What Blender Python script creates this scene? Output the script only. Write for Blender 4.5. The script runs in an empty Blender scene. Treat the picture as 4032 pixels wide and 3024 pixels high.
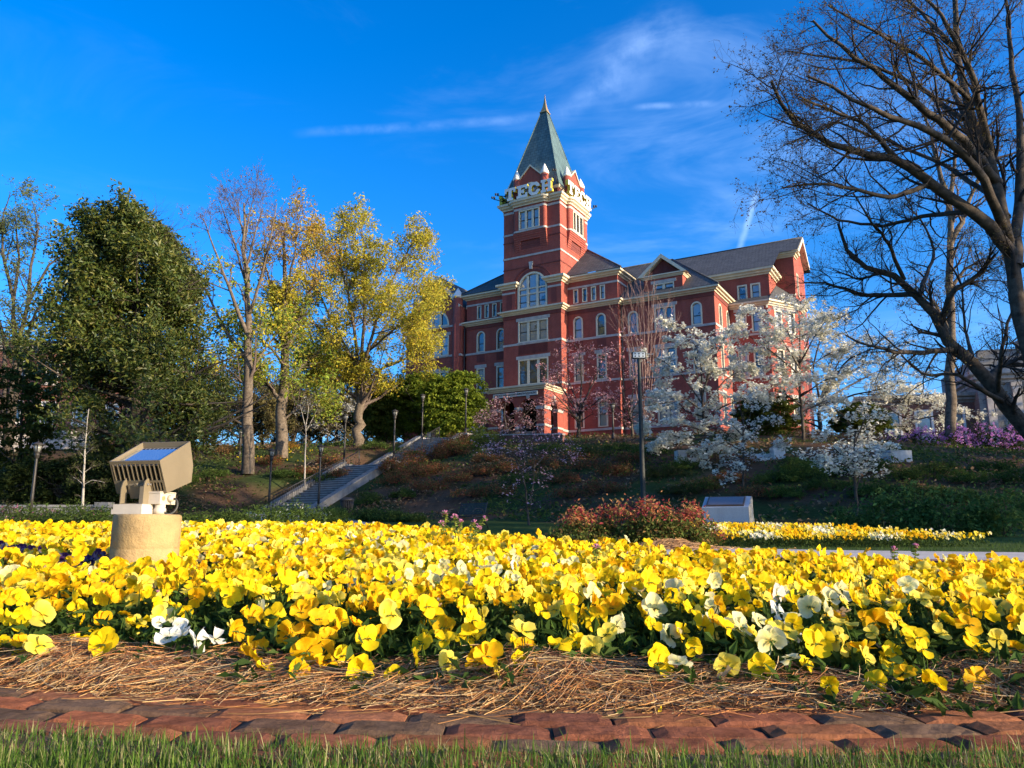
import bpy, math, random
import numpy as np
from mathutils import Vector, Matrix
random.seed(11)
rng = np.random.default_rng(11)
SC = bpy.context.scene
COL = SC.collection
# ------------------------------------------------------------------ camera
TILT = math.radians(10.8)
cam_d = bpy.data.cameras.new('camera'); cam = bpy.data.objects.new('camera', cam_d); COL.objects.link(cam)
cam_d.sensor_width = 36.0; cam_d.lens = 27.05; cam_d.clip_start = 0.05; cam_d.clip_end = 6000
cam.location = (0, 0, 0.40); cam.rotation_euler = (math.pi / 2 + TILT, 0, 0)
SC.camera = cam
# ------------------------------------------------------------------ light
SUN_EL = math.radians(15.0); SUN_AZ = math.radians(118.0)       # azimuth clockwise from +Y (view direction)
sdir = Vector((math.sin(SUN_AZ) * math.cos(SUN_EL), math.cos(SUN_AZ) * math.cos(SUN_EL), math.sin(SUN_EL)))
sun_d = bpy.data.lights.new('sun', 'SUN'); sun = bpy.data.objects.new('sun', sun_d); COL.objects.link(sun)
sun_d.energy = 3.8; sun_d.angle = math.radians(0.55); sun_d.color = (1.0, 0.80, 0.55)
sun.rotation_euler = sdir.to_track_quat('Z', 'Y').to_euler(); sun.location = (40, -20, 40)
W = bpy.data.worlds.new('World'); SC.world = W; W.use_nodes = True
wn = W.node_tree; wn.nodes.clear()
def N(t, kind, **kw):
    n = t.nodes.new(kind)
    for k, v in kw.items():
        if k == 'ins':
            for i, x in v.items():
                if isinstance(x, bpy.types.NodeSocket): t.links.new(x, n.inputs[i])
                else: n.inputs[i].default_value = x
        else: setattr(n, k, v)
    return n
def mth(t, op, a, b=None, c=None, clamp=False):
    ins = {0: a}
    if b is not None: ins[1] = b
    if c is not None: ins[2] = c
    n = N(t, 'ShaderNodeMath', operation=op, ins=ins); n.use_clamp = clamp
    return n.outputs[0]
sky = N(wn, 'ShaderNodeTexSky', sky_type='NISHITA', sun_disc=False, sun_elevation=SUN_EL, sun_rotation=SUN_AZ,
        altitude=300, air_density=1.0, dust_density=2.2, ozone_density=5.0)
hs = N(wn, 'ShaderNodeHueSaturation', ins={0: 0.508, 1: 1.25, 2: 1.0, 4: sky.outputs[0]})
tc = N(wn, 'ShaderNodeTexCoord').outputs['Generated']
def wnoise(scale, detail=5, vec=tc, rough=0.55, dist=0.0):
    return N(wn, 'ShaderNodeTexNoise', ins={'Vector': vec, 'Scale': scale, 'Detail': detail, 'Roughness': rough, 'Distortion': dist}).outputs[0]
def sstep(x, a, b):
    return N(wn, 'ShaderNodeMapRange', interpolation_type='SMOOTHSTEP', clamp=True, ins={0: x, 1: a, 2: b, 3: 0.0, 4: 1.0}).outputs[0]
fine = wnoise(26, 6); med = wnoise(7, 5)
def trail(n, m, half, width, amt, wob=1.0):
    d = N(wn, 'ShaderNodeVectorMath', operation='DOT_PRODUCT', ins={0: tc, 1: n}).outputs['Value']
    d = mth(wn, 'ADD', d, mth(wn, 'MULTIPLY', mth(wn, 'SUBTRACT', med, 0.5), width * 1.6 * wob))
    d = mth(wn, 'ABSOLUTE', d)
    a = sstep(d, width, 0.0)
    c = N(wn, 'ShaderNodeVectorMath', operation='DOT_PRODUCT', ins={0: tc, 1: m}).outputs['Value']
    r = sstep(c, math.cos(math.radians(half * 1.12)), math.cos(math.radians(half * 0.55)))
    x = mth(wn, 'MULTIPLY', mth(wn, 'MULTIPLY', a, r), amt)
    return mth(wn, 'MULTIPLY', x, sstep(fine, 0.25, 0.75))
cl = trail((0.0611, 0.4954, -0.8665), (-0.106, 0.8664, 0.4879), 8.5, 0.008, 0.065)
for args in (((0.6574, 0.3436, -0.6707), (0.114, 0.8344, 0.5392), 5.2, 0.020, 0.055, 1.4),
             ((0.62, 0.36, -0.697), (0.16, 0.825, 0.542), 4.5, 0.05, 0.05, 1.4),
             ((0.0552, 0.5007, -0.8638), (0.1941, 0.8433, 0.5012), 2.8, 0.006, 0.10),
             ((0.9329, -0.17, -0.3174), (0.2849, 0.8875, 0.3622), 3.0, 0.006, 0.17, .5)):
    cl = mth(wn, 'ADD', cl, trail(*args))
mp = N(wn, 'ShaderNodeMapping', ins={0: tc, 2: (0.2, 0.5, 0.4), 3: (1.2, 1.2, 4.0)}).outputs[0]
veil = mth(wn, 'MULTIPLY', sstep(wnoise(2.4, 6, mp, .6, .6), 0.50, 0.85), 0.12)
sep = N(wn, 'ShaderNodeSeparateXYZ', ins={0: tc})
side_r = sstep(sep.outputs[0], -0.25, 0.35)
veil = mth(wn, 'MULTIPLY', veil, mth(wn, 'ADD', mth(wn, 'MULTIPLY', side_r, .85), .15))
cl = mth(wn, 'ADD', cl, veil, clamp=True)
mixw = N(wn, 'ShaderNodeMix', data_type='RGBA', ins={0: cl, 6: hs.outputs[0], 7: (5.6, 7.2, 9.4, 1)})
bg = N(wn, 'ShaderNodeBackground', ins={0: mixw.outputs[2], 1: 0.15})
N(wn, 'ShaderNodeOutputWorld', ins={0: bg.outputs[0]})
SC.view_settings.view_transform = 'Standard'; SC.view_settings.look = 'None'
SC.view_settings.exposure = 1.3; SC.view_settings.gamma = 1.0
SC.cycles.max_bounces = 6; SC.cycles.transparent_max_bounces = 4
SC.cycles.use_denoising = True
# ------------------------------------------------------------------ picture-plane measurements -> world points
FPX = 3030.0
def ray(px, py):
    a = (px - 2016) / FPX; b = -(py - 1512) / FPX
    return np.array([a, math.cos(TILT) - b * math.sin(TILT), math.sin(TILT) + b * math.cos(TILT)])
def at(px, py, Y):
    d = ray(px, py); t = Y / d[1]
    return np.array([d[0] * t, Y, 0.4 + d[2] * t])
ORG = np.array([4.962, 75.0]); TH = math.radians(-30.2)
UV = np.array([math.cos(TH), math.sin(TH)]); RV = np.array([-math.sin(TH), math.cos(TH)])
def loc(u, r): return ORG + UV * u + RV * r
# ------------------------------------------------------------------ terrain
def sm(x): x = np.clip(x, 0, 1); return x * x * (3 - 2 * x)
BEDX = [-9, -6, -3, -1, 0, 1, 2, 3, 4, 5]; BEDY = [7.5, 8.5, 9, 8, 6.3, 5.2, 4.6, 4.3, 4.0, 3.7]
def bed_front(x): return 1.87 - .14 * x + .03 * x * x
def bed_back(x): return np.interp(x, BEDX, BEDY)
def mound(x, y):
    fac = np.clip(.78 - .12 * x, .42, 1.0)
    m = .03 + .25 * sm((y - 2.1) / 5.6) * fac
    back = bed_back(x); fr = bed_front(x) - .02
    return m * sm((back + .7 - y) / .7) * sm((y - fr) / .30)
def terrain(x, y):
    x = np.asarray(x, float); y = np.asarray(y, float)
    base = np.interp(y, [-200, 0, 8, 15, 20, 28, 36, 45, 60, 4000], [0, 0, 0, .1, .2, .45, .8, 1.4, 2.0, 2.0])
    yt = np.interp(x, [-60, -30, -14, 0, 8, 16, 40, 80], [46, 45, 46, 38, 31, 25, 25, 25])
    yc = np.interp(x, [-60, -14, 0, 10, 20, 40, 80], [72, 73, 72, 70, 64, 60, 60])
    zc = np.interp(x, [-60, -25, 0, 18, 30, 60], [7.6, 8.2, 8.8, 8.2, 6.6, 6.3])
    s = np.clip((y - yt) / (yc - yt), 0, 1)
    f = np.interp(s, [0, .05, .1, .25, .4, .55, .7, .85, 1], [0, .025, .09, .28, .48, .67, .83, .94, 1])
    z = base * (1 - f) + zc * f
    u = (x - ORG[0]) * UV[0] + (y - ORG[1]) * UV[1]; r = (x - ORG[0]) * RV[0] + (y - ORG[1]) * RV[1]
    zs = np.interp(r, [-40, -33, -32.2, -25.4, -22.6, -16.6, -8, 0], [.95, 1.45, 1.62, 4.82, 4.82, 7.62, 8.75, 8.8])
    w = sm(1 - (np.abs(u + 2.9) - 2.3) / 3.0) * sm((r + 36) / 4) * sm((-r - 1) / 4)
    return z * (1 - w) + (zs - .12) * w + mound(x, y)
def ground_at(px, py, near=8.0, far=110.0):
    d = ray(px, py)
    Y = np.arange(near, far, .05); t = Y / d[1]
    gap = .4 + d[2] * t - terrain(d[0] * t, Y)
    i = np.argmax(gap < 0) if (gap < 0).any() else len(Y) - 1
    return np.array([d[0] * t[i], Y[i], float(terrain(d[0] * t[i], Y[i]))])
def on(x, y): return np.array([x, y, float(terrain(x, y))])
# ------------------------------------------------------------------ object helpers
def link(o, parent=None):
    COL.objects.link(o)
    if parent is not None: o.parent = parent
    return o
def tag(o, label=None, cat=None, group=None, kind=None):
    if label: o['label'] = label
    if cat: o['category'] = cat
    if group: o['group'] = group
    if kind: o['kind'] = kind
    return o
def empty(name, p=(0, 0, 0), rz=0.0, label=None, cat=None, group=None):
    o = bpy.data.objects.new(name, None); o.empty_display_size = .2
    o.location = [float(v) for v in p]; o.rotation_euler = (0, 0, rz)
    return tag(link(o), label, cat, group)
def children(o): return [c for c in COL.objects if c.parent is o]
def copy_tree(o, parent=None):
    c = o.copy(); COL.objects.link(c); c.parent = parent
    if parent is not None: c.matrix_parent_inverse = o.matrix_parent_inverse
    for ch in o.children: copy_tree(ch, c)
    return c
class MB:
    def __init__(s): s.V = []; s.n = 0; s.F = []; s.C = []
    def add(s, V, F, mi=0, col=None, sm_=False):
        V = np.asarray(V, float).reshape(-1, 3)
        if isinstance(F, np.ndarray): s.F.append((F.astype(np.int64) + s.n, mi, sm_))
        else:
            by = {}
            for f in F: by.setdefault(len(f), []).append(f)
            for k, fs in by.items(): s.F.append((np.array(fs, np.int64) + s.n, mi, sm_))
        s.V.append(V); s.n += len(V)
        c = np.ones((len(V), 3)) if col is None else np.broadcast_to(np.asarray(col, float), (len(V), 3))
        s.C.append(c)
        return s
    def box(s, x0, x1, y0, y1, z0, z1, mi=0, col=None):
        V = [(x, y, z) for z in (z0, z1) for y in (y0, y1) for x in (x0, x1)]
        return s.add(V, [(0, 2, 3, 1), (4, 5, 7, 6), (0, 1, 5, 4), (2, 6, 7, 3), (0, 4, 6, 2), (1, 3, 7, 5)], mi, col)
    def prism(s, poly, fn, d0, d1, mi=0, mside=None):
        """poly: list of 2-D points; fn(p, d) -> 3-D point"""
        k = len(poly); V = [fn(p, d0) for p in poly] + [fn(p, d1) for p in poly]
        s.add(V, [tuple(range(k)), tuple(range(2 * k - 1, k - 1, -1))], mi)
        return s.add(V, [(i, (i + 1) % k, (i + 1) % k + k, i + k) for i in range(k)], mi if mside is None else mside)
    def tube(s, pts, rad, n=8, mi=0, caps=True, col=None, sm_=True):
        P = np.asarray(pts, float)[None]; R = np.broadcast_to(np.asarray(rad, float), (P.shape[1],))[None]
        V, F = tubes(P, R, n); s.add(V, F, mi, col, sm_)
        if caps:
            K = P.shape[1]
            s.F.append((np.array([list(range(n))[::-1]]) + s.n - len(V), mi, False))
            s.F.append((np.array([[(K - 1) * n + i for i in range(n)]]) + s.n - len(V), mi, False))
        return s
    def lathe(s, prof, n=16, c=(0, 0, 0), mi=0, sm_=True, rot=0.0):
        a = np.arange(n) * 2 * math.pi / n + rot
        V = [(c[0] + r * math.cos(t), c[1] + r * math.sin(t), c[2] + z) for r, z in prof for t in a]
        K = len(prof)
        F = [(j * n + i, j * n + (i + 1) % n, (j + 1) * n + (i + 1) % n, (j + 1) * n + i) for j in range(K - 1) for i in range(n)]
        s.add(V, F, mi, None, sm_)
        b = s.n - len(V)
        if prof[0][0] > 1e-4: s.F.append((np.array([list(range(n))[::-1]]) + b, mi, False))
        if prof[-1][0] > 1e-4: s.F.append((np.array([[(K - 1) * n + i for i in range(n)]]) + b, mi, False))
        return s
    def build(s, name, mats, parent=None, p=None, rz=0.0, me_only=False):
        V = np.concatenate(s.V); me = bpy.data.meshes.new(name)
        if not isinstance(mats, (list, tuple)): mats = [mats]
        me.vertices.add(len(V)); me.vertices.foreach_set('co', V.astype(np.float32).ravel())
        loops = np.concatenate([f.ravel() for f, _, _ in s.F])
        tot = np.concatenate([np.full(len(f), f.shape[1]) for f, _, _ in s.F])
        mi = np.concatenate([np.full(len(f), m) for f, m, _ in s.F]); smo = np.concatenate([np.full(len(f), b) for f, _, b in s.F])
        me.loops.add(len(loops)); me.loops.foreach_set('vertex_index', loops.astype(np.int32))
        me.polygons.add(len(tot)); st = np.concatenate([[0], np.cumsum(tot)[:-1]])
        me.polygons.foreach_set('loop_start', st.astype(np.int32))
        me.polygons.foreach_set('material_index', mi.astype(np.int32)); me.polygons.foreach_set('use_smooth', smo.astype(bool))
        ca = me.color_attributes.new('Col', 'FLOAT_COLOR', 'POINT')
        C = np.concatenate(s.C); C4 = np.ones((len(C), 4), np.float32); C4[:, :3] = C
        ca.data.foreach_set('color', C4.ravel())
        for m in mats: me.materials.append(m)
        me.update(calc_edges=True)
        if me_only: return me
        o = bpy.data.objects.new(name, me)
        if p is not None: o.location = [float(v) for v in p]
        o.rotation_euler = (0, 0, rz)
        return link(o, parent)
def tubes(P, R, n):
    """P (N,K,3), R (N,K) -> verts, quads"""
    Nn, K, _ = P.shape
    T = np.gradient(P, axis=1); T /= np.linalg.norm(T, axis=2, keepdims=True) + 1e-9
    m = T.mean(1); ref = np.where((np.abs(m[:, 2]) > .7 * np.linalg.norm(m, axis=1))[:, None], np.array([[1., 0, 0]]), np.array([[0, 0, 1.]]))
    A = np.cross(T, ref[:, None, :]); A /= np.linalg.norm(A, axis=2, keepdims=True) + 1e-9
    B = np.cross(T, A)
    th = np.arange(n) * 2 * math.pi / n
    V = P[:, :, None, :] + R[:, :, None, None] * (np.cos(th)[None, None, :, None] * A[:, :, None, :] + np.sin(th)[None, None, :, None] * B[:, :, None, :])
    idx = np.arange(Nn * K * n).reshape(Nn, K, n); a = idx[:, :-1]; b = idx[:, 1:]
    F = np.stack([a, np.roll(a, -1, 2), np.roll(b, -1, 2), b], -1).reshape(-1, 4)
    return V.reshape(-1, 3), F
# ------------------------------------------------------------------ materials
def newmat(name):
    m = bpy.data.materials.new(name); m.use_nodes = True; t = m.node_tree; t.nodes.clear(); return m, t
def mat(name, col, rough=.8, var=.18, scale=4.0, bump=0.0, bscale=30.0, spec=.35, metal=0.0, dark=None, vec='Object', stain=0.0, rand=0.0, detail=6):
    m, t = newmat(name); tcn = N(t, 'ShaderNodeTexCoord').outputs[vec]
    no = N(t, 'ShaderNodeTexNoise', ins={'Vector': tcn, 'Scale': scale, 'Detail': detail, 'Roughness': .65}).outputs[0]
    lo = [c * (1 - var * 1.6) for c in col] + [1] if dark is None else list(dark) + [1]; hi = [min(1, c * (1 + var)) for c in col] + [1]
    f = N(t, 'ShaderNodeMapRange', ins={0: no, 1: .3, 2: .7, 3: 0., 4: 1.}).outputs[0]
    c = N(t, 'ShaderNodeMix', data_type='RGBA', ins={0: f, 6: lo, 7: hi}).outputs[2]
    if stain:
        n2 = N(t, 'ShaderNodeTexNoise', ins={'Vector': N(t, 'ShaderNodeMapping', ins={0: tcn, 3: (1.3, 1.3, .25)}).outputs[0], 'Scale': 1.6, 'Detail': 7, 'Roughness': .7}).outputs[0]
        g = N(t, 'ShaderNodeMapRange', ins={0: n2, 1: .38, 2: .62, 3: 1 - stain, 4: 1.}).outputs[0]
        c = N(t, 'ShaderNodeMix', data_type='RGBA', blend_type='MULTIPLY', ins={0: 1.0, 6: c, 7: g}).outputs[2]
    if rand:
        r = N(t, 'ShaderNodeObjectInfo').outputs['Random']
        c = N(t, 'ShaderNodeHueSaturation', ins={1: 1.0, 2: mth(t, 'ADD', mth(t, 'MULTIPLY', r, rand), 1 - rand / 2), 4: c}).outputs[0]
    b = N(t, 'ShaderNodeBsdfPrincipled', ins={'Base Color': c, 'Roughness': rough, 'Metallic': metal, 'Specular IOR Level': spec if rough < .7 else min(spec, .12)})
    if bump:
        bn = N(t, 'ShaderNodeTexNoise', ins={'Vector': tcn, 'Scale': bscale, 'Detail': 6, 'Roughness': .7}).outputs[0]
        t.links.new(N(t, 'ShaderNodeBump', ins={'Strength': bump, 'Distance': .02, 'Height': bn}).outputs[0], b.inputs['Normal'])
    N(t, 'ShaderNodeOutputMaterial', ins={0: b.outputs[0]}); return m
def leafmat(name, transl=.45, rough=.65, tint=(1, 1, 1), hue=0.0, spec=.08):
    """colour comes from the mesh's own 'Col' attribute; thin, lets light through"""
    m, t = newmat(name); c = N(t, 'ShaderNodeVertexColor', layer_name='Col').outputs[0]
    if hue:
        r = N(t, 'ShaderNodeObjectInfo').outputs['Random']
        c = N(t, 'ShaderNodeHueSaturation', ins={0: mth(t, 'ADD', mth(t, 'MULTIPLY', r, hue), .5 - hue / 2), 4: c}).outputs[0]
    c2 = N(t, 'ShaderNodeMix', data_type='RGBA', blend_type='MULTIPLY', ins={0: 1.0, 6: c, 7: list(tint) + [1]}).outputs[2]
    b = N(t, 'ShaderNodeBsdfPrincipled', ins={'Base Color': c, 'Roughness': rough, 'Specular IOR Level': spec})
    tr = N(t, 'ShaderNodeBsdfTranslucent', ins={0: c2})
    mx = N(t, 'ShaderNodeMixShader', ins={0: transl, 1: b.outputs[0], 2: tr.outputs[0]})
    N(t, 'ShaderNodeOutputMaterial', ins={0: mx.outputs[0]}); return m
def vcolmat(name, rough=.95, var=.25, scale=6.0, bump=.4, bscale=25.0, spec=.04):
    m, t = newmat(name); tcn = N(t, 'ShaderNodeTexCoord').outputs['Object']
    c = N(t, 'ShaderNodeVertexColor', layer_name='Col').outputs[0]
    no = N(t, 'ShaderNodeTexNoise', ins={'Vector': tcn, 'Scale': scale, 'Detail': 8, 'Roughness': .7}).outputs[0]
    g = N(t, 'ShaderNodeMapRange', ins={0: no, 1: .3, 2: .7, 3: 1 - var * 1.5, 4: 1 + var}).outputs[0]
    c = N(t, 'ShaderNodeMix', data_type='RGBA', blend_type='MULTIPLY', ins={0: 1.0, 6: c, 7: g}).outputs[2]
    b = N(t, 'ShaderNodeBsdfPrincipled', ins={'Base Color': c, 'Roughness': rough, 'Specular IOR Level': spec})
    bn = N(t, 'ShaderNodeTexNoise', ins={'Vector': tcn, 'Scale': bscale, 'Detail': 8, 'Roughness': .75}).outputs[0]
    t.links.new(N(t, 'ShaderNodeBump', ins={'Strength': bump, 'Distance': .03, 'Height': bn}).outputs[0], b.inputs['Normal'])
    N(t, 'ShaderNodeOutputMaterial', ins={0: b.outputs[0]}); return m
def coursemat(name, c1, c2, mort, bw, rh, ms=.012, rough=.85, vert=False, spec=.3, stain=.25, bump=.3, zscale=1.0):
    """masonry or slate courses, laid in the object's own metres"""
    m, t = newmat(name); tcn = N(t, 'ShaderNodeTexCoord').outputs['Object']
    s = N(t, 'ShaderNodeSeparateXYZ', ins={0: tcn})
    v = N(t, 'ShaderNodeCombineXYZ', ins={0: mth(t, 'ADD', s.outputs[0], s.outputs[1]), 1: mth(t, 'MULTIPLY', s.outputs[2], zscale)}).outputs[0]
    br = N(t, 'ShaderNodeTexBrick', ins={'Vector': v, 'Color1': list(c1) + [1], 'Color2': list(c2) + [1], 'Mortar': list(mort) + [1], 'Scale': 1.0,
           'Mortar Size': ms, 'Mortar Smooth': .3, 'Brick Width': bw, 'Row Height': rh, 'Bias': 0.0})
    no = N(t, 'ShaderNodeTexNoise', ins={'Vector': tcn, 'Scale': .9, 'Detail': 8, 'Roughness': .7}).outputs[0]
    g = N(t, 'ShaderNodeMapRange', ins={0: no, 1: .3, 2: .7, 3: 1 - stain, 4: 1 + stain * .5}).outputs[0]
    n2 = N(t, 'ShaderNodeTexNoise', ins={'Vector': N(t, 'ShaderNodeMapping', ins={0: tcn, 3: (2., 2., .3)}).outputs[0], 'Scale': 1.5, 'Detail': 6}).outputs[0]
    g2 = N(t, 'ShaderNodeMapRange', ins={0: n2, 1: .35, 2: .6, 3: 1 - stain * .7, 4: 1.0}).outputs[0]
    c = N(t, 'ShaderNodeMix', data_type='RGBA', blend_type='MULTIPLY', ins={0: 1.0, 6: br.outputs[0], 7: mth(t, 'MULTIPLY', g, g2)}).outputs[2]
    b = N(t, 'ShaderNodeBsdfPrincipled', ins={'Base Color': c, 'Roughness': rough, 'Specular IOR Level': spec})
    t.links.new(N(t, 'ShaderNodeBump', ins={'Strength': bump, 'Distance': .01, 'Height': br.outputs[1]}).outputs[0], b.inputs['Normal']); t.nodes[-1].invert = True
    N(t, 'ShaderNodeOutputMaterial', ins={0: b.outputs[0]}); return m
def glassmat(name, blind=0.0):
    """window glass over a dim room; some rooms have pale blinds down (picked per pane)"""
    m, t = newmat(name); r = N(t, 'ShaderNodeObjectInfo').outputs['Random']
    tcn = N(t, 'ShaderNodeTexCoord').outputs['Object']
    no = N(t, 'ShaderNodeTexNoise', ins={'Vector': tcn, 'Scale': 1.3, 'Detail': 4}).outputs[0]
    f = mth(t, 'GREATER_THAN', mth(t, 'ADD', r, mth(t, 'MULTIPLY', no, .25)), .60)
    c = N(t, 'ShaderNodeMix', data_type='RGBA', ins={0: f, 6: (.022, .024, .026, 1), 7: (.24, .25, .24, 1)}).outputs[2]
    b = N(t, 'ShaderNodeBsdfPrincipled', ins={'Base Color': c, 'Roughness': .35})
    gl = N(t, 'ShaderNodeBsdfGlossy', ins={'Color': (.9, .95, 1, 1), 'Roughness': .03})
    nb = N(t, 'ShaderNodeTexNoise', ins={'Vector': tcn, 'Scale': .8, 'Detail': 2}).outputs[0]
    bp = N(t, 'ShaderNodeBump', ins={'Strength': .12, 'Distance': .05, 'Height': nb}).outputs[0]
    t.links.new(bp, gl.inputs['Normal'])
    fr = N(t, 'ShaderNodeFresnel', ins={0: 1.5}).outputs[0]
    mx = N(t, 'ShaderNodeMixShader', ins={0: mth(t, 'ADD', mth(t, 'MULTIPLY', fr, 1.3), .085, clamp=True), 1: b.outputs[0], 2: gl.outputs[0]})
    N(t, 'ShaderNodeOutputMaterial', ins={0: mx.outputs[0]}); return m
M = {}
M['brick'] = coursemat('red_brick', (.37, .072, .046), (.31, .056, .038), (.28, .13, .10), .22, .075, .010, stain=.2)
M['brick_dark'] = coursemat('dark_brick', (.25, .046, .034), (.17, .032, .027), (.17, .06, .05), .11, .09, .02, stain=.2)
M['brick_other'] = coursemat('brown_brick', (.25, .08, .05), (.19, .055, .04), (.25, .2, .17), .22, .075, .012, stain=.3)
M['stone'] = mat('limestone', (.50, .46, .42), .85, .12, 2.0, .2, 12, stain=.2)
M['cream'] = mat('cream_paint', (.70, .62, .45), .55, .06, 1.5, stain=.14)
M['greystone'] = coursemat('grey_ashlar', (.30, .29, .26), (.25, .24, .22), (.18, .17, .16), .9, .45, .02, stain=.3)
M['slate'] = coursemat('grey_slate', (.125, .125, .12), (.095, .098, .095), (.035, .036, .038), .35, .20, .02, .7, stain=.3, zscale=1.4)
M['spire'] = coursemat('green_slate', (.115, .185, .185), (.095, .155, .16), (.045, .08, .085), .5, .36, .028, .6, stain=.32)
M['copper'] = mat('gilded_copper', (.50, .34, .14), .45, .2, 3, spec=.5, metal=.6)
M['white'] = mat('white_paint', (.78, .76, .70), .5, .04, 2, stain=.08)
M['signwhite'] = mat('sign_white', (.80, .78, .72), .45, .05, 2, stain=.1)
M['signyellow'] = mat('sign_yellow', (.62, .52, .05), .5, .1, 2)
M['iron'] = mat('dark_iron', (.030, .028, .027), .5, .25, 8, .15, 40, spec=.4)
M['bronze_pole'] = mat('bronze_paint', (.034, .030, .026), .5, .2, 5, .1, 30, spec=.4)
M['sash'] = mat('dark_sash', (.05, .05, .045), .5, .1, 3)
M['glass'] = glassmat('window_glass')
M['concrete'] = mat('concrete', (.25, .245, .235), .9, .16, 3.0, .35, 25, stain=.25)
M['pathc'] = mat('path_concrete', (.46, .42, .37), .9, .14, 1.2, .25, 40)
M['marble'] = mat('pale_marble', (.62, .61, .58), .7, .12, 2.5, .15, 20, stain=.15)
M['void'] = mat('dark_interior_shade', (.012, .011, .010), .9, .2, 2)  # near-black standing for shade inside porches and openings; also the bin liner
M['bark'] = mat('grey_bark', (.17, .135, .10), .95, .35, 5, .8, 18, spec=.15, stain=.2)
M['bark_dark'] = mat('dark_bark', (.085, .070, .056), .95, .4, 4, .9, 16, spec=.12)
M['bark_pale'] = mat('pale_bark', (.36, .33, .28), .9, .2, 8, .4, 30)
M['twig'] = mat('twig_bark', (.13, .10, .085), .95, .3, 6, spec=.1)
M['twig_dark'] = mat('dark_twig', (.05, .042, .037), .95, .3, 6, spec=.1)
M['leaf'] = leafmat('foliage', .40)
M['leafg'] = leafmat('glossy_foliage', .22, .45, spec=.35)
M['blossom'] = leafmat('blossom', .35, .7)
M['petal'] = leafmat('petals', .42, .6, spec=.12)
M['straw'] = leafmat('pine_needles', .05, .55, spec=.2)
M['dirt'] = vcolmat('ground_surface')
# ================================================================== GROUND
def build_ground():
    xs = np.unique(np.concatenate([np.linspace(-1800, -90, 14), np.arange(-90, -30, 3), np.arange(-30, -7, .6), np.arange(-7, 5, .2), np.arange(5, 32, .6), np.arange(32, 90, 3), np.linspace(90, 1800, 14)]))
    ys = np.unique(np.concatenate([np.linspace(-400, -6, 8), np.arange(-6, .8, .4), np.arange(.8, 3.2, .08), np.arange(3.2, 14, .3), np.arange(14, 90, .6), np.arange(90, 140, 4), np.linspace(140, 3000, 16)]))
    X, Y = np.meshgrid(xs, ys); Z = terrain(X, Y)
    yt = np.interp(X, [-60, -30, -14, 0, 8, 16, 40, 80], [46, 45, 46, 38, 31, 25, 25, 25])
    r1 = rng.normal(size=X.shape)
    hill = sm((Y - yt + 3) / 2.0); patch = np.sin(X * .7 + np.sin(Y * .4) * 2) * np.sin(Y * .55 + X * .2)
    lawn = np.array([.055, .085, .022]); mulch = np.array([.105, .062, .038]); green = np.array([.045, .065, .02])
    c = lawn[None, None] * (1 - hill[..., None]) + hill[..., None] * (mulch * (1 - sm(patch * 1.2 + .4)[..., None]) + green * sm(patch * 1.2 + .4)[..., None])
    bed = (Y > bed_front(X) - .45) & (Y < bed_back(X) + .3) & (np.abs(X) < 10)
    c[bed] = (.045, .030, .020)
    plaza = (Y > 76) & (Y < 140); c[plaza] = (.07, .07, .04)
    c *= (1 + .12 * r1)[..., None]
    n, k = X.shape; idx = np.arange(n * k).reshape(n, k)
    F = np.stack([idx[:-1, :-1], idx[:-1, 1:], idx[1:, 1:], idx[1:, :-1]], -1).reshape(-1, 4)
    mb = MB(); mb.add(np.stack([X, Y, Z], -1), F, 0, c.reshape(-1, 3), True)
    tag(mb.build('ground', M['dirt']), kind='structure')
build_ground()
def ribbon(name, pts, width, mat_, lift=.03, step=.4, cross=6):
    pts = np.asarray(pts, float); seg = np.linalg.norm(np.diff(pts, axis=0), axis=1); s = np.concatenate([[0], np.cumsum(seg)])
    t = np.arange(0, s[-1], step); c = np.stack([np.interp(t, s, pts[:, i]) for i in (0, 1)], -1)
    k = 9; ker = np.ones(k) / k
    cp = np.pad(c, ((k // 2, k // 2), (0, 0)), mode='edge'); c = np.stack([np.convolve(cp[:, i], ker, 'valid') for i in (0, 1)], -1)
    T = np.gradient(c, axis=0); T /= np.linalg.norm(T, axis=1, keepdims=True); Nn = np.stack([-T[:, 1], T[:, 0]], -1)
    w = np.linspace(-.5, .5, cross); wid = np.broadcast_to(np.asarray(width, float), (len(t),)) if np.ndim(width) == 0 else np.interp(t / s[-1], np.linspace(0, 1, len(width)), width)
    P = c[:, None, :] + Nn[:, None, :] * (w[None, :, None] * wid[:, None, None])
    Z = terrain(P[..., 0], P[..., 1]) + lift
    V = np.concatenate([P, Z[..., None]], -1); idx = np.arange(V.shape[0] * cross).reshape(-1, cross)
    F = np.stack([idx[:-1, :-1], idx[:-1, 1:], idx[1:, 1:], idx[1:, :-1]], -1).reshape(-1, 4)
    return tag(MB().add(V, F, 0, None, True).build(name, mat_), kind='structure')
st = loc(-2.9, -33.0)
M['pathlit'] = mat('path_concrete_warm', (.48, .41, .33), .9, .12, 1.5, .25, 50)
M['pathbrick'] = coursemat('path_brick', (.30, .10, .06), (.24, .08, .05), (.2, .16, .13), .2, .1, .01, stain=.25)
ribbon('path', [(st[0], st[1]), (-11.5, 40), (-7.2, 30), (-3.4, 22), (-.2, 15.5), (3.4, 11.3), (8, 9.8), (14, 9.4), (24, 9)], [3.6, 5.4, 4.6, 4.0, 3.6, 3.4, 3.4], M['pathc'])
ribbon('path_brick_band', [(-9.6, 29.2), (-5.6, 21.2), (-2.3, 14.6), (1.6, 10.6), (4.5, 9.2), (8, 8.35), (12, 7.9)], .42, M['pathbrick'], .05, cross=3)
ribbon('side_path', [(-11, 37), (-20, 37.5), (-40, 37)], 2.2, M['pathc'], .045)
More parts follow.
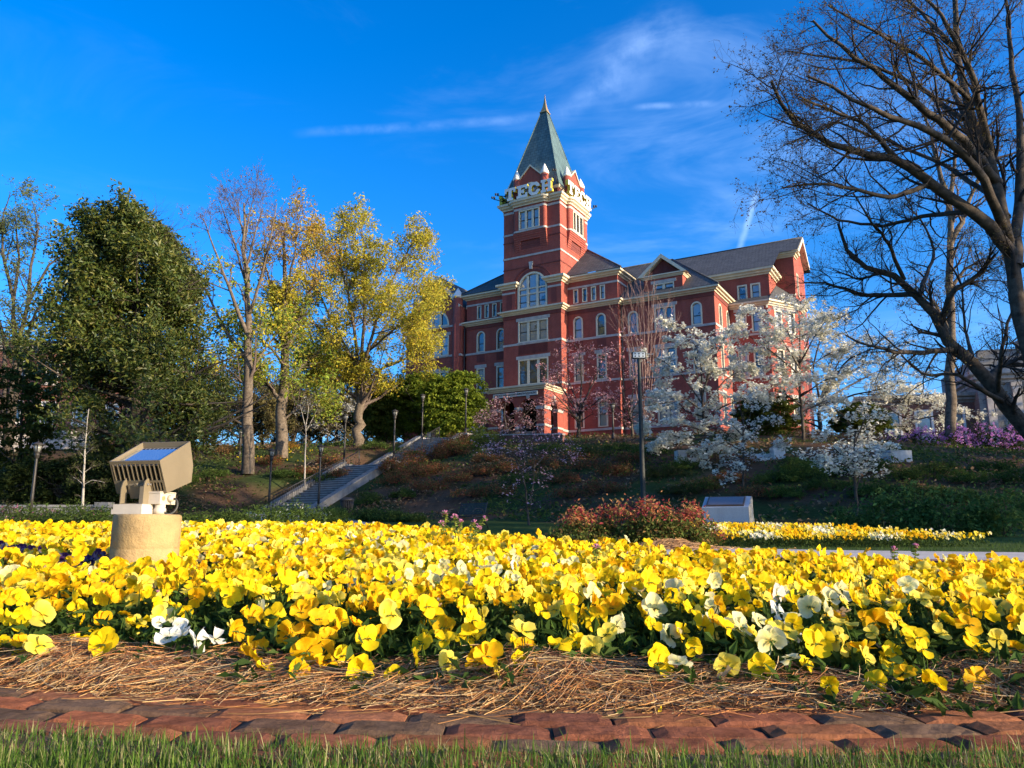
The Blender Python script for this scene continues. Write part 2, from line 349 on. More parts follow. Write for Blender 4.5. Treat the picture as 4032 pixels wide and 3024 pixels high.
ribbon('walkway', [tuple(loc(-2.9, -16.6)), tuple(loc(-2.9, -9)), tuple(loc(-2.9, -4))], 3.6, M['pathc'], .05)
# ================================================================== FACADE KIT (local metres: u along the front, r into the building, z up)
class Fr:
    def __init__(s, o, ax, out): s.o = np.array(o, float); s.ax = np.array(ax, float); s.out = np.array(out, float)
    def P(s, a, d, z): p = s.o + s.ax * a + s.out * d; return (p[0], p[1], z)
def front(r): return Fr((0, r), (1, 0), (0, -1))
def rside(u): return Fr((u, 0), (0, 1), (1, 0))
def lside(u): return Fr((u, 0), (0, 1), (-1, 0))
def fbox(mb, fr, a0, a1, d0, d1, z0, z1, mi=0):
    V = [fr.P(a, d, z) for z in (z0, z1) for d in (d0, d1) for a in (a0, a1)]
    mb.add(V, [(0, 2, 3, 1), (4, 5, 7, 6), (0, 1, 5, 4), (2, 6, 7, 3), (0, 4, 6, 2), (1, 3, 7, 5)], mi)
def outline(a0, a1, z0, z1, arch, n=14):
    if not arch: return [(a0, z0), (a1, z0), (a1, z1), (a0, z1)]
    c = (a0 + a1) / 2; R = (a1 - a0) / 2; zs = z1 - R
    return [(a0, z0), (a1, z0)] + [(c + R * math.cos(t), zs + R * math.sin(t)) for t in np.linspace(0, math.pi, n)]
def ring(mb, fr, o, i, d0, d1, mi=0):
    k = len(o); V = [fr.P(a, d1, z) for a, z in o] + [fr.P(a, d1, z) for a, z in i] + [fr.P(a, d0, z) for a, z in o] + [fr.P(a, d0, z) for a, z in i]
    F = []
    for j in range(k):
        q = (j + 1) % k
        F += [(j, q, k + q, k + j), (k + j, k + q, 3 * k + q, 3 * k + j), (j, 2 * k + j, 2 * k + q, q)]
    mb.add(V, F, mi)
def wall(mb, fr, a0, a1, z0, z1, holes=(), depth=.22, mi=0):
    A = sorted({a0, a1} | {h[0] for h in holes} | {h[1] for h in holes}); Z = sorted({z0, z1} | {h[2] for h in holes} | {h[3] for h in holes})
    A = [a for a in A if a0 <= a <= a1]; Z = [z for z in Z if z0 <= z <= z1]
    for x0, x1 in zip(A, A[1:]):
        for y0, y1 in zip(Z, Z[1:]):
            cx, cy = (x0 + x1) / 2, (y0 + y1) / 2
            if any(h[0] < cx < h[1] and h[2] < cy < h[3] for h in holes): continue
            mb.add([fr.P(x0, 0, y0), fr.P(x1, 0, y0), fr.P(x1, 0, y1), fr.P(x0, 0, y1)], [(0, 1, 2, 3)], mi)
    for h in holes:
        o = outline(h[0], h[1], h[2], h[3], h[4]); k = len(o)
        mb.add([fr.P(a, 0, z) for a, z in o] + [fr.P(a, -depth, z) for a, z in o], [(j, (j + 1) % k, (j + 1) % k + k, j + k) for j in range(k)], mi)
        if h[4]:
            arc = o[2:]; c = (h[0] + h[1]) / 2; zt = h[3]
            r_ = [p for p in arc if p[0] >= c - 1e-6]; l_ = [p for p in arc if p[0] <= c + 1e-6]
            mb.add([fr.P(h[1], 0, zt)] + [fr.P(a, 0, z) for a, z in r_], [(0, j, j + 1) for j in range(1, len(r_))], mi)
            mb.add([fr.P(h[0], 0, zt)] + [fr.P(a, 0, z) for a, z in l_], [(0, j, j + 1) for j in range(1, len(l_))], mi)
def sweep(mb, prof, path, mi=0, closed=False):
    """prof (out, z) carried along a plan path whose outer side is on the right of travel"""
    P = np.asarray(path, float); k = len(P); nrm = []
    for j in range(k - (0 if closed else 1)):
        d = P[(j + 1) % k] - P[j]; d /= np.linalg.norm(d); nrm.append(np.array([d[1], -d[0]]))
    off = []
    for j in range(k):
        a = nrm[j - 1] if (j > 0 or closed) else nrm[0]; b = nrm[j] if j < len(nrm) else nrm[-1]
        m = a + b; m = m / max(1e-6, m @ a); off.append(m)
    m_ = len(prof); V = [(P[j][0] + off[j][0] * d, P[j][1] + off[j][1] * d, z) for j in range(k) for d, z in prof]
    F = []
    for j in range(k if closed else k - 1):
        q = (j + 1) % k
        for i in range(m_ - 1): F.append((j * m_ + i, q * m_ + i, q * m_ + i + 1, j * m_ + i + 1))
    mb.add(V, F, mi)
    if not closed:
        mb.add(V[:m_], [tuple(range(m_))], mi); mb.add(V[-m_:], [tuple(range(m_))], mi)
def cornice_prof(z, h, proj):
    return [(0, z), (.10, z), (.12, z + h * .18), (proj * .55, z + h * .30), (proj * .60, z + h * .52), (proj * .92, z + h * .62), (proj, z + h * .70), (proj, z + h), (0, z + h + .02)]
def band_prof(z, h, p=.05): return [(0, z), (p, z), (p, z + h), (0, z + h)]
class Bld:
    def __init__(s, name, p, rz, zb, label, cat='building'):
        s.root = empty(name, (p[0], p[1], zb), rz, label, cat); s.zb = zb
    def part(s, mb, name, m, parent=None):
        o = mb.build(name, m, parent or s.root)
        if parent is None: o.location = (0, 0, -s.zb)
        return o
    def window(s, fr, a0, a1, z0, z1, arch=False, lights=1, rail=True, lintel=0.0, sill=True, casing=.15, mull=.26, d=-.20, transom=None, fm='cream', lm='stone'):
        mb = MB(); o = outline(a0, a1, z0, z1, arch); i = outline(a0 + casing, a1 - casing, z0 + casing * .7, z1 - casing, arch)
        ring(mb, fr, o, i, d, .03)
        ia0, ia1, iz0, iz1 = a0 + casing, a1 - casing, z0 + casing * .7, z1 - casing
        w = (ia1 - ia0 - mull * (lights - 1)) / lights
        spring = iz1 - (ia1 - ia0) / 2 if arch else iz1
        def top(a):
            if not arch: return iz1
            c = (ia0 + ia1) / 2; R = (ia1 - ia0) / 2; return spring + math.sqrt(max(0, R * R - (a - c) ** 2))
        for k in range(1, lights):
            x = ia0 + k * (w + mull) - mull; fbox(mb, fr, x, x + mull, d, -.02, iz0, min(top(x), top(x + mull)) - .005)
        if transom:
            for k in range(lights): x = ia0 + k * (w + mull); [fbox(mb, fr, x, x + w, d, -.05, zt, zt + .14) for zt in transom]
        for k in range(lights):
            x = ia0 + k * (w + mull)
            zr = iz0 + (min(spring, iz1) - iz0) * (.5 if not transom else .3)
            fbox(mb, fr, x, x + w, d, -.10, zr - .03, zr + .03, 1)
            for xx in (x, x + w - .05): fbox(mb, fr, xx, xx + .05, d, -.12, iz0, min(top(xx), top(xx + .05)) - .004, 1)
            fbox(mb, fr, x + .05, x + w - .05, d, -.12, iz0, iz0 + .06, 1)
        f = s.part(mb, 'window', [M[fm], M['sash']])
        for k in range(lights):
            x = ia0 + k * (w + mull); p = MB(); xs = np.linspace(x, x + w, 9) if arch else [x, x + w]
            V = [fr.P(x, d + .03, iz0), fr.P(x + w, d + .03, iz0)] + [fr.P(a, d + .03, top(a)) for a in xs[::-1]]
            p.add(V, [tuple(range(len(V)))]); s.part(p, 'pane', M['glass'], f)
        if lintel:
            l = MB(); fbox(l, fr, a0 - .22, a1 + .22, -.02, .05, z1 + .012, z1 + lintel); s.part(l, 'lintel', M[lm], f)
        if sill:
            l = MB(); fbox(l, fr, a0 - .10, a1 + .10, -.15, .11, z0 - .16, z0 - .004); s.part(l, 'sill', M[lm], f)
        return f
# ================================================================== THE TOWER BUILDING
B = Bld('college_hall', ORG, TH, 9.2, 'long red brick hall with a tall clockless tower under a green pointed spire')
ZB = 7.0
wt = (-6.76, 0.0); TD = 6.7
brick = MB(); dark = MB(); stone = MB(); cream = MB()
F0 = front(0); R0 = rside(0); L0 = lside(-6.76)
win = []      # (frame, a0, a1, z0, z1, arch, kwargs)
def add_win(fr, c, w, z0, z1, arch=False, **k): win.append((fr, c - w / 2, c + w / 2, z0, z1, arch, k)); return (c - w / 2, c + w / 2, z0, z1, arch)
# ---- tower shaft, front
hf = [add_win(F0, -3.25, 3.5, 15.0, 17.7, lights=3, lintel=.34), add_win(F0, -3.25, 3.5, 19.48, 21.75, lights=3, lintel=.34),
      add_win(F0, -3.30, 3.5, 23.03, 26.95, True, lights=3, casing=.2, transom=[25.15, 24.55])]
wall(brick, F0, -6.76, 0, ZB, 35.2, hf, .25)
wall(brick, R0, 0, TD, ZB, 35.2); wall(brick, L0, 0, TD, ZB, 35.2)
wall(brick, Fr((0, TD), (1, 0), (0, 1)), -6.76, 0, 20, 35.2)
# panel between the triple windows, brick rib, arch rings
fbox(dark, F0, -4.95, -1.55, .0, .02, 18.2, 19.25)
for dz in np.arange(18.3, 19.2, .11): fbox(dark, F0, -4.9, -1.6, .02, .045, dz, dz + .05)
for R1, R2, dd in ((2.42, 2.30, .09), (2.05, 1.80, .04)):
    k = 20; t = np.linspace(0, math.pi, k); c = (-3.30, 25.2)
    o = [(c[0] + R1 * math.cos(x), c[1] + R1 * math.sin(x)) for x in t] + [(c[0] + R2 * math.cos(x), c[1] + R2 * math.sin(x)) for x in t[::-1]]
    V = [F0.P(a, dd, z) for a, z in o] + [F0.P(a, 0, z) for a, z in o]; n = len(o)
    dark.add(V, [(j, j + 1, n - 2 - j, n - 1 - j) for j in range(k - 1)] + [(j, (j + 1) % n, (j + 1) % n + n, j + n) for j in range(n)])
stone.prism([(-3.42 - .14, 27.25), (-3.42 + .14, 27.25), (-3.42 + .23, 28.05), (-3.42 - .23, 28.05)], lambda p, d: F0.P(p[0], d, p[1]), 0, .14)
fbox(dark, F0, -6.76, 0, 0, .05, 27.45, 27.56) if False else None
for zz in (27.55, 30.55): sweep(dark, band_prof(zz, .10, .05), [(-6.76, TD), (-6.76, 0), (0, 0), (0, TD)])
# corner blocks beside the arched window
for a0, a1 in ((-6.76, -5.25), (-1.45, 0.0)):
    for fr in (F0,):
        fbox(brick, fr, a0 - (.10 if a0 < -6 else 0), a1 + (.10 if a1 > -.1 else 0), 0, .12, 23.05, 25.35)
        fbox(dark, fr, a0 + .42, a1 - .42, .12, .135, 23.2, 24.75)
        fbox(stone, fr, a0 - (.12 if a0 < -6 else 0), a1 + (.12 if a1 > -.1 else 0), .12, .17, 24.85, 25.05)
sweep(cream, cornice_prof(25.35, .62, .55), [(-1.35, .02), (-1.35, -.12), (.10, -.12), (.10, 1.45)])
sweep(cream, cornice_prof(25.35, .62, .55), [(-6.86, 1.45), (-6.86, -.12), (-5.35, -.12), (-5.35, .02)])
fbox(brick, R0, 0, 1.4, 0, .10, 23.05, 25.35)
# stone belts
for zz, hh in ((10.0, .22), (15.0 - .2, .2), (19.22, .22)): sweep(stone, band_prof(zz, hh, .07), [(-6.76, 1.4), (-6.76, 0), (0, 0), (0, 1.45)])
sweep(stone, band_prof(28.72, .20, .06), [(-6.76, TD), (-6.76, 0), (0, 0), (0, TD)])
# the projecting bays near the top, on each face
def bay_pts(c, w, p, sgn=1):
    h = w / 2; q = .28; pts = [(c - h, 0)]
    for t in np.linspace(180, 270, 5): pts.append((c - h + q + q * math.cos(math.radians(t)), p - q - q * math.sin(math.radians(t)) - 0))
    pts = [(c - h, 0)] + [(c - h + q - q * math.cos(t), p - q + q * math.sin(t)) for t in np.linspace(0, math.pi / 2, 5)] + [(c + h - q + q * math.sin(t), p - q + q * math.cos(t)) for t in np.linspace(0, math.pi / 2, 5)] + [(c + h, 0)]
    return pts
BP = .42
def tower_bay(fr, c, w=3.9):
    pts = bay_pts(c, w, BP); wc = (c - 1.24, c + 1.24)
    V = []; 
    for z in (31.35, 34.3): V += [fr.P(a, d, z) for a, d in pts]
    k = len(pts)
    # curved ends only; the flat face carries the window opening
    for j in list(range(0, 5)) + list(range(k - 6, k - 1)):
        brick.add([fr.P(*pts[j], 31.35), fr.P(*pts[j + 1], 31.35), fr.P(*pts[j + 1], 34.3), fr.P(*pts[j], 34.3)], [(0, 1, 2, 3)], 0, None, True)
    f2 = Fr(fr.o + fr.out * BP, fr.ax, fr.out)
    a0, a1 = pts[5][0], pts[6][0]
    h = add_win(f2, c, 2.48, 31.62, 33.8, lights=3, casing=.13, mull=.24, sill=False)
    wall(brick, f2, a0, a1, 31.35, 34.3, [h], .25)
    # corbelled underside in stepped courses
    steps = 9
    for j in range(steps):
        z1 = 31.35 - j * .22; p = BP * (1 - (j + .5) / steps)
        hw = w / 2 if j < 4 else w / 2
        fbox(brick, fr, c - hw, c - 1.15, 0, p, z1 - .22, z1); fbox(brick, fr, c + 1.15, c + hw, 0, p, z1 - .22, z1)
        fbox(dark if j in (4, 5, 6, 7) else brick, fr, c - 1.15, c + 1.15, 0, p * (.55 if j in (4, 5, 6, 7) else 1) + .01 * (j % 2), z1 - .22, z1)
    for z, hh in ((31.38, .2), (33.82, .24)):
        V = [fr.P(a + (a - c) * .01, d + .05 if d > 0 else d, zz) for zz in (z, z + hh) for a, d in pts]
        stone.add(V, [(j, j + 1, j + 1 + k, j + k) for j in range(k - 1)] + [tuple(range(k, 2 * k)), tuple(range(k))])
tower_bay(F0, -3.42); tower_bay(R0, 3.5); tower_bay(L0, 3.35)
for z, hh in ((31.38, .2), (33.82, .24)):
    for fr, c, e0, e1 in ((F0, -3.42, -6.76, 0), (R0, 3.5, 0, TD), (L0, 3.35, 0, TD)):
        fbox(stone, fr, e0, c - 1.95, -.02, .05, z, z + hh); fbox(stone, fr, c + 1.95, e1, -.02, .05, z, z + hh)
# tower cornice that swings out round the bays
def plan_with_bays(e=0.0):
    pts = [(-6.76, TD)]
    def side(fr, c, rev=False):
        b = bay_pts(c, 3.9, BP); q = [fr.P(a, d, 0)[:2] for a, d in b]; return q[::-1] if rev else q
    pts += side(L0, 3.35, True) + [(-6.76, 0)] + side(F0, -3.42) + [(0, 0)] + side(R0, 3.5) + [(0, TD)]
    out = [pts[0]]
    for p in pts[1:]:
        if math.dist(p, out[-1]) > .02: out.append(p)
    return out
sweep(cream, [(0, 34.25), (.10, 34.25), (.14, 34.38), (.34, 34.50), (.38, 34.62), (.52, 34.70), (.56, 34.92), (0, 34.98)], plan_with_bays())
# parapet and small eave under the spire
cube_par = [(-6.5, TD - .2), (-6.5, .25), (-.26, .25), (-.26, TD - .2)]
sweep(dark, [(0, 34.9), (.02, 34.9), (.02, 35.85), (0, 35.85)], cube_par + [], closed=True)
for k in range(24):
    for fr, a0, a1 in ((Fr((0, .23), (1, 0), (0, -1)), -6.4, -.36), (Fr((-.24, 0), (0, 1), (1, 0)), .35, TD - .3)):
        a = a0 + (a1 - a0) * k / 23; fbox(dark, fr, a - .05, a + .05, 0, .05, 35.0, 35.8)
sweep(cream, [(0, 35.75), (.08, 35.78), (.16, 35.95), (.20, 36.05), (0, 36.1)], cube_par, closed=True)
# gables and pinnacles over each face
def gable(fr, c, w=3.25):
    fg = Fr(fr.o + fr.out * .05, fr.ax, fr.out)
    prof = [(c - w / 2, 35.0), (c + w / 2, 35.0), (c + w / 2, 37.35), (c, 38.85), (c - w / 2, 37.35)]
    brick.prism(prof, lambda p, d: fg.P(p[0], d, p[1]), -1.6, 0)
    for s in (-1, 1):
        e = (c + s * (w / 2 + .12), 37.22); t = (c, 38.98 + .0)
        q = [e, t, (t[0], t[1] - .20), (e[0], e[1] - .14)]
        cream.prism(q, lambda p, d: fg.P(p[0], d, p[1]), -1.7, .14)
    k = 12; t = np.linspace(0, math.pi, k); o = [(c + 1.0 * math.cos(x), 35.95 + 1.0 * math.sin(x)) for x in t]; i = [(c + .8 * math.cos(x), 35.95 + .8 * math.sin(x)) for x in t]
    V = [fg.P(a, .08, z) for a, z in o] + [fg.P(a, .08, z) for a, z in i] + [fg.P(a, 0, z) for a, z in o]
    cream.add(V, [(j, j + 1, k + j + 1, k + j) for j in range(k - 1)] + [(j, j + 1, 2 * k + j + 1, 2 * k + j) for j in range(k - 1)])
    fbox(cream, fg, c - .06, c + .06, 0, .05, 35.9, 36.76); fbox(cream, fg, c - .95, c + .95, 0, .06, 35.75, 35.92)
    p = MB(); V = [fg.P(a, .02, z) for a, z in i]; p.add(V, [tuple(range(k))]); B.part(p, 'gable_window', M['glass'])
    for s in (-1, 1):
        x, y, _ = fg.P(c + s * 1.68, -.05, 0); m = MB()
        m.lathe([(.40, 35.0), (.40, 37.55)], 16, (x, y, 0), 0)
        m.lathe([(.40, 37.5), (.45, 37.56), (.47, 37.70), (.42, 37.78), (.44, 37.80), (.03, 38.70), (0, 38.72)], 16, (x, y, 0), 1)
        B.part(m, 'pinnacle', [M['brick'], M['white']])
gable(F0, -3.42); gable(R0, 3.5); gable(L0, 3.35)
for o in (Fr((0, .3), (1, 0), (0, -1)),): pass
# spire
cx, cy = -3.38, 3.35
def pyr(mb, prof, mi=0):
    V = [(cx + sx * h, cy + sy * h, z) for h, z in prof for sx, sy in ((-1, -1), (1, -1), (1, 1), (-1, 1))]; K = len(prof)
    mb.add(V, [(j * 4 + i, j * 4 + (i + 1) % 4, (j + 1) * 4 + (i + 1) % 4, (j + 1) * 4 + i) for j in range(K - 1) for i in range(4)], mi)
sp = MB(); pyr(sp, [(3.32, 36.05), (3.05, 36.75), (2.72, 37.9), (.30, 46.75)]); B.part(sp, 'spire', M['spire'])
hipm = MB()
for sx, sy in ((-1, -1), (1, -1), (1, 1), (-1, 1)):
    hipm.tube([(cx + sx * h, cy + sy * h, z) for h, z in ((3.32, 36.07), (3.05, 36.77), (2.72, 37.92), (.31, 46.75))], [.07, .07, .07, .05], 5)
B.part(hipm, 'spire_ridge', M['spire'])
fi = MB(); pyr(fi, [(.46, 46.62), (.46, 46.72), (.36, 46.85), (.22, 47.35), (.11, 47.95), (.05, 48.5), (.012, 49.0)]); B.part(fi, 'finial', M['copper'])
# ---- right and left wings (mirror images about the tower's centre line)
mir = lambda u: -6.76 - u
WR = 1.4; WU = 5.6
def wing(right):
    U_ = (lambda u: u) if right else mir
    fr = front(WR); hs_ = []
    for c in (1.20, 3.72):
        hs_.append(add_win(fr, U_(c), 1.06, 10.35, 13.0, lintel=.36, sill=False)); hs_.append(add_win(fr, U_(c), 1.06, 15.05, 17.7, lintel=.36, sill=False))
        hs_.append(add_win(fr, U_(c), 1.08, 19.46, 21.82, True, sill=False))
        fbox(dark, fr, min(U_(c - .5), U_(c + .5)), max(U_(c - .5), U_(c + .5)), 0, .03, 18.35, 19.15)
    for c in (1.0, 2.0, 2.98, 3.96): hs_.append(add_win(fr, U_(c), .56, 23.22, 24.72, casing=.10, sill=False))
    a0, a1 = sorted((U_(0), U_(WU)))
    wall(brick, fr, a0, a1, ZB, 25.6, hs_, .22)
    sd = rside(WU) if right else lside(mir(WU))
    wall(brick, sd, WR, 9, ZB, 25.6)
    pa = [(U_(0), WR), (U_(WU), WR), (U_(WU), 2.1)]; pb = [(U_(0), WR), (U_(WU), WR), (U_(WU), 7.0)]
    if not right: pa, pb = pa[::-1], pb[::-1]
    for zz, hh in ((10.0, .22), (14.82, .2), (19.24, .22)): sweep(stone, band_prof(zz, hh, .07), pa)
    sweep(stone, band_prof(24.78, .2, .05), pb)
    sweep(dark, band_prof(22.1, .35, .05), pa)
    sweep(cream, cornice_prof(22.50, .46, .5), pa); sweep(cream, cornice_prof(25.50, .50, .60), pb)
wing(True); wing(False)
sweep(cream, cornice_prof(22.50, .46, .5), [(-6.76, 1.4), (-6.76, 0), (0, 0), (0, 1.4)]); sweep(dark, band_prof(22.1, .35, .05), [(-6.76, 1.4), (-6.76, 0), (0, 0), (0, 1.4)])
# ---- middle range to the right with its dormer
MR = 2.1; MU = 14.95; fm_ = front(MR); hm = []
for c in (6.85, 13.22):
    hm += [add_win(fm_, c, 1.06, 10.35, 13.0, lintel=.36, sill=False), add_win(fm_, c, 1.06, 15.05, 17.7, lintel=.36, sill=False), add_win(fm_, c, 1.08, 19.46, 21.75, True, sill=False)]
for z0, z1 in ((10.35, 13.0), (15.05, 17.7), (19.46, 21.75)): hm.append(add_win(fm_, 10.1, 2.1, z0, z1, lights=2, lintel=.32, sill=False))
wall(brick, fm_, WU, MU, ZB, 22.6, hm, .22)
sdm = rside(MU); hsd = []
for c in (4.0, 6.7): hsd += [add_win(sdm, c, 1.05, 10.35, 13.0, lintel=.3, sill=False), add_win(sdm, c, 1.05, 15.05, 17.7, lintel=.3, sill=False), add_win(sdm, c, 1.08, 19.46, 21.75, True, sill=False)]
wall(brick, sdm, MR, 8.5, ZB, 22.6, hsd, .22)
pm = [(WU, MR), (MU, MR), (MU, 8.5)]
for zz, hh in ((10.0, .22), (14.82, .2), (19.24, .22)): sweep(stone, band_prof(zz, hh, .07), pm)
sweep(dark, band_prof(22.1, .35, .05), pm); sweep(cream, cornice_prof(22.50, .46, .58), pm)
fd = front(MR); hd = add_win(fd, 10.1, 2.12, 23.15, 24.12, lights=2, lintel=.3, sill=False, casing=.13)
wall(brick, fd, 8.1, 12.0, 23.06, 24.75, [hd], .2); wall(brick, rside(12.0), MR, 5, 23.06, 24.75); wall(brick, lside(8.1), MR, 5, 23.06, 24.75)
sweep(cream, cornice_prof(24.62, .34, .36), [(8.1, 4.6), (8.1, MR), (12.0, MR), (12.0, 4.6)])
dark.prism([(8.3, 24.95), (11.8, 24.95), (10.05, 26.5)], lambda p, d: fd.P(p[0], d, p[1]), -1.5, -.12)
for k in range(30):
    a = 8.5 + k * .107; zt = 26.4 - abs(a - 10.05) * .89
    if zt > 25: fbox(dark, fd, a, a + .03, -.12, -.095, 24.96, zt)
for s in (-1, 1):
    q = [(10.05 + s * 2.5, 24.86), (10.05, 27.0), (10.05, 26.58), (10.05 + s * 2.05, 24.86)]; cream.prism(q, lambda p, d: fd.P(p[0], d, p[1]), -.5, .38)
# ---- tall rear block, bay and far gable
RA = 8.5; fa = front(RA); ha = [add_win(fa, 16.1, .98, 22.95, 24.7, casing=.15), add_win(fa, 17.4, .98, 22.95, 24.7, casing=.15)]
for z0, z1 in ((10.35, 13.0), (15.05, 17.7)): ha += [add_win(fa, c, .98, z0, z1, lintel=.3, sill=False) for c in (16.1, 17.4)]
wall(brick, fa, 7, 18.75, ZB, 25.8, ha, .22); wall(brick, rside(18.75), RA, 12, ZB, 25.8)
sweep(cream, cornice_prof(25.45, .62, .6), [(7, RA), (18.75, RA), (18.75, 12)])
fb = front(12.0); wall(brick, fb, 18.75, 20.6, ZB, 28.4)
rs = rside(20.6); hr = [add_win(rs, 13.6, .9, 24.2, 26.6, casing=.13), add_win(rs, 13.6, .9, 19.4, 21.8, casing=.13)]
wall(brick, rs, 12, 18, ZB, 28.4, hr, .2); brick.add([(20.6, 12, 28.4), (20.6, 18, 28.4), (20.6, 15, 30.7)], [(0, 1, 2)])
sweep(cream, cornice_prof(28.0, .5, .5), [(18.75, 12), (20.6, 12), (20.6, 13.2)])
for s in (-1, 1): cream.prism([(15 + s * 3.5, 28.45), (15, 31.0), (15, 30.55), (15 + s * 3.1, 28.3)], lambda p, d: rs.P(p[0], d, p[1]), -.1, .62)
# canted bay below the rear block
bp = [(15.0, 7.4), (18.7, 7.4), (21.0, 11.2), (21.0, 13)]
for (x0, y0), (x1, y1) in zip(bp, bp[1:]):
    L_ = math.dist((x0, y0), (x1, y1)); ax = ((x1 - x0) / L_, (y1 - y0) / L_); fr = Fr((x0, y0), ax, (ax[1], -ax[0])); hh = []
    if L_ > 3:
        for z0, z1 in ((10.35, 13.0), (15.05, 17.7), (19.4, 21.6)): hh += [add_win(fr, L_ * q, 1.0, z0, z1, lintel=.3, sill=False, casing=.13) for q in (.3, .7)]
    wall(brick, fr, 0, L_, ZB, 22.3, hh, .2)
sweep(cream, cornice_prof(21.95, .5, .5), bp); sweep(stone, band_prof(14.82, .2, .06), bp); sweep(stone, band_prof(19.1, .2, .06), bp)
# ---- left pavilion
PR = .8; fp = front(PR); pc = -16.1; hp = []
hp += [add_win(fp, pc, 3.6, 10.35, 13.0, lights=3, lintel=.34), add_win(fp, pc, 3.6, 15.05, 17.7, lights=3, lintel=.34), add_win(fp, pc, 3.6, 19.46, 21.75, lights=3, lintel=.34),
       add_win(fp, pc, 3.6, 22.85, 24.75, True, lights=3, casing=.2)]
wall(brick, fp, -20.2, -12.75, ZB, 25.0, hp, .22); wall(brick, rside(-12.75), PR, 9, ZB, 24.8); wall(brick, lside(-20.2), PR, 14, ZB, 22.8)
for zz, hh in ((10.0, .22), (14.82, .2), (19.24, .22), (22.62, .22)): sweep(stone, band_prof(zz, hh, .07), [(-20.2, 6), (-20.2, PR), (-12.75, PR), (-12.75, 2.2)])
brick.prism([(-19.4, 25.0), (-12.9, 25.0), (pc, 28.6)], lambda p, d: fp.P(p[0], d, p[1]), -.4, 0)
for s in (-1, 1): cream.prism([(pc + s * 3.35, 24.9), (pc, 28.95), (pc, 28.5), (pc + s * 3.1, 24.75)], lambda p, d: fp.P(p[0], d, p[1]), -.3, .14)
for a in (-13.35, -18.85):
    m = MB(); x, y, _ = fp.P(a, -.28, 0); m.lathe([(.56, 9), (.56, 25.9)], 18, (x, y, 0)); m.lathe([(.56, 25.85), (.66, 25.95), (.70, 26.1), (.6, 26.2), (.04, 27.1), (0, 27.12)], 18, (x, y, 0), 1)
    B.part(m, 'pinnacle', [M['brick'], M['white']])
sweep(cream, cornice_prof(22.3, .5, .5), [(-20.2, 8), (-20.2, PR), (-19.45, PR)])
# back walls
wall(brick, Fr((0, 18), (1, 0), (0, 1)), -20.2, 20.6, ZB, 22.8); wall(brick, lside(-20.2), 14, 18, ZB, 22.8)
# ---- roofs
rf = MB()
def tri(*p): rf.add(p, [tuple(range(len(p)))])
e = 22.98; tri((-14, 1.5, e), (15.6, 1.5, e), (9.2, 8, 28.5), (-14, 8, 28.5)); tri((15.6, 1.5, e), (15.6, 9.5, e), (9.2, 8, 28.5)); tri((-20.8, 18.3, e), (15.6, 18.3, e), (9.2, 8, 28.5), (-14, 8, 28.5))
for s in (1, -1):
    f = (lambda u: u) if s == 1 else mir
    tri((f(-.5), .72, 26.03), (f(6.28), .72, 26.03), (f(0), 6.7, 30.9), (f(-.5), 6.7, 30.9)); tri((f(6.28), .72, 26.03), (f(6.28), 12.6, 26.03), (f(0), 6.7, 30.9)); tri((f(0), 12.6, 26.03), (f(6.28), 12.6, 26.03), (f(0), 6.7, 30.9))
for s in (-1, 1): tri((10.05 + s * 2.4, MR - .35, 24.92), (10.05, MR - .35, 26.96), (10.05, 7.2, 26.96), (10.05 + s * 2.4, 5.2, 24.92))
sl = lambda r: 26.06 + (r - 7.85) * .69
tri((7.2, 7.85, sl(7.85)), (19.4, 7.85, sl(7.85)), (19.4, 11.35, sl(11.35)), (21.15, 11.35, sl(11.35)), (21.15, 15, sl(15)), (7.2, 15, sl(15)))
tri((7.2, 19, sl(11)), (21.15, 19, sl(11)), (21.15, 15, sl(15)), (7.2, 15, sl(15))); tri((7.2, 7.85, sl(7.85)), (7.2, 15, sl(15)), (7.2, 19, sl(11)))
tri((14.6, 6.9, 22.48), (18.95, 6.9, 22.48), (18.75, 8.6, 23.3), (14.6, 8.6, 23.3)); tri((18.95, 6.9, 22.48), (21.5, 11.0, 22.48), (18.75, 11.9, 25.2), (18.75, 8.6, 23.3)); tri((21.5, 11.0, 22.48), (21.5, 13.5, 22.48), (20.6, 12.0, 23.6), (18.75, 11.98, 25.2))
for s in (-1, 1): tri((pc + s * 3.35, PR - .1, 24.9), (pc, PR - .1, 28.93), (pc, 9, 28.93), (pc + s * 3.35, 9, 24.9))
tri((-20.8, .2, 22.82), (-18.5, .2, 24.4), (-18.5, 10, 24.4), (-20.8, 10, 22.82)); tri((-20.8, 9, e), (-14, 8, 28.5), (-20.8, 18.3, e))
B.part(rf, 'roof', M['slate'])
rd = MB()
for p in ([(15.6, 1.5, e + .03), (9.2, 8, 28.53)], [(-14, 8, 28.53), (9.2, 8, 28.53)], [(6.28, .72, 26.06), (0, 6.7, 30.93)], [(mir(6.28), .72, 26.06), (mir(0), 6.7, 30.93)], [(7.2, 15, 31.02), (21.15, 15, 31.02)]): rd.tube(p, .08, 6)
B.part(rd, 'roof_ridge', M['slate'])
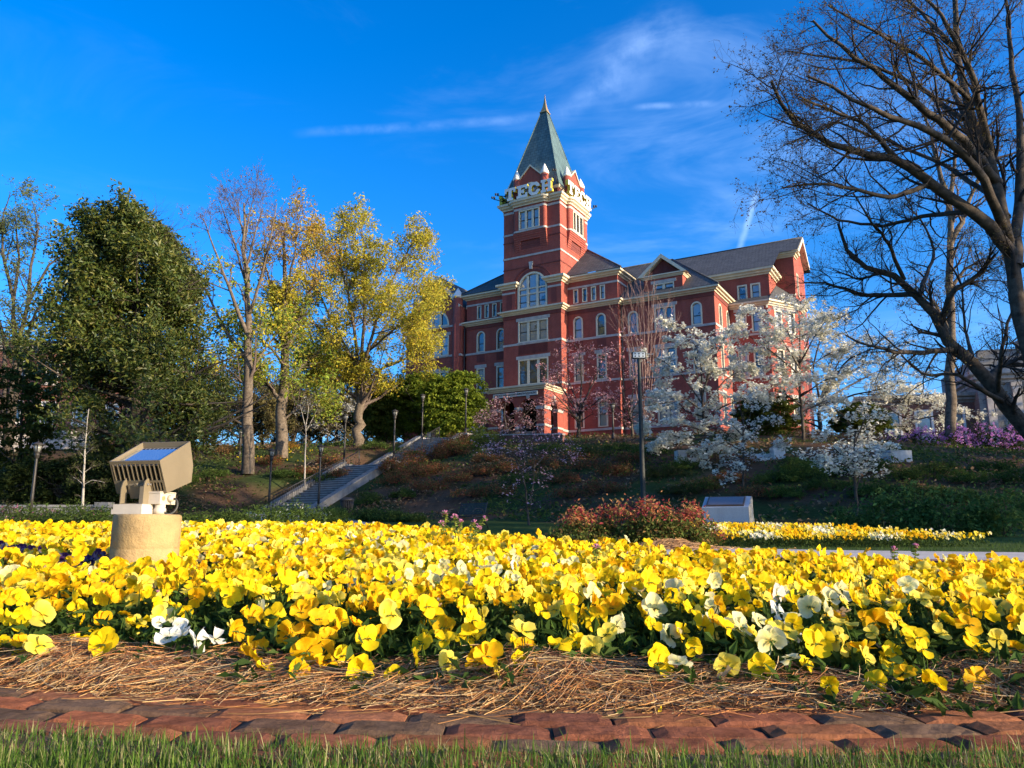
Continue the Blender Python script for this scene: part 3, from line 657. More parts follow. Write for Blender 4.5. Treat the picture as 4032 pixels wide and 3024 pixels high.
# ---- porch
PF = -3.9; fq = front(PF); pu0, pu1 = -6.12, .04
arches = [(-4.98, -3.20, 9.0, 12.86, True), (-2.54, -.80, 9.0, 12.86, True)]
wall(brick, fq, pu0, pu1, 8.8, 13.75, arches, .5)
rq = rside(pu1); wall(brick, rq, PF, 0, 8.8, 13.75, [(-2.55, -1.15, 9.0, 12.75, True)], .5)
lq = lside(pu0); wall(brick, lq, PF, 0, 8.8, 13.75, [(-2.55, -1.15, 9.0, 12.75, True)], .5)
for c in (-4.09, -1.67): stone.prism([(c - .13, 12.80), (c + .13, 12.80), (c + .2, 13.32), (c - .2, 13.32)], lambda p, d: fq.P(p[0], d, p[1]), 0, .12)
stone.prism([(-1.85 - .12, 12.7), (-1.85 + .12, 12.7), (-1.85 + .18, 13.2), (-1.85 - .18, 13.2)], lambda p, d: rq.P(p[0], d, p[1]), 0, .10)
for a0, a1 in ((pu0 - .08, -4.95), (-.84, pu1 + .08)):
    fbox(stone, fq, a0, a1, -.56, .08, 11.72, 12.02); fbox(stone, fq, a0, a1, -.56, .07, 10.1, 10.3)
for a0, a1 in ((-1.2, -.0), (PF - .04, -2.5)):
    fbox(stone, rq, a0, a1, -.5, .08, 11.73, 12.03); fbox(stone, rq, a0, a1, -.5, .07, 10.08, 10.28)
sweep(cream, cornice_prof(13.62, .48, .42), [(pu0, 0), (pu0, PF), (pu1, PF), (pu1, 0)])
fbox(cream, fq, pu0 - .3, pu1 + .3, -3.88, .3, 14.06, 14.14)
fbox(brick, fq, -3.3, -2.45, -.45, .0, 12.0, 12.4) if False else None
cl_ = MB(); x, y, _ = fq.P(-2.87, -.28, 0)
cl_.lathe([(.40, 9.0), (.40, 9.9), (.42, 9.92), (.42, 10.05), (.30, 10.2), (.27, 10.3), (.25, 11.5), (.30, 11.62), (.44, 11.85), (.46, 12.0), (.40, 12.02)], 16, (x, y, 0)); B.part(cl_, 'porch_column', M['stone'])
dr = MB(); fbox(dr, F0, -6.0, -.1, -.05, .04, 9.0, 13.5); B.part(dr, 'porch_shade_panel', M['void'])  # flat near-black panel: porch shade put into the back wall's colour
d2 = MB(); fbox(d2, F0, -2.55, -.95, .04, .10, 9.0, 11.9); fbox(d2, F0, -2.45, -1.8, .10, .12, 9.1, 11.6, 1); fbox(d2, F0, -1.7, -1.05, .10, .12, 9.1, 11.6, 1); B.part(d2, 'door', [M['sash'], M['glass']])
sg = MB(); fbox(sg, fq, -5.56, -.62, .02, .10, 13.12, 13.50); fbox(sg, fq, -5.62, -.56, .0, .06, 13.06, 13.56, 1); nb = B.part(sg, 'name_board', [M['white'], M['sash']])
def text_mesh(body, size, ext):
    cu = bpy.data.curves.new('lettering', 'FONT'); cu.body = body; cu.size = size; cu.extrude = ext; cu.align_x = 'CENTER'; cu.align_y = 'CENTER'; cu.resolution_u = 2
    o = bpy.data.objects.new('lettering', cu); COL.objects.link(o); dg = bpy.context.evaluated_depsgraph_get()
    me = bpy.data.meshes.new_from_object(o.evaluated_get(dg)); bpy.data.objects.remove(o); return me
me = text_mesh('LETTIE PATE WHITEHEAD EVANS ADMINISTRATION BUILDING', .30, .012); me.materials.append(M['sash'])
xs_ = [v.co.x for v in me.vertices]; k_ = 4.7 / (max(xs_) - min(xs_))
lt = link(bpy.data.objects.new('lettering', me), nb); lt.location = (-3.09, PF - .112, 13.31); lt.rotation_euler = (math.pi / 2, 0, 0); lt.scale = (k_, 1.0, 1)
# ---- downpipes
dp = MB(); dp.tube([(5.72, 1.95, 22.4), (5.72, 1.95, 9.0)], .07, 6); B.part(dp, 'downpipe', M['sash'])
dp = MB(); dp.tube([(-12.5, 1.2, 22.4), (-12.5, 1.2, 9.0)], .07, 6); B.part(dp, 'downpipe', M['sash'])
dp = MB(); dp.tube([(15.15, 8.3, 22.3), (15.15, 8.3, 9.0)], .07, 6); B.part(dp, 'downpipe', M['sash'])
for fr, a0, a1, z0, z1, arch, k in win: B.window(fr, a0, a1, z0, z1, arch, **k)
def split_by(mb, key):
    out = {}; off = 0
    ends = np.cumsum([len(v) for v in mb.V]); starts = ends - [len(v) for v in mb.V]
    which = [key(v) for v in mb.V]
    for f, mi, s_ in mb.F:
        i = int(np.searchsorted(ends, f.min(), side='right')); k = which[i]; d = out.setdefault(k, MB())
        d.add(mb.V[i], f - starts[i], mi, None, s_)
    return out
def clusters(mb):
    n = len(mb.V); lo_ = np.array([v.min(0) for v in mb.V]) - .06; hi_ = np.array([v.max(0) for v in mb.V]) + .06; par = list(range(n))
    def find(i):
        while par[i] != i: par[i] = par[par[i]]; i = par[i]
        return i
    for i in range(n):
        for j in np.nonzero(((lo_[i] <= hi_) & (hi_[i] >= lo_)).all(1))[0]: par[find(i)] = find(int(j))
    ids = {id(v): find(i) for i, v in enumerate(mb.V)}
    return lambda v: ids[id(v)]
for nm, mb_, mt_ in (('wall', brick, 'brick'), ('brick_panel', dark, 'brick_dark'), ('stone_trim', stone, 'stone'), ('cornice', cream, 'cream')):
    for k_, m_ in sorted(split_by(mb_, clusters(mb_) if nm != 'wall' else (lambda v: 0)).items()): B.part(m_, nm, M[mt_])
# ---- the lettered signs round the tower top
def slab(ch):
    s = .24   # stroke
    if ch == 'T': return [[(0, .62), (0, 1), (1, 1), (1, .62), (.82, .62), (.82, .78), (.64, .78), (.64, .2), (.78, .2), (.78, 0), (.22, 0), (.22, .2), (.36, .2), (.36, .78), (.18, .78), (.18, .62)]]
    if ch == 'E': return [[(0, 0), (0, .2), (.14, .2), (.14, .8), (0, .8), (0, 1), (1, 1), (1, .64), (.8, .64), (.8, .79), (.42, .79), (.42, .6), (.54, .6), (.54, .66), (.7, .66), (.7, .34), (.54, .34), (.54, .4), (.42, .4), (.42, .21), (.8, .21), (.8, .36), (1, .36), (1, 0)]]
    if ch == 'C': return [[(.25, 0), (0, .25), (0, .75), (.25, 1), (.75, 1), (1, .75), (1, .62), (.74, .62), (.62, .78), (.4, .78), (.28, .66), (.28, .34), (.4, .22), (.62, .22), (.74, .38), (1, .38), (1, .25), (.75, 0)]]
    return [[(0, 0), (0, .2), (.1, .2), (.1, .8), (0, .8), (0, 1), (.46, 1), (.46, .8), (.36, .8), (.36, .6), (.64, .6), (.64, .8), (.54, .8), (.54, 1), (1, 1), (1, .8), (.9, .8), (.9, .2), (1, .2), (1, 0), (.54, 0), (.54, .2), (.64, .2), (.64, .4), (.36, .4), (.36, .2), (.46, .2), (.46, 0)]]
def tech_sign(fr, a0, a1, label, flip=False):
    root = empty('letter_sign', (ORG[0], ORG[1], 9.2), TH, label, 'sign', 'lettered signs on the tower')
    n = 4; gap = .15; w = (a1 - a0 - gap * 3) / n; H_ = 1.42
    fs = MB()
    for zz in (35.12, 36.05): fbox(fs, fr, a0 + .05, a1 - .05, .42, .50, zz, zz + .07)
    for k in range(9): a = a0 + .1 + (a1 - a0 - .2) * k / 8; fbox(fs, fr, a - .03, a + .03, .22, .42, 35.1, 35.2)
    fo = fs.build('sign_frame', M['iron'], root); fo.location = (0, 0, -9.2)
    for k, ch in enumerate('TECH'):
        x0 = a0 + k * (w + gap)
        if flip: x0 = a1 - w - k * (w + gap)
        m = MB()
        for poly in slab(ch):
            pts = [(x0 + (1 - p[0] if flip else p[0]) * w, 35.02 + p[1] * H_) for p in poly]; kk = len(pts)
            V = [fr.P(a, .86, z) for a, z in pts]; Vb = [fr.P(a, .52, z) for a, z in pts]
            m.add(V, [tuple(range(kk))], 0); m.add(Vb, [tuple(range(kk))], 1); m.add(V + Vb, [(i, (i + 1) % kk, (i + 1) % kk + kk, i + kk) for i in range(kk)], 1)
            # thin raised yellow outline round the face
        lo = m.build('letter', [M['signwhite'], M['signyellow']], root); lo.location = (0, 0, -9.2)
    return root
tech_sign(F0, -6.15, -.45, 'white block letters with yellow sides on the shaded front of the tower')
tech_sign(R0, .35, 6.05, 'white block letters with yellow sides on the sunlit side of the tower')
tech_sign(L0, .35, 6.05, 'letter sign seen edge-on at the hidden left side of the tower', True)
def sign_lamp(p, q, label):
    root = empty('sign_lamp', (0, 0, 0), 0, label, 'spotlight', 'spotlights on arms at the tower top')
    P = np.array([*loc(p[0], p[1]), p[2]]); Q = np.array([*loc(q[0], q[1]), q[2]]); root.location = P
    m = MB(); m.tube([(0, 0, 0), Q - P], .045, 6); m.build('arm', M['iron'], root)
    h = MB(); d = (Q - P); c = d
    for dx in (-.12, .12): h.lathe([(0, -.12), (.08, -.12), (.12, .08), (.09, .11), (0, .11)], 8, (c[0] + dx, c[1], c[2] + .15))
    h.build('lamp_head', M['iron'], root)
sign_lamp((-6.4, .2, 36.1), (-7.3, -.6, 36.1), 'pair of black spotlights on an arm at the upper left of the sign')
sign_lamp((-6.5, -.3, 35.3), (-7.5, -1.0, 35.6), 'pair of black spotlights on the lower arm left of the sign')
sign_lamp((.0, 6.4, 35.4), (.9, 7.0, 35.8), 'black spotlights on an arm beyond the last letter of the sunlit sign')
sign_lamp((-.3, .1, 36.1), (-.45, -.3, 37.4), 'small black spotlight on a mast at the tower corner between the signs')
# ================================================================== TREES
def unit(v): return v / (np.linalg.norm(v, axis=-1, keepdims=True) + 1e-9)
def resample(pts, k):
    pts = np.asarray(pts, float); s = np.concatenate([[0], np.cumsum(np.linalg.norm(np.diff(pts, axis=0), axis=1))])
    t = np.linspace(0, s[-1], k); return np.stack([np.interp(t, s, pts[:, i]) for i in range(3)], -1)
class Tree:
    """explicit trunk and limbs, then grown orders of branches; everything is kept in world metres"""
    def __init__(s, seed): s.g = np.random.default_rng(seed); s.lv = []; s.tips = None
    def limbs(s, polys, k=12):
        P = []; R = []
        for pts, r0, r1 in polys:
            q = resample(pts, k)
            q[1:-1] += s.g.normal(0, 1, (k - 2, 3)) * r0 * .18
            P.append(q); R.append(np.linspace(r0, r1, k) ** 1.0)
        s.lv.append((np.array(P), np.array(R))); return s
    def grow(s, n, t0, t1, ang, asd, length, lsd, steps, wig, up, rr, flat=0.0, env=None, from_lv=-1, taper=.25, rmin=.004, dens_by_len=False):
        P, R = s.lv[from_lv]; g = s.g; Nn, K, _ = P.shape
        Ls = np.linalg.norm(np.diff(P, axis=1), axis=2).sum(1)
        if dens_by_len: cnt = np.maximum(1, np.round(n * Ls + g.random(Nn) - .5).astype(int))
        else: cnt = np.full(Nn, n)
        pi = np.repeat(np.arange(Nn), cnt); m = len(pi)
        t = t0 + (t1 - t0) * g.random(m) ** .85; f = t * (K - 1); i = np.minimum(f.astype(int), K - 2); w = (f - i)[:, None]
        p0 = P[pi, i] * (1 - w) + P[pi, i + 1] * w; r0 = R[pi, i] * (1 - w[:, 0]) + R[pi, i + 1] * w[:, 0]
        d0 = unit(P[pi, i + 1] - P[pi, i])
        rv = unit(g.normal(size=(m, 3))); rv[:, 2] *= (1 - flat); side = unit(np.cross(d0, rv)); side[:, 2] *= (1 - flat); side = unit(side)
        a = g.normal(ang, asd, m)[:, None]
        d = unit(d0 * np.cos(a) + side * np.sin(a))
        L = length * (1 - .55 * (t - t0) / max(1e-6, t1 - t0)) * np.clip(g.normal(1, lsd, m), .3, 1.8)
        L = np.minimum(L, np.maximum(Ls[pi] * .9, length * .35))
        Q = np.zeros((m, steps + 1, 3)); Q[:, 0] = p0
        for k in range(steps):
            d = unit(d + g.normal(0, wig, (m, 3)) + np.array([0, 0, up]))
            if flat: d[:, 2] *= (1 - flat * .35); d = unit(d)
            Q[:, k + 1] = Q[:, k] + d * (L / steps)[:, None]
        rb = np.maximum(np.minimum(r0 * rr, r0 * .9), rmin); RR = rb[:, None] * np.linspace(1, taper, steps + 1)[None]
        if env is not None:
            keep = env(Q[:, -1]); Q = Q[keep]; RR = RR[keep]
        s.lv.append((Q, np.maximum(RR, rmin * .6))); return s
    def mesh(s, levels, sides, col=None):
        mb = MB()
        for l, n in zip(levels, sides):
            P, R = s.lv[l]
            if len(P):
                V, F = tubes(P, R, n); mb.add(V, F, 0, None, True)
        return mb
def leaf_quads(pos, nrm, size, aspect, g, fold=.25):
    """pointed four-cornered leaves centred on pos facing nrm (random roll)"""
    m = len(pos); n = unit(nrm); r = unit(np.cross(n, unit(g.normal(size=(m, 3))))); b = np.cross(n, r)
    L = size[:, None] if np.ndim(size) else size; w = L * aspect
    V = np.stack([pos - r * L, pos + b * w + n * L * fold, pos + r * L, pos - b * w + n * L * fold], 1)
    return V.reshape(-1, 3), np.arange(m * 4).reshape(m, 4)
def palette(g, m, cols, jit=.12):
    cols = np.asarray(cols, float); c = cols[g.integers(0, len(cols), m)]; return np.clip(c * (1 + g.normal(0, jit, (m, 1))), .002, .95)
def foliage(mb, P, g, per, spread, size, cols, aspect=.5, up=.3, mi=1, t0=.25, sd=.3, aim=None):
    Nn, K, _ = P.shape; m = Nn * per; pi = np.repeat(np.arange(Nn), per)
    t = t0 + (1 - t0) * g.random(m); f = t * (K - 1); i = np.minimum(f.astype(int), K - 2); w = (f - i)[:, None]
    p = P[pi, i] * (1 - w) + P[pi, i + 1] * w + g.normal(0, spread, (m, 3))
    nr = g.normal(size=(m, 3)) + np.array([0, 0, up * 3]) if aim is None else g.normal(size=(m, 3)) + aim
    sz = size * np.clip(g.normal(1, sd, m), .4, 1.9)
    V, F = leaf_quads(p, nr, sz, aspect, g); c = np.repeat(palette(g, m, cols), 4, axis=0)
    mb.add(V, F, mi, c)
def finish(tree, name, base, label, group, tl, ts, cl, cs, leafargs, bark, twig, leafm, cat='tree', extra=None):
    root = empty(name, base, 0, label, cat, group)
    mb = tree.mesh(tl, ts); o = mb.build('trunk', bark, root); o.location = [-float(v) for v in base]
    mb = tree.mesh(cl, cs)
    for a in leafargs: foliage(mb, *a)
    if extra: extra(mb)
    if mb.n: o = mb.build('crown', [twig, leafm], root); o.location = [-float(v) for v in base]
    return root
def ell(c, r):
    c = np.array(c, float); r = np.array(r, float); return lambda p: (((p - c) / r) ** 2).sum(1) < 1
def px_env(poly, Y, jit=0.0):
    """keep branches inside a crown outline that stands at depth Y (outline given as world x,z)"""
    q = np.array([at(x, y, Y)[[0, 2]] for x, y in poly])
    def f(p):
        x = p[:, 0]; z = p[:, 2]; ins = np.zeros(len(p), bool); j = len(q) - 1
        for i in range(len(q)):
            c = ((q[i, 1] > z) != (q[j, 1] > z)) & (x < (q[j, 0] - q[i, 0]) * (z - q[i, 1]) / (q[j, 1] - q[i, 1] + 1e-12) + q[i, 0]); ins ^= c; j = i
        return ins
    return f
def A(pts, Y): return [at(x, y, Y + (d[0] if d else 0)) for x, y, *d in pts]
TW = M['twig']
YG = [(.47, .41, .05), (.52, .42, .045), (.38, .38, .05), (.54, .41, .04)]
GR = [(.20, .29, .045), (.26, .34, .045), (.32, .33, .05)]
# ---- tall sparse tree with pale trunk
b = ground_at(975, 1868); Y = b[1]; T = Tree(1)
T.limbs([(A([(975, 1868), (977, 1600), (978, 1350), (975, 1100), (968, 930), (960, 800)], Y), .46, .06),
         (A([(977, 1530), (930, 1480), (885, 1450)], Y), .12, .05), (A([(977, 1420), (880, 1290, 1), (800, 1120, 2), (745, 1000, 2)], Y), .17, .03),
         (A([(977, 1330), (920, 1180, -1), (850, 1000, -2), (800, 860, -2)], Y), .16, .03), (A([(975, 1250), (1030, 1090, -1), (1065, 930, -2), (1090, 800, -2)], Y), .13, .03),
         (A([(972, 1130), (930, 980, 1), (890, 860, 1), (865, 790, 1)], Y), .11, .025), (A([(970, 1050), (1010, 900, 1), (1035, 820, 2)], Y), .10, .025),
         (A([(968, 980), (945, 860), (930, 780)], Y), .08, .02), (A([(968, 930), (985, 830), (1000, 770)], Y), .07, .02), (A([(977, 1470), (1040, 1380, 2), (1100, 1300, 3)], Y), .12, .03)])
T.grow(9, .25, 1, .7, .2, 3.6, .3, 6, .10, .05, .5, from_lv=0); T.grow(5, .2, 1, .7, .25, 1.7, .3, 5, .12, .06, .55); T.grow(4, .2, 1, .6, .25, .85, .3, 4, .14, .05, .6, rmin=.010)
low = T.lv[2][0][:, -1, 2] < at(0, 1000, Y)[2]
Pl = T.lv[3][0][T.lv[3][0][:, -1, 2] < at(0, 1050, Y)[2]]; Ph = T.lv[3][0][T.lv[3][0][:, -1, 2] >= at(0, 1050, Y)[2]]
finish(T, 'tree', b, 'tallest thin tree with a straight pale trunk, bare reddish twigs at its top', None, [0], [9], [1, 2, 3], [5, 3, 3],
       [(Pl, T.g, 6, .22, .13, GR + YG[:2], .5), (Ph, T.g, 2, .06, .055, [(.22, .11, .06), (.26, .16, .06)], .5)], M['bark'], TW, M['leaf'])
# ---- middle tree
b = ground_at(1108, 1805); Y = b[1]; T = Tree(2)
T.limbs([(A([(1108, 1805), (1112, 1640), (1122, 1480), (1125, 1300), (1120, 1100), (1125, 960), (1130, 860)], Y), .50, .06),
         (A([(1112, 1590), (1060, 1520, -1), (1005, 1460, -1)], Y), .20, .08), (A([(1122, 1400), (1180, 1250, 1), (1230, 1120, 2), (1260, 950, 2)], Y), .18, .03),
         (A([(1124, 1330), (1070, 1170, 2), (1040, 1020, 3), (1040, 900, 3)], Y), .16, .03), (A([(1118, 1530), (1190, 1440, 2), (1260, 1380, 3)], Y), .14, .03), (A([(1120, 1440), (1060, 1360, -2), (990, 1310, -3)], Y), .13, .03),
         (A([(1122, 1180), (1160, 1000, -1), (1175, 860, -1)], Y), .12, .03), (A([(1120, 1650), (1180, 1600), (1240, 1575)], Y), .10, .03)])
T.grow(10, .25, 1, .75, .25, 3.4, .3, 6, .12, .05, .5, from_lv=0); T.grow(6, .15, 1, .75, .25, 1.7, .3, 5, .14, .04, .55); T.grow(4, .2, 1, .7, .3, .8, .3, 4, .15, .02, .6, rmin=.009)
Q = T.lv[3][0]; hi = Q[:, -1, 2] > at(0, 1150, Y)[2]
finish(T, 'tree', b, 'forked tree with sparse gold and green leaves between the pale trunk and the yellow crown', None, [0], [9], [1, 2, 3], [5, 3, 3],
       [(Q[hi], T.g, 7, .2, .11, [(.50, .33, .06), (.44, .27, .06), (.46, .38, .05)], .5), (Q[~hi], T.g, 7, .22, .13, GR + [(.36, .33, .05)], .5)], M['bark'], TW, M['leaf'])
# ---- big yellow-green tree
b = ground_at(1408, 1756); Y = b[1]; T = Tree(3)
crown = px_env([(1085, 1200), (1120, 1000), (1150, 880), (1250, 820), (1350, 800), (1480, 815), (1600, 860), (1700, 930), (1775, 1010), (1775, 1080), (1730, 1130), (1790, 1190), (1770, 1270), (1730, 1400), (1740, 1460), (1600, 1560), (1450, 1520), (1330, 1570), (1200, 1530), (1120, 1400)], Y)
T.limbs([(A([(1408, 1756), (1412, 1620), (1418, 1480)], Y), .46, .28), (A([(1418, 1480), (1400, 1330), (1370, 1150), (1330, 1000), (1290, 900)], Y), .17, .04),
         (A([(1418, 1480), (1432, 1300), (1440, 1120), (1430, 960), (1420, 850)], Y), .17, .04), (A([(1418, 1490), (1470, 1300, -2), (1530, 1130, -3), (1600, 1000, -4), (1640, 910, -4)], Y), .16, .04),
         (A([(1425, 1420), (1530, 1270, 2), (1640, 1130, 4), (1730, 1050, 5)], Y), .14, .035), (A([(1400, 1440), (1310, 1270, 2), (1240, 1120, 4), (1190, 980, 5)], Y), .14, .035),
         (A([(1405, 1420), (1300, 1320, -2), (1200, 1250, -4), (1130, 1180, -5)], Y), .12, .035), (A([(1430, 1400), (1560, 1290, -3), (1680, 1220, -5), (1760, 1200, -6)], Y), .11, .03),
         (A([(1418, 1500), (1330, 1430, 1), (1230, 1400, 2)], Y), .13, .04), (A([(1420, 1520), (1520, 1440), (1630, 1400), (1720, 1420)], Y), .13, .04), (A([(1415, 1580), (1350, 1530), (1270, 1500)], Y), .10, .03)], 14)
T.grow(15, .25, 1, .75, .25, 4.4, .3, 6, .11, .05, .5, from_lv=0, env=crown); T.grow(8, .15, 1, .75, .25, 2.0, .3, 5, .13, .03, .55, env=crown); T.grow(5, .15, 1, .7, .3, .95, .3, 4, .15, .0, .6, rmin=.009, env=crown)
finish(T, 'tree', b, 'large rounded tree with fresh yellow leaves, tallest one beside the brick hall', None, [0], [10], [1, 2, 3], [5, 3, 3],
       [(T.lv[3][0], T.g, 11, .22, .11, YG + [(.46, .40, .05), (.38, .38, .05)], .5)], M['bark'], TW, M['leaf'])
# ---- magnolia: dense dark evergreen
Y = 44.0; b = ground_at(560, 1960); b = on(*at(520, 1950, Y)[:2]); T = Tree(4)
magx = px_env([(60, 1720), (110, 1560), (150, 1420), (230, 1280), (270, 1080), (370, 960), (390, 880), (500, 835), (580, 835), (650, 900), (650, 960), (740, 1040), (760, 1200), (800, 1330), (840, 1480), (870, 1650), (800, 1800), (760, 1900), (640, 1930), (420, 1900), (300, 1830), (240, 1790), (120, 1770)], Y)
T.limbs([(A([(530, 1955), (535, 1700), (540, 1400), (535, 1100), (530, 880)], Y), .40, .05)])
T.grow(150, .06, 1, 1.35, .2, 6.4, .18, 6, .09, .02, .4, from_lv=0); T.grow(12, .15, 1, .8, .3, 2.3, .3, 5, .14, .04, .5); T.grow(5, .2, 1, .7, .3, 1.0, .3, 3, .15, .06, .6, env=magx)
Q = T.lv[3][0]
finish(T, 'magnolia_tree', b, 'dense dark evergreen magnolia behind the floodlight', None, [0, 1], [9, 5], [2], [3],
       [(Q, T.g, 13, .20, .13, [(.055, .085, .016), (.075, .105, .018), (.10, .12, .022), (.045, .07, .015), (.15, .15, .03)], .42, .35)], M['bark_dark'], M['twig_dark'], M['leafg'])
# ---- spreading tree at far left, behind the brick house
Y = 62.0; b = on(*at(60, 1500, Y)[:2]); T = Tree(5)
T.limbs([([b, *A([(60, 1400), (55, 1180), (75, 1000), (60, 850)], Y)], .30, .05), ([b, *A([(75, 1330), (110, 1200), (180, 1060), (260, 990), (330, 940)], Y)], .32, .04), ([b, *A([(100, 1330), (150, 1210), (230, 1120), (300, 1080)], Y)], .26, .04),
         ([b, *A([(20, 1340), (-40, 1180), (-60, 1000), (-20, 860)], Y)], .26, .04), (A([(110, 1200), (120, 1050), (150, 900), (130, 800)], Y), .16, .03), (A([(55, 1180), (10, 1000), (10, 860), (40, 760)], Y), .16, .03)])
T.grow(11, .3, 1, .8, .25, 3.4, .3, 6, .13, .04, .5, from_lv=0); T.grow(7, .15, 1, .75, .3, 1.6, .3, 5, .15, .02, .55); T.grow(4, .15, 1, .7, .3, .8, .3, 3, .15, .0, .6, rmin=.009)
finish(T, 'tree', b, 'spreading tree with dark forked limbs and tiny leaves at the far left edge', None, [0], [8], [1, 2, 3], [5, 3, 3],
       [(T.lv[3][0], T.g, 5, .16, .095, [(.15, .19, .07), (.18, .20, .06), (.13, .17, .06)], .5)], M['bark_dark'], M['twig_dark'], M['leaf'])
# ---- the great dark tree at the right: trunk outside the frame edge, long limbs reaching left
Y = 27.0; base = on(*at(4180, 2000, Y)[:2]); T = Tree(6)
T.limbs([([base, *A([(4110, 1600), (4040, 1330), (3990, 1080), (3966, 904), (3930, 723), (3890, 600), (3800, 380), (3770, 200), (3760, 0), (3740, -200)], Y)], .37, .06),
         (A([(3985, 1000), (3900, 900, -.6), (3815, 832, -1), (3664, 723, -1.5), (3544, 639, -2), (3303, 579, -2.5), (3182, 518, -3), (3100, 440, -3.4), (3037, 319, -3.6)], Y), .24, .05),
         (A([(3930, 723), (3800, 560, -1.2), (3640, 420, -2.4), (3480, 300, -3), (3330, 200, -3.4), (3200, 80, -3.6)], Y), .20, .04),
         (A([(3960, 860), (3880, 720, 1), (3830, 560, 2), (3800, 470, 2.4), (3720, 260, 3), (3650, 60, 3)], Y), .20, .04),
         (A([(3975, 950), (3870, 700, -2), (3740, 560, -3), (3580, 480, -4), (3430, 430, -5), (3290, 350, -5), (3180, 300, -5)], Y), .19, .04),
         (A([(4000, 1050), (4010, 800, 1), (4020, 500, 1), (3980, 250, 1), (3960, 0, 1)], Y), .22, .06), (A([(3900, 610), (3830, 300, -2), (3720, 80, -3), (3600, -60, -3)], Y), .16, .04),
         (A([(3664, 723, -1.5), (3500, 780, -2), (3380, 750, -2.4), (3250, 720, -3), (3080, 740, -3)], Y), .10, .03), (A([(3544, 639, -2), (3400, 480, -3), (3280, 440, -3), (3150, 380, -4)], Y), .10, .03),
         (A([(3790, 470), (3600, 330, 2), (3420, 250, 2), (3240, 220, 3), (3090, 200, 3)], Y), .11, .03), (A([(3815, 832, -1), (3640, 850, 1), (3480, 890, 2), (3300, 870, 2), (3180, 800, 2)], Y), .10, .03),
         (A([(3950, 800), (3700, 640, 3), (3500, 560, 4), (3300, 480, 4), (3120, 560, 4)], Y), .11, .03), (A([(3770, 200), (3600, 20, 1), (3460, -80, 1)], Y), .10, .03), (A([(3830, 400), (3620, 220, -2), (3400, 100, -3), (3260, 20, -3)], Y), .10, .03)], 16)
T.grow(16, .18, 1, .7, .25, 3.0, .35, 7, .17, .03, .42, from_lv=0); T.grow(8, .15, 1, .75, .3, 1.35, .35, 6, .19, .02, .5, rmin=.006); T.grow(6, .1, 1, .7, .3, .62, .35, 4, .2, .0, .6, rmin=.0045)
Q = T.lv[3][0]; sel = T.g.random(len(Q)) < .45
finish(T, 'tree', base, 'great dark tree leaning in at the right edge, long bare limbs over the sky', None, [0], [10], [1, 2, 3], [6, 4, 3],
       [(Q[sel], T.g, 4, .05, .035, [(.16, .10, .04), (.12, .09, .035), (.20, .15, .04), (.09, .06, .03)], .55)], M['bark_dark'], M['twig_dark'], M['leaf'])
# ---- its lower neighbour: a leaning trunk that forks over the dogwoods
Y = 30.0; base = on(*at(4260, 2030, Y)[:2]); T = Tree(7)
T.limbs([([base, *A([(4120, 1760), (4000, 1635), (3886, 1500), (3764, 1372), (3700, 1275), (3618, 1161), (3560, 1100), (3488, 1072), (3390, 1039), (3341, 974), (3300, 880)], Y)], .40, .05),
         (A([(3764, 1372), (3640, 1390, -1), (3520, 1385, -2), (3400, 1350, -3), (3330, 1320, -3)], Y), .13, .03), (A([(3618, 1161), (3500, 1160, 1), (3400, 1165, 1.5), (3250, 1110, 2), (3150, 1115, 2)], Y), .12, .025),
         (A([(3700, 1275), (3750, 1150, -1), (3860, 1080, -1.5), (3920, 1000, -2)], Y), .15, .05), (A([(3960, 1590), (3760, 1470, -2), (3640, 1480, -2), (3550, 1400, -3)], Y), .11, .03),
         (A([(3886, 1500), (3960, 1420, 1), (4040, 1440, 1)], Y), .16, .08), (A([(3560, 1100), (3500, 960, -1), (3420, 860, -2), (3360, 760, -2)], Y), .09, .025), (A([(3618, 1161), (3680, 1000, 2), (3640, 880, 2), (3560, 800, 2)], Y), .10, .03),
         (A([(3840, 1450), (3800, 1300, 2), (3790, 1150, 2), (3760, 1000, 2)], Y), .09, .02), (A([(3930, 1560), (3940, 1380, -2), (3990, 1200, -2), (3980, 1050, -2)], Y), .10, .03), (A([(3488, 1072), (3380, 1100, 1), (3280, 1060, 1)], Y), .07, .02)], 14)
T.grow(14, .15, 1, .75, .25, 2.4, .35, 7, .18, .03, .45, from_lv=0); T.grow(6, .15, 1, .75, .3, 1.1, .35, 5, .2, .02, .55, rmin=.006); T.grow(5, .1, 1, .7, .3, .5, .35, 4, .2, .0, .6, rmin=.0045)
Q = T.lv[3][0]; sel = T.g.random(len(Q)) < .4
finish(T, 'tree', base, 'leaning dark trunk at lower right that forks into crooked limbs above the purple azaleas', None, [0], [10], [1, 2, 3], [6, 4, 3],
       [(Q[sel], T.g, 3, .05, .035, [(.17, .16, .05), (.13, .13, .05), (.16, .10, .04)], .55)], M['bark_dark'], M['twig_dark'], M['leaf'])
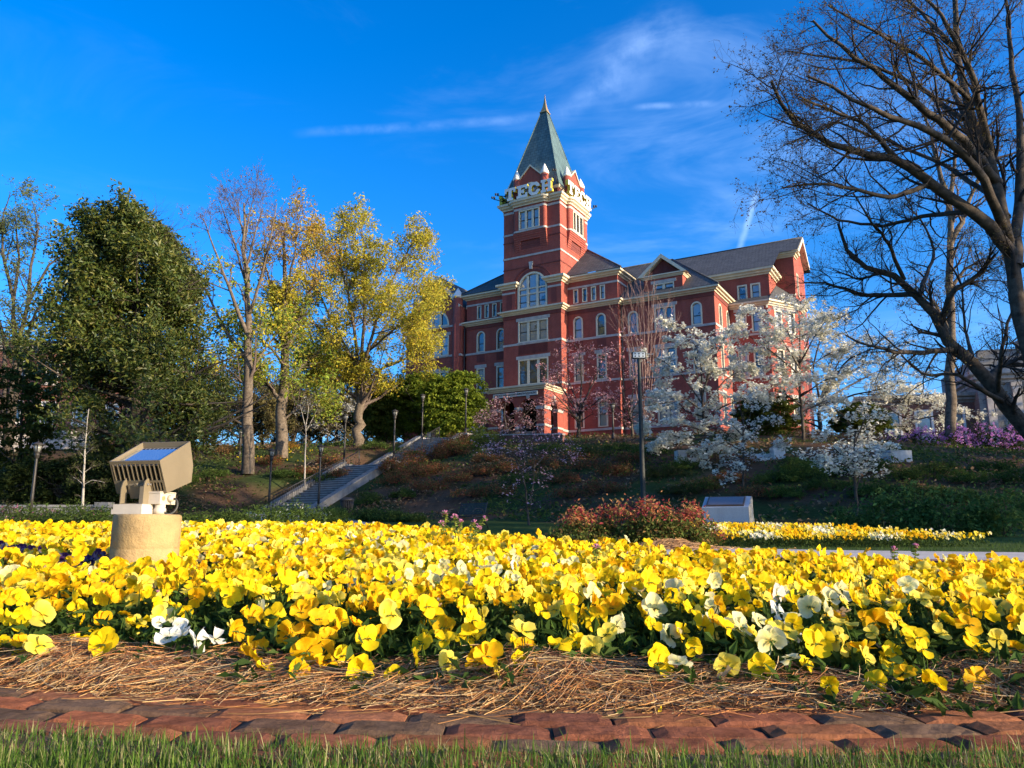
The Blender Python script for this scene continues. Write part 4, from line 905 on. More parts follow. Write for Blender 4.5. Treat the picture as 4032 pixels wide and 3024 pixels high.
# ---- vertical trunk further back, between the two
Y = 50.0; base = on(*at(3745, 1760, Y)[:2]); T = Tree(8)
T.limbs([([base, *A([(3742, 1500), (3745, 1250), (3735, 1050), (3745, 900), (3730, 780)], Y)], .36, .17), (A([(3742, 960), (3790, 860), (3830, 760), (3880, 640)], Y), .22, .06), (A([(3730, 780), (3690, 640), (3660, 500), (3600, 380)], Y), .18, .05), (A([(3745, 1130), (3800, 1060), (3860, 1020)], Y), .14, .06), (A([(3735, 830), (3760, 650), (3750, 450)], Y), .18, .05), (A([(3738, 1300), (3690, 1200), (3620, 1150)], Y), .10, .03)])
T.grow(10, .25, 1, .75, .25, 3.6, .3, 6, .14, .04, .5, from_lv=0); T.grow(6, .2, 1, .75, .3, 1.7, .3, 5, .15, .0, .55); T.grow(4, .2, 1, .7, .3, .8, .3, 3, .15, .0, .6, rmin=.009)
finish(T, 'tree', base, 'upright brown trunk standing between the two dark trees at the right', None, [0], [9], [1, 2, 3], [5, 3, 3], [(T.lv[3][0], T.g, 3, .1, .07, [(.16, .17, .06), (.2, .14, .05)], .5)], M['bark'], TW, M['leaf'])
# ---- dogwoods: tiered white or pink blossom
def dogwood(seed, base, trunk, tiers, label, cols, per=9, size=.085, group=None, name='dogwood_tree', n1=9, n2=6, len1=1.5, dens=1.0, bark='bark_dark', twigm='twig_dark', r0=.11, spread=.075, flat=.75):
    T = Tree(seed); T.limbs([(trunk, r0, r0 * .5)] + [(p, r0 * .5, r0 * .12) for p in tiers])
    T.grow(n1, .25, 1, .8, .25, len1, .3, 5, .16, .02, .5, flat=flat, from_lv=0); T.grow(n2, .3, 1, .75, .3, len1 * .5, .3, 4, .18, .05, .55, flat=flat * .9); T.grow(3, .2, 1, .7, .3, len1 * .28, .3, 3, .2, .10, .6, flat=.4, rmin=.006)
    Q = T.lv[3][0]; Q = Q[T.g.random(len(Q)) < dens]
    return finish(T, name, base, label, group, [0], [7], [1, 2, 3], [4, 3, 3], [(Q, T.g, per, spread, size, cols, .8, .75, 1, .3)], M[bark], M[twigm], M['blossom'])
WH = [(.80, .78, .66), (.74, .74, .62), (.84, .81, .70)]
PK = [(.62, .30, .31), (.66, .38, .37), (.55, .26, .28), (.7, .48, .45)]
Y = 44; b = on(*at(2795, 1890, Y)[:2])
dogwood(21, b, [b, *A([(2780, 1740), (2770, 1640), (2762, 1560)], Y)],
        [A(p, Y) for p in ([(2770, 1620), (2700, 1570, -1), (2600, 1590, -2), (2530, 1600, -2)], [(2765, 1590), (2690, 1480, 1), (2610, 1420, 2), (2560, 1400, 2)], [(2762, 1560), (2730, 1400), (2700, 1300), (2650, 1270)], [(2762, 1570), (2800, 1430, -1), (2850, 1340, -2), (2880, 1290, -2)],
         [(2768, 1600), (2850, 1500, 1), (2940, 1440, 2), (3000, 1420, 2)], [(2772, 1650), (2850, 1600, -1), (2920, 1570, -2), (2980, 1560, -2)], [(2778, 1700), (2690, 1670, -2), (2600, 1700, -3), (2560, 1690, -3)], [(2775, 1680), (2840, 1690, -2), (2900, 1740, -2)],
         [(2770, 1640), (2700, 1620, 2), (2640, 1540, 3), (2560, 1520, 3)], [(2765, 1580), (2760, 1440, -2), (2740, 1350, -3), (2660, 1340, -3)], [(2778, 1720), (2700, 1740, -2), (2620, 1760, -3)], [(2762, 1560), (2820, 1400, 2), (2830, 1300, 3)], [(2780, 1760), (2820, 1790, -2), (2800, 1830, -2)])],
        'largest white dogwood in full bloom, in front of the middle of the red wing', WH, per=8, n1=9, n2=5, len1=1.5, dens=.8, flat=.85)
Y = 46; b = on(*at(3172, 1860, Y)[:2])
dogwood(22, b, [b, *A([(3165, 1700), (3150, 1560), (3150, 1420)], Y)],
        [A(p, Y) for p in ([(3150, 1480), (3060, 1400, -1), (2960, 1330, -2), (2900, 1300, -2)], [(3150, 1440), (3100, 1300, 1), (3020, 1230, 2), (2960, 1230, 2)], [(3150, 1420), (3150, 1290), (3140, 1220), (3120, 1190)], [(3150, 1430), (3210, 1320, -1), (3260, 1250, -2)], [(3150, 1470), (3250, 1400, 1), (3330, 1360, 2)],
         [(3150, 1520), (3050, 1460, 2), (2940, 1420, 3)], [(3155, 1560), (3240, 1500, -2), (3320, 1470, -2)], [(3158, 1600), (3080, 1540, -2), (2990, 1510, -3)], [(3160, 1620), (3230, 1590, 1), (3290, 1580, 2)], [(3150, 1450), (3080, 1340, -2), (3040, 1260, -3)], [(3150, 1440), (3200, 1280, 2), (3230, 1210, 2)])],
        'broad white dogwood spreading before the right end of the brick hall', WH, per=8, n1=10, n2=5, len1=1.6, dens=.84, flat=.85)
Y = 36; b = on(*at(2925, 1950, Y)[:2])
dogwood(23, b, [b, *A([(2930, 1840), (2925, 1740), (2930, 1640)], Y)], [A(p, Y) for p in ([(2926, 1780), (2860, 1740, -1), (2800, 1760, -1)], [(2926, 1740), (2990, 1690, 1), (3050, 1660, 1)], [(2928, 1700), (2960, 1620), (2990, 1570)], [(2930, 1680), (2910, 1590), (2920, 1540)], [(2928, 1720), (2870, 1660, 1), (2850, 1620, 1)], [(2926, 1800), (3000, 1770, -1), (3090, 1740, -1)], [(2928, 1830), (2890, 1850, -1), (2860, 1880, -1)])],
        'slim young white dogwood between the two big ones', WH, per=4, n1=6, n2=5, len1=.9, size=.065, r0=.06, dens=.55, flat=.9)
Y = 27; b = on(*at(3372, 2010, Y)[:2])
dogwood(24, b, [b, *A([(3370, 1930), (3360, 1850), (3365, 1780), (3370, 1700)], Y)], [A(p, Y) for p in ([(3360, 1840), (3280, 1760, -1), (3180, 1770, -1)], [(3362, 1800), (3300, 1720, 1), (3240, 1690, 1)], [(3368, 1740), (3400, 1660), (3420, 1620)], [(3365, 1780), (3440, 1730, 1), (3490, 1700, 1)], [(3368, 1720), (3330, 1640, 1), (3290, 1610, 1)], [(3360, 1850), (3300, 1820, -1), (3240, 1830, -1)], [(3362, 1820), (3420, 1790, -1), (3460, 1770, -1)], [(3360, 1860), (3390, 1830, -1), (3370, 1815, -1)], [(3370, 1930), (3395, 1850, .5), (3400, 1760, .5)])],
        'low forked white dogwood on the bank nearest the purple azaleas', WH, per=6, n1=6, n2=5, len1=.8, size=.055, r0=.07, dens=.5, flat=.9)
Y = 58; b = on(*at(3230, 1740, Y)[:2])
dogwood(25, b, [b, *A([(3225, 1640), (3230, 1580)], Y)], [A(p, Y) for p in ([(3230, 1600), (3270, 1480), (3330, 1380), (3380, 1340)], [(3230, 1590), (3340, 1520, 1), (3460, 1460, 2), (3540, 1430, 2)], [(3230, 1580), (3200, 1450), (3230, 1330), (3300, 1280)], [(3230, 1600), (3340, 1560, -1), (3430, 1540, -2), (3520, 1520, -2)], [(3230, 1580), (3330, 1420, -2), (3440, 1370, -3), (3520, 1380, -3)], [(3230, 1580), (3300, 1500, 3), (3420, 1420, 3), (3600, 1480, 3)], [(3230, 1580), (3280, 1400, 2), (3420, 1330, 3)])],
        'distant white dogwood behind, its crown against the sky right of the brick hall', [(.60, .66, .66), (.55, .62, .62), (.66, .70, .66)], per=6, n1=12, len1=2.2, size=.08, r0=.2, dens=.6)
Y = 60; b = on(*at(3575, 1760, Y)[:2])
dogwood(26, b, [b, *A([(3572, 1690), (3570, 1640)], Y)], [A(p, Y) for p in ([(3570, 1640), (3540, 1570), (3490, 1530)], [(3570, 1640), (3640, 1580, 1), (3700, 1560, 1)], [(3570, 1640), (3580, 1560), (3590, 1520)], [(3570, 1660), (3670, 1640, -1), (3760, 1630, -1), (3830, 1625, -1)], [(3570, 1650), (3500, 1610, 1), (3430, 1590, 1)])],
        'white dogwood in front of the windows of the shaded stone house', WH, per=6, n1=10, len1=1.7, size=.085, r0=.13)
# pink ones
Y = 62; b = on(*at(2277, 1722, Y)[:2])
dogwood(31, b, [b, *A([(2283, 1660), (2285, 1600)], Y)], [A(p, Y) for p in ([(2283, 1640), (2240, 1570), (2200, 1500), (2190, 1440)], [(2285, 1600), (2290, 1480), (2280, 1380), (2260, 1350)], [(2285, 1610), (2330, 1520), (2370, 1430), (2380, 1380)], [(2285, 1620), (2240, 1500, 2), (2230, 1400, 2)], [(2284, 1630), (2350, 1580, -1), (2390, 1550, -1)], [(2283, 1660), (2220, 1590, -2), (2170, 1540, -2)])],
        'pink dogwood with forked trunk just right of the porch', PK, per=3, n1=10, len1=2.0, size=.075, r0=.17, dens=.8, flat=.5)
Y = 60; b = on(*at(2492, 1740, Y)[:2])
dogwood(32, b, [b, *A([(2488, 1690), (2480, 1620)], Y)], [A(p, Y) for p in ([(2480, 1640), (2450, 1540), (2440, 1450), (2450, 1370)], [(2480, 1620), (2500, 1500), (2500, 1400), (2480, 1350)], [(2482, 1630), (2540, 1540), (2570, 1460)], [(2484, 1660), (2430, 1600, 1), (2400, 1550, 1)])],
        'thin pink dogwood behind the tall floodlight pole', PK, per=2, n1=10, len1=1.9, size=.07, r0=.13, dens=.7, flat=.5)
Y = 60; b = on(*at(2000, 1745, Y)[:2])
dogwood(33, b, [b, *A([(1998, 1715), (1995, 1690)], Y)], [A(p, Y) for p in ([(1996, 1700), (1940, 1670), (1900, 1660)], [(1995, 1690), (1985, 1630), (1990, 1590)], [(1996, 1695), (2050, 1650), (2090, 1610)], [(1995, 1690), (1960, 1640, 1), (1930, 1620, 1)], [(1996, 1705), (2070, 1690, -1), (2130, 1640, -1)])],
        'low pink flowering tree directly in front of the porch arches', [(.62, .34, .36), (.6, .42, .42)], per=2, n1=9, len1=1.5, size=.07, r0=.11, dens=.6, flat=.45)
Y = 32; b = on(*at(2082, 2012, Y)[:2])
dogwood(34, b, [b, *A([(2070, 1930), (2055, 1860)], Y)], [A(p, Y) for p in ([(2055, 1870), (2030, 1800), (1960, 1750), (1900, 1740)], [(2055, 1860), (2070, 1780), (2060, 1720)], [(2086, 2000), (2100, 1900, .3), (2105, 1810, .5), (2130, 1740, .5)], [(2103, 1840, .5), (2160, 1780, 1), (2230, 1800, 1), (2250, 1830, 1)], [(2105, 1810, .5), (2180, 1740, 1), (2240, 1735, 1)], [(2060, 1830), (2000, 1770, -1), (1950, 1780, -1)])],
        'small pink tree with two thin stems on the bank above the bench', [(.66, .36, .44), (.68, .48, .5)], per=2, n1=9, len1=.95, size=.045, r0=.055, dens=.38, flat=.55)
# ---- bare vase-shaped crape myrtle against the facade
Y = 64; b = on(*at(2545, 1740, Y)[:2]); T = Tree(40)
T.limbs([([b, *A([(2545 + dx * .25, 1600), (2545 + dx * .6, 1350), (2545 + dx, 1130 + abs(dx) * .9)], Y + dy)], .07, .012) for dx, dy in ((-120, 1), (-90, -1), (-60, 2), (-35, -2), (-12, 0), (10, 1), (30, -1), (55, 2), (80, -1), (110, 1))], 10)
T.grow(8, .35, 1, .35, .12, 3.4, .3, 5, .06, .05, .5, from_lv=0, rmin=.012); T.grow(4, .3, 1, .35, .15, 1.5, .3, 4, .08, .05, .6, rmin=.010)
finish(T, 'crape_myrtle', b, 'bare pinkish brown shrub of upright stems in front of the dormer bay', None, [0], [5], [1, 2], [3, 3], [], mat('pink_twig', (.26, .17, .14), .9, .2, 5), mat('pink_twiglet', (.28, .18, .15), .9, .2, 5), M['leaf'])
# ---- layered green trees beside the stair top
def leafy(seed, base, c, r, label, cols, n=26000, size=.14, name='leafy_tree', stems=5, layer=.55, r0=.14, leafm='leaf', group=None, zmin=None):
    g = np.random.default_rng(seed); root = empty(name, base, 0, label, 'tree', group); base = np.asarray(base)
    T = Tree(seed); c = np.asarray(c, float); r = np.asarray(r, float)
    T.limbs([([base + g.normal(0, .15, 3) * [1, 1, 0], base * .6 + c * .4 + g.normal(0, .3, 3) * r * [.5, .5, .1], c + g.normal(0, .45, 3) * r], r0, r0 * .2) for _ in range(stems)], 9)
    T.grow(9, .3, 1, .8, .3, float(r.mean()) * .7, .3, 5, .15, .02, .5, from_lv=0)
    o = T.mesh([0, 1], [6, 4]).build('trunk', M['bark_dark'], root); o.location = [-float(v) for v in base]
    # leaf sprays: flat tiers scattered through the outer part of the crown
    k = n // 55; d = unit(g.normal(size=(k, 3))); rad = g.random(k) ** .28
    lump = 1 + .16 * np.sin(d[:, 0] * 5 + seed) * np.sin(d[:, 2] * 6 + d[:, 1] * 4)
    ctr = c + d * (rad * lump)[:, None] * r; pi = np.repeat(np.arange(k), 55)
    p = ctr[pi] + g.normal(0, 1, (k * 55, 3)) * np.array([.42, .42, .42 * (1 - layer)]) * float(r.mean()) * .22
    if zmin is not None: p = p[p[:, 2] > zmin + .2]
    m = len(p); nr = g.normal(size=(m, 3)) * .7 + np.array([0, 0, .9]) + unit(p - c) * .5
    V, F = leaf_quads(p, nr, size * np.clip(g.normal(1, .3, m), .4, 1.8), .55, g); mb = MB().add(V, F, 0, np.repeat(palette(g, m, cols), 4, axis=0))
    o = mb.build('crown', M[leafm], root); o.location = [-float(v) for v in base]; return root
Y = 66; b = on(*at(1800, 1770, Y)[:2])
leafy(51, b, at(1790, 1595, Y), (2.7, 1.6, 3.2), 'rounded light green layered tree beside the left corner of the porch', [(.22, .28, .03), (.28, .33, .035), (.16, .22, .03)], 36000, .12)
Y = 71; b = on(*at(1660, 1760, Y)[:2])
leafy(52, b, at(1655, 1590, Y), (2.4, 2.0, 3.0), 'green layered tree behind the left brick pier lamp', [(.16, .22, .03), (.20, .26, .03), (.12, .17, .025)], 26000, .12)
Y = 72; b = on(*at(1530, 1755, Y)[:2])
leafy(53, b, at(1530, 1620, Y), (2.8, 2.4, 2.9), 'darker leafy tree filling the gap right of the yellow tree trunk', [(.09, .13, .025), (.12, .16, .03), (.16, .17, .03)], 22000, .13)
Y = 52; b = on(*at(3020, 1790, Y)[:2])
leafy(54, b, at(3020, 1640, Y), (2.3, 2.0, 1.7), 'dark yew bush between the dogwood trunks', [(.07, .09, .012), (.09, .11, .014), (.05, .07, .012)], 20000, .08, layer=.7)
Y = 56; b = on(*at(3390, 1760, Y)[:2])
leafy(55, b, at(3390, 1660, Y), (2.2, 1.8, 1.3), 'dark yew bush at the corner of the shaded stone house', [(.07, .09, .012), (.09, .11, .014), (.05, .07, .012)], 14000, .09, layer=.7)
Y = 50; b = on(*at(70, 1960, Y)[:2])
leafy(56, b, at(60, 1640, Y), (2.9, 2.2, 4.2), 'dark leafy evergreen at the left edge, half hiding the brick house', [(.05, .075, .016), (.07, .09, .018), (.09, .10, .02)], 9000, .13)
Y = 43; b = on(*at(300, 1985, Y)[:2])
leafy(57, b, at(290, 1905, Y), (4.4, 1.4, 1.5), 'wide dark leaf mass standing in for the shade behind the sapling and the low stone wall', [(.03, .045, .012), (.04, .055, .014)], 16000, .10, stems=9, layer=.2)  # near-black leaves added to stand for the deep shade below the magnolia
# ---- thinner woodland behind the left hilltop
def backtree(seed, px, pyb, Y, h, label, cols, w=1.0, per=6, size=.13, group='background trees on the left hilltop'):
    b = on(*at(px, pyb, Y)[:2]); T = Tree(seed); g = T.g; top = b + np.array([g.normal(0, .6), g.normal(0, .6), h])
    T.limbs([([b, b * .5 + top * .5 + g.normal(0, .3, 3), top], .30, .04)] + [([b * (1 - t) + top * t, b * (1 - t) + top * t + np.array([s * h * .17 * w, g.normal(0, 1.5), h * .14]), b * (1 - t) + top * t + np.array([s * h * .34 * w, g.normal(0, 2), h * .30])], .13, .03) for t, s in ((.2, 1), (.25, -1), (.35, 1), (.42, -1), (.5, .8), (.55, -.8), (.65, .6))], 9)
    T.grow(10, .15, 1, .85, .3, h * .27, .3, 5, .16, -.02, .5, from_lv=0); T.grow(7, .2, 1, .8, .3, h * .11, .3, 4, .18, -.02, .55); T.grow(3, .2, 1, .7, .3, h * .055, .3, 3, .2, 0, .6, rmin=.011)
    return finish(T, 'background_tree', b, label, group, [0], [6], [1, 2, 3], [4, 3, 3], [(T.lv[3][0], g, per, .2, size, cols, .5)], M['bark_dark'], TW, M['leaf'])
BG = [(.15, .13, .055), (.18, .15, .05), (.12, .12, .05)]
backtree(61, 840, 1790, 92, 12, 'brownish background tree between the magnolia and the pale trunk', BG)
backtree(62, 1040, 1780, 98, 12, 'dark forked background tree seen between the two pale trunks', BG)
backtree(63, 1215, 1780, 88, 11, 'grey background tree left of the yellow tree trunk', BG, 1.1)
backtree(64, 1330, 1775, 94, 13, 'broad background tree just behind the yellow tree trunk', BG + [(.2, .2, .05)], 1.1)
backtree(65, 1490, 1770, 96, 12, 'background tree behind the dark leafy tree', [(.1, .13, .04), (.14, .15, .04)])
backtree(68, 930, 1785, 84, 9, 'low dense background tree directly behind the pale trunk', BG, 1.3)
backtree(69, 1130, 1775, 86, 8, 'low spreading background tree behind the forked tree', BG, 1.4)
backtree(71, 1400, 1770, 86, 8, 'low background tree right behind the yellow tree', BG, 1.3)
backtree(72, 1270, 1770, 104, 10, 'farthest background tree between the hilltop benches', BG, 1.4)
backtree(66, 700, 1800, 86, 12, 'background tree half hidden by the magnolia', [(.1, .13, .04), (.14, .15, .04)])
Y = 84; b = on(*at(1290, 1765, Y)[:2])
dogwood(67, b, [b, *A([(1290, 1700), (1292, 1670)], Y)], [A(p, Y) for p in ([(1292, 1680), (1240, 1630), (1200, 1600)], [(1292, 1670), (1300, 1610), (1310, 1580)], [(1292, 1680), (1340, 1630), (1370, 1600)], [(1292, 1675), (1270, 1600, 1), (1260, 1570, 1)])], 'pale blossoming small tree on the hilltop left of the stairs', [(.5, .5, .46), (.45, .45, .40)], per=3, n1=9, len1=2.2, size=.10, r0=.12, dens=.8)
# ---- white-stemmed sapling
Y = 30; b = on(*at(324, 2030, Y)[:2]); T = Tree(70)
T.limbs([([b, *A([(326, 1960), (332, 1850), (334, 1750), (340, 1680), (350, 1610)], Y)], .06, .012), (A([(329, 1910), (307, 1890), (287, 1878)], Y), .02, .006), (A([(329, 1908), (362, 1890), (392, 1895), (412, 1900)], Y), .02, .006), (A([(331, 1870), (302, 1840)], Y), .015, .005), (A([(332, 1860), (372, 1830)], Y), .015, .005), (A([(333, 1800), (304, 1770)], Y), .015, .005), (A([(334, 1790), (367, 1760)], Y), .014, .005), (A([(338, 1720), (322, 1690)], Y), .01, .004), (A([(338, 1720), (360, 1690)], Y), .01, .004)])
T.grow(9, .2, 1, .8, .3, .45, .3, 4, .15, .03, .6, from_lv=0, rmin=.003); T.grow(3, .2, 1, .7, .3, .22, .3, 3, .2, .0, .6, rmin=.003)
finish(T, 'sapling', b, 'young white-stemmed sapling with thin leaves in front of the magnolia', None, [0], [7], [1, 2], [3, 3], [(T.lv[2][0], T.g, 4, .06, .035, [(.07, .09, .025), (.09, .1, .03)], .5)], M['bark_pale'], M['twig'], M['leaf'])
Y = 52; b = on(*at(1205, 1800, Y)[:2]); T = Tree(71)
T.limbs([([b, *A([(1203, 1740), (1204, 1700), (1206, 1660)], Y)], .07, .03), (A([(1204, 1700), (1230, 1650), (1250, 1610)], Y), .035, .01), (A([(1205, 1690), (1190, 1630), (1180, 1590)], Y), .03, .01), (A([(1206, 1670), (1215, 1610), (1210, 1570)], Y), .03, .01)])
T.grow(7, .2, 1, .7, .3, .9, .3, 4, .15, .03, .6, from_lv=0, rmin=.006); T.grow(4, .2, 1, .7, .3, .45, .3, 3, .2, .0, .6, rmin=.006)
finish(T, 'sapling', b, 'slender sapling beside a lamp post on the hill left of the stairs', None, [0], [6], [1, 2], [3, 3], [(T.lv[2][0], T.g, 3, .06, .05, [(.2, .19, .12), (.16, .16, .08)], .5)], M['bark_pale'], M['twig'], M['leaf'])
# ---- tall trees outside the view at the right: they keep the low sun off the hill
root0 = None
for j, p_ in enumerate((25, 32, 39, 46, 53, 82, 89)):
    q = 37 + (j % 2) * 5; x, y = q * .883 + p_ * .469, -q * .469 + p_ * .883; b = on(x, y)
    if root0 is None:
        c0 = b.copy(); root0 = leafy(81, b, b + np.array([0, 0, 13.5]), (5.0, 5.0, 12.5), 'tall leafy tree beyond the right edge of the view', [(.08, .11, .03), (.1, .13, .03)], 5000, .36, 'tall_tree', 4, .2, .3, group='tall trees beyond the right edge')
    else:
        o = copy_tree(root0); o.location = [float(v) for v in b]; o.rotation_euler = (0, 0, j * 1.3); o.scale = (1, 1, .86 + .06 * ((j * 7) % 4))
# ================================================================== STAIRS, PIERS, LAMPS AND OTHER FURNITURE
def lz(u, r): x, y = loc(u, r); return float(terrain(x, y))
S0, S1, S2, S3 = -32.2, -25.4, -22.6, -16.6
zA, zB_, zC = lz(-2.9, S0) + .02, 4.95, 7.75
stairs = empty('staircase', (*loc(-2.9, S0), 0), TH, 'concrete garden staircase climbing the hill in two flights to the porch', 'staircase')
def lpt(u, r, z): return (u + 2.9, r - S0, z)
def flight(mb, r0, r1, z0, z1, n):
    for k in range(n):
        ra = r0 + (r1 - r0) * k / n; zt = z0 + (z1 - z0) * (k + 1) / n
        x0, y0, _ = lpt(-4.75, ra, 0); x1, y1, _ = lpt(-1.05, r0 + (r1 - r0) * (k + 1) / n + .02, 0)
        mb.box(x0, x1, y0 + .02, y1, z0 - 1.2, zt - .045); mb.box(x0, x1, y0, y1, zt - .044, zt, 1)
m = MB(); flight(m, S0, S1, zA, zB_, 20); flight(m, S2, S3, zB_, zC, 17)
x0, y0, _ = lpt(-4.75, S1 + .02, 0); x1, y1, _ = lpt(-1.05, S2, 0); m.box(x0, x1, y0, y1, 3, zB_)
M['step'] = mat('step_concrete_shade', (.17, .175, .18), .9, .14, 3, .2, 30, stain=.2)
m.build('steps', [M['step'], mat('step_tread_lit', (.36, .37, .37), .9, .14, 3, .2, 30, stain=.15)], stairs)  # lighter treads over darker risers: step shading put into the two colours
for u0, u1 in ((-5.2, -4.77), (-1.03, -.6)):
    for ra, rb, za, zb in ((S0 - .6, S1, zA - .1, zB_), (S2, S3, zB_, zC)):
        m = MB(); poly = [(ra, za - 1.5), (rb, zb - 1.5), (rb, zb + .26), (ra, za + .22)]
        m.prism(poly, lambda p, d: lpt(d, p[0], p[1]), u0, u1)
        cap = [(ra - .03, za + .225), (rb, zb + .265), (rb, zb + .34), (ra - .03, za + .30)]; m.prism(cap, lambda p, d: lpt(d, p[0], p[1]), u0 - .04, u1 + .04)
        m.build('cheek_wall', M['concrete'], stairs)
def railing(name, u, ra, rb, za, zb, label):
    r_ = empty(name, (*loc(u, ra), za), TH, label, 'railing', 'black railings on the hill stairs')
    L = rb - ra; h = .95; dz = zb - za; n = int(L / .17)
    m = MB(); m.tube([(0, 0, h), (0, L, h + dz)], .036, 6); m.tube([(0, 0, .12), (0, L, .12 + dz)], .018, 4); m.build('handrail', M['iron'], r_)
    b = MB()
    for k in range(n): y = L * (k + .5) / n; b.tube([(0, y, .1 + dz * y / L), (0, y, h + dz * y / L)], .017, 4, caps=False)
    b.build('balusters', M['iron'], r_)
    for k in range(6): y = L * k / 5; p = MB(); p.tube([(0, y, -.1 + dz * y / L), (0, y, h + .03 + dz * y / L)], .03, 6); p.build('post', M['iron'], r_)
railing('stair_railing', -4.6, S0, S1 + 1.2, zA + .1, zB_ + .25, 'black iron railing along the left side of the lower flight of steps')
railing('stair_railing', -2.9, S2 + .3, S3, zB_ + .1, zC, 'black iron railing up the middle of the upper flight of steps')
def post_block(u, r, z0, h, w, mt, label, cat, name, capm='concrete'):
    x, y = loc(u, r); ro = empty(name, (x, y, z0), TH, label, cat)
    m = MB(); m.box(-w / 2, w / 2, -w / 2, w / 2, -1.5, h - .14); m.build('shaft', M[mt], ro)
    c = MB(); c.box(-w / 2 - .07, w / 2 + .07, -w / 2 - .07, w / 2 + .07, h - .138, h); c.build('cap', M[capm], ro); return (x, y, z0 + h)
M['rawstone'] = M['marble']
pL4 = post_block(-5.35, -25.0, 4.2, .95, 1.0, 'concrete', 'pale square concrete pedestal under the lamp left of the landing', 'pedestal', 'lamp_pedestal')
pL5 = post_block(-.75, -25.0, 4.2, .95, .95, 'concrete', 'concrete pedestal under the lamp right of the landing', 'pedestal', 'lamp_pedestal')
pL6 = post_block(-5.1, -16.0, 7.0, .95, 1.0, 'brick_other', 'brick pier with pale cap at the left of the stair top', 'pier', 'brick_pier', 'stone')
pL7 = post_block(-.75, -16.0, 7.2, .85, 1.0, 'brick_other', 'brick pier with pale cap at the right of the stair top', 'pier', 'brick_pier', 'stone')
def low_wall(u0, u1, r, z0a, z0b, h, label, mt='brick_other', cap='stone', w=.4):
    x, y = loc(u0, r); ro = empty('garden_wall', (x, y, 0), TH, label, 'wall'); L = u1 - u0
    m = MB(); m.prism([(0, z0a - 1.5), (L, z0b - 1.5), (L, z0b + h), (0, z0a + h)], lambda p, d: (p[0], d, p[1]), -w / 2, w / 2); m.build('wall', M[mt], ro)
    c = MB(); c.prism([(0, z0a + h + .002), (L, z0b + h + .002), (L, z0b + h + .1), (0, z0a + h + .1)], lambda p, d: (p[0], d, p[1]), -w / 2 - .06, w / 2 + .06); c.build('coping', M[cap], ro)
low_wall(-9.5, -5.62, -16.0, 6.5, 7.0, .55, 'low brick wall running left from the stair-top pier')
low_wall(-.23, 8.0, -15.9, 7.4, 7.0, .45, 'low brick wall with white coping running right from the stair-top pier')
# ---- lantern lamp posts
def make_lamp(p, h, label, group='lantern lamp posts'):
    ro = empty('street_lamp', p, 0, label, 'street lamp', group)
    m = MB(); m.lathe([(.17, 0), (.17, .10), (.15, .13), (.12, .22), (.13, .30), (.085, .42), (.07, .5)], 10); m.build('base', M['bronze_pole'], ro)
    m = MB(); m.lathe([(.072, .48), (.068, 1.2), (.052, h - .72), (.05, h - .70)], 10); m.build('pole', M['bronze_pole'], ro)
    m = MB(); m.lathe([(.06, h - .72), (.10, h - .68), (.10, h - .60), (.13, h - .55), (.10, h - .5), (.14, h - .46), (.15, h - .44)], 8); m.build('collar', M['bronze_pole'], ro)
    m = MB()
    for k in range(6):
        a = k * math.pi / 3; m.tube([(.13 * math.cos(a), .13 * math.sin(a), h - .44), (.20 * math.cos(a), .20 * math.sin(a), h - .14)], .014, 4)
    m.build('lantern_cage', M['bronze_pole'], ro)
    m = MB(); m.lathe([(.11, h - .43), (.17, h - .15)], 8); m.build('lantern_glass', M['lampglass'], ro)
    m = MB(); m.lathe([(.24, h - .145), (.25, h - .12), (.18, h - .06), (.10, h - .02), (.03, h), (.02, h + .05), (.0, h + .06)], 12); m.build('roof_cap', M['bronze_pole'], ro); return ro
M['lampglass'] = mat('frosted_lamp_glass', (.22, .22, .2), .25, .1, 4, spec=.5)
make_lamp(pL4, 3.72, 'lantern lamp on the pale pedestal left of the stair landing'); make_lamp(pL5, 3.66, 'lantern lamp on the pedestal right of the stair landing')
make_lamp(pL6, 3.75, 'lantern lamp on the left brick pier at the stair top'); make_lamp(pL7, 3.75, 'lantern lamp on the right brick pier at the stair top')
def lamp_px(px, pyb, pyt, Y, label):
    b = on(*at(px, pyb, Y)[:2]); z = at(px, pyt, Y)[2]; make_lamp(b, float(z - b[2]), label)
lamp_px(1253, 1995, 1751, 46, 'lantern lamp standing before the foot of the stair railing')
lamp_px(1058, 1990, 1767, 46, 'lantern lamp on the lower slope between pale trunk and stairs')
lamp_px(938, 1860, 1690, 60, 'lantern lamp half hidden just left of the pale tree trunk')
lamp_px(118, 2030, 1740, 33, 'lantern lamp at the far left before the low stone wall')
lamp_px(2417, 1790, 1586, 57, 'lantern lamp on the hilltop left of the tall floodlight pole')
lamp_px(1868, 1735, 1638, 72, 'smaller lantern lamp beside the porch, behind the layered tree')
lamp_px(1195, 1800, 1722, 84, 'distant lantern lamp on the left hilltop by the benches')
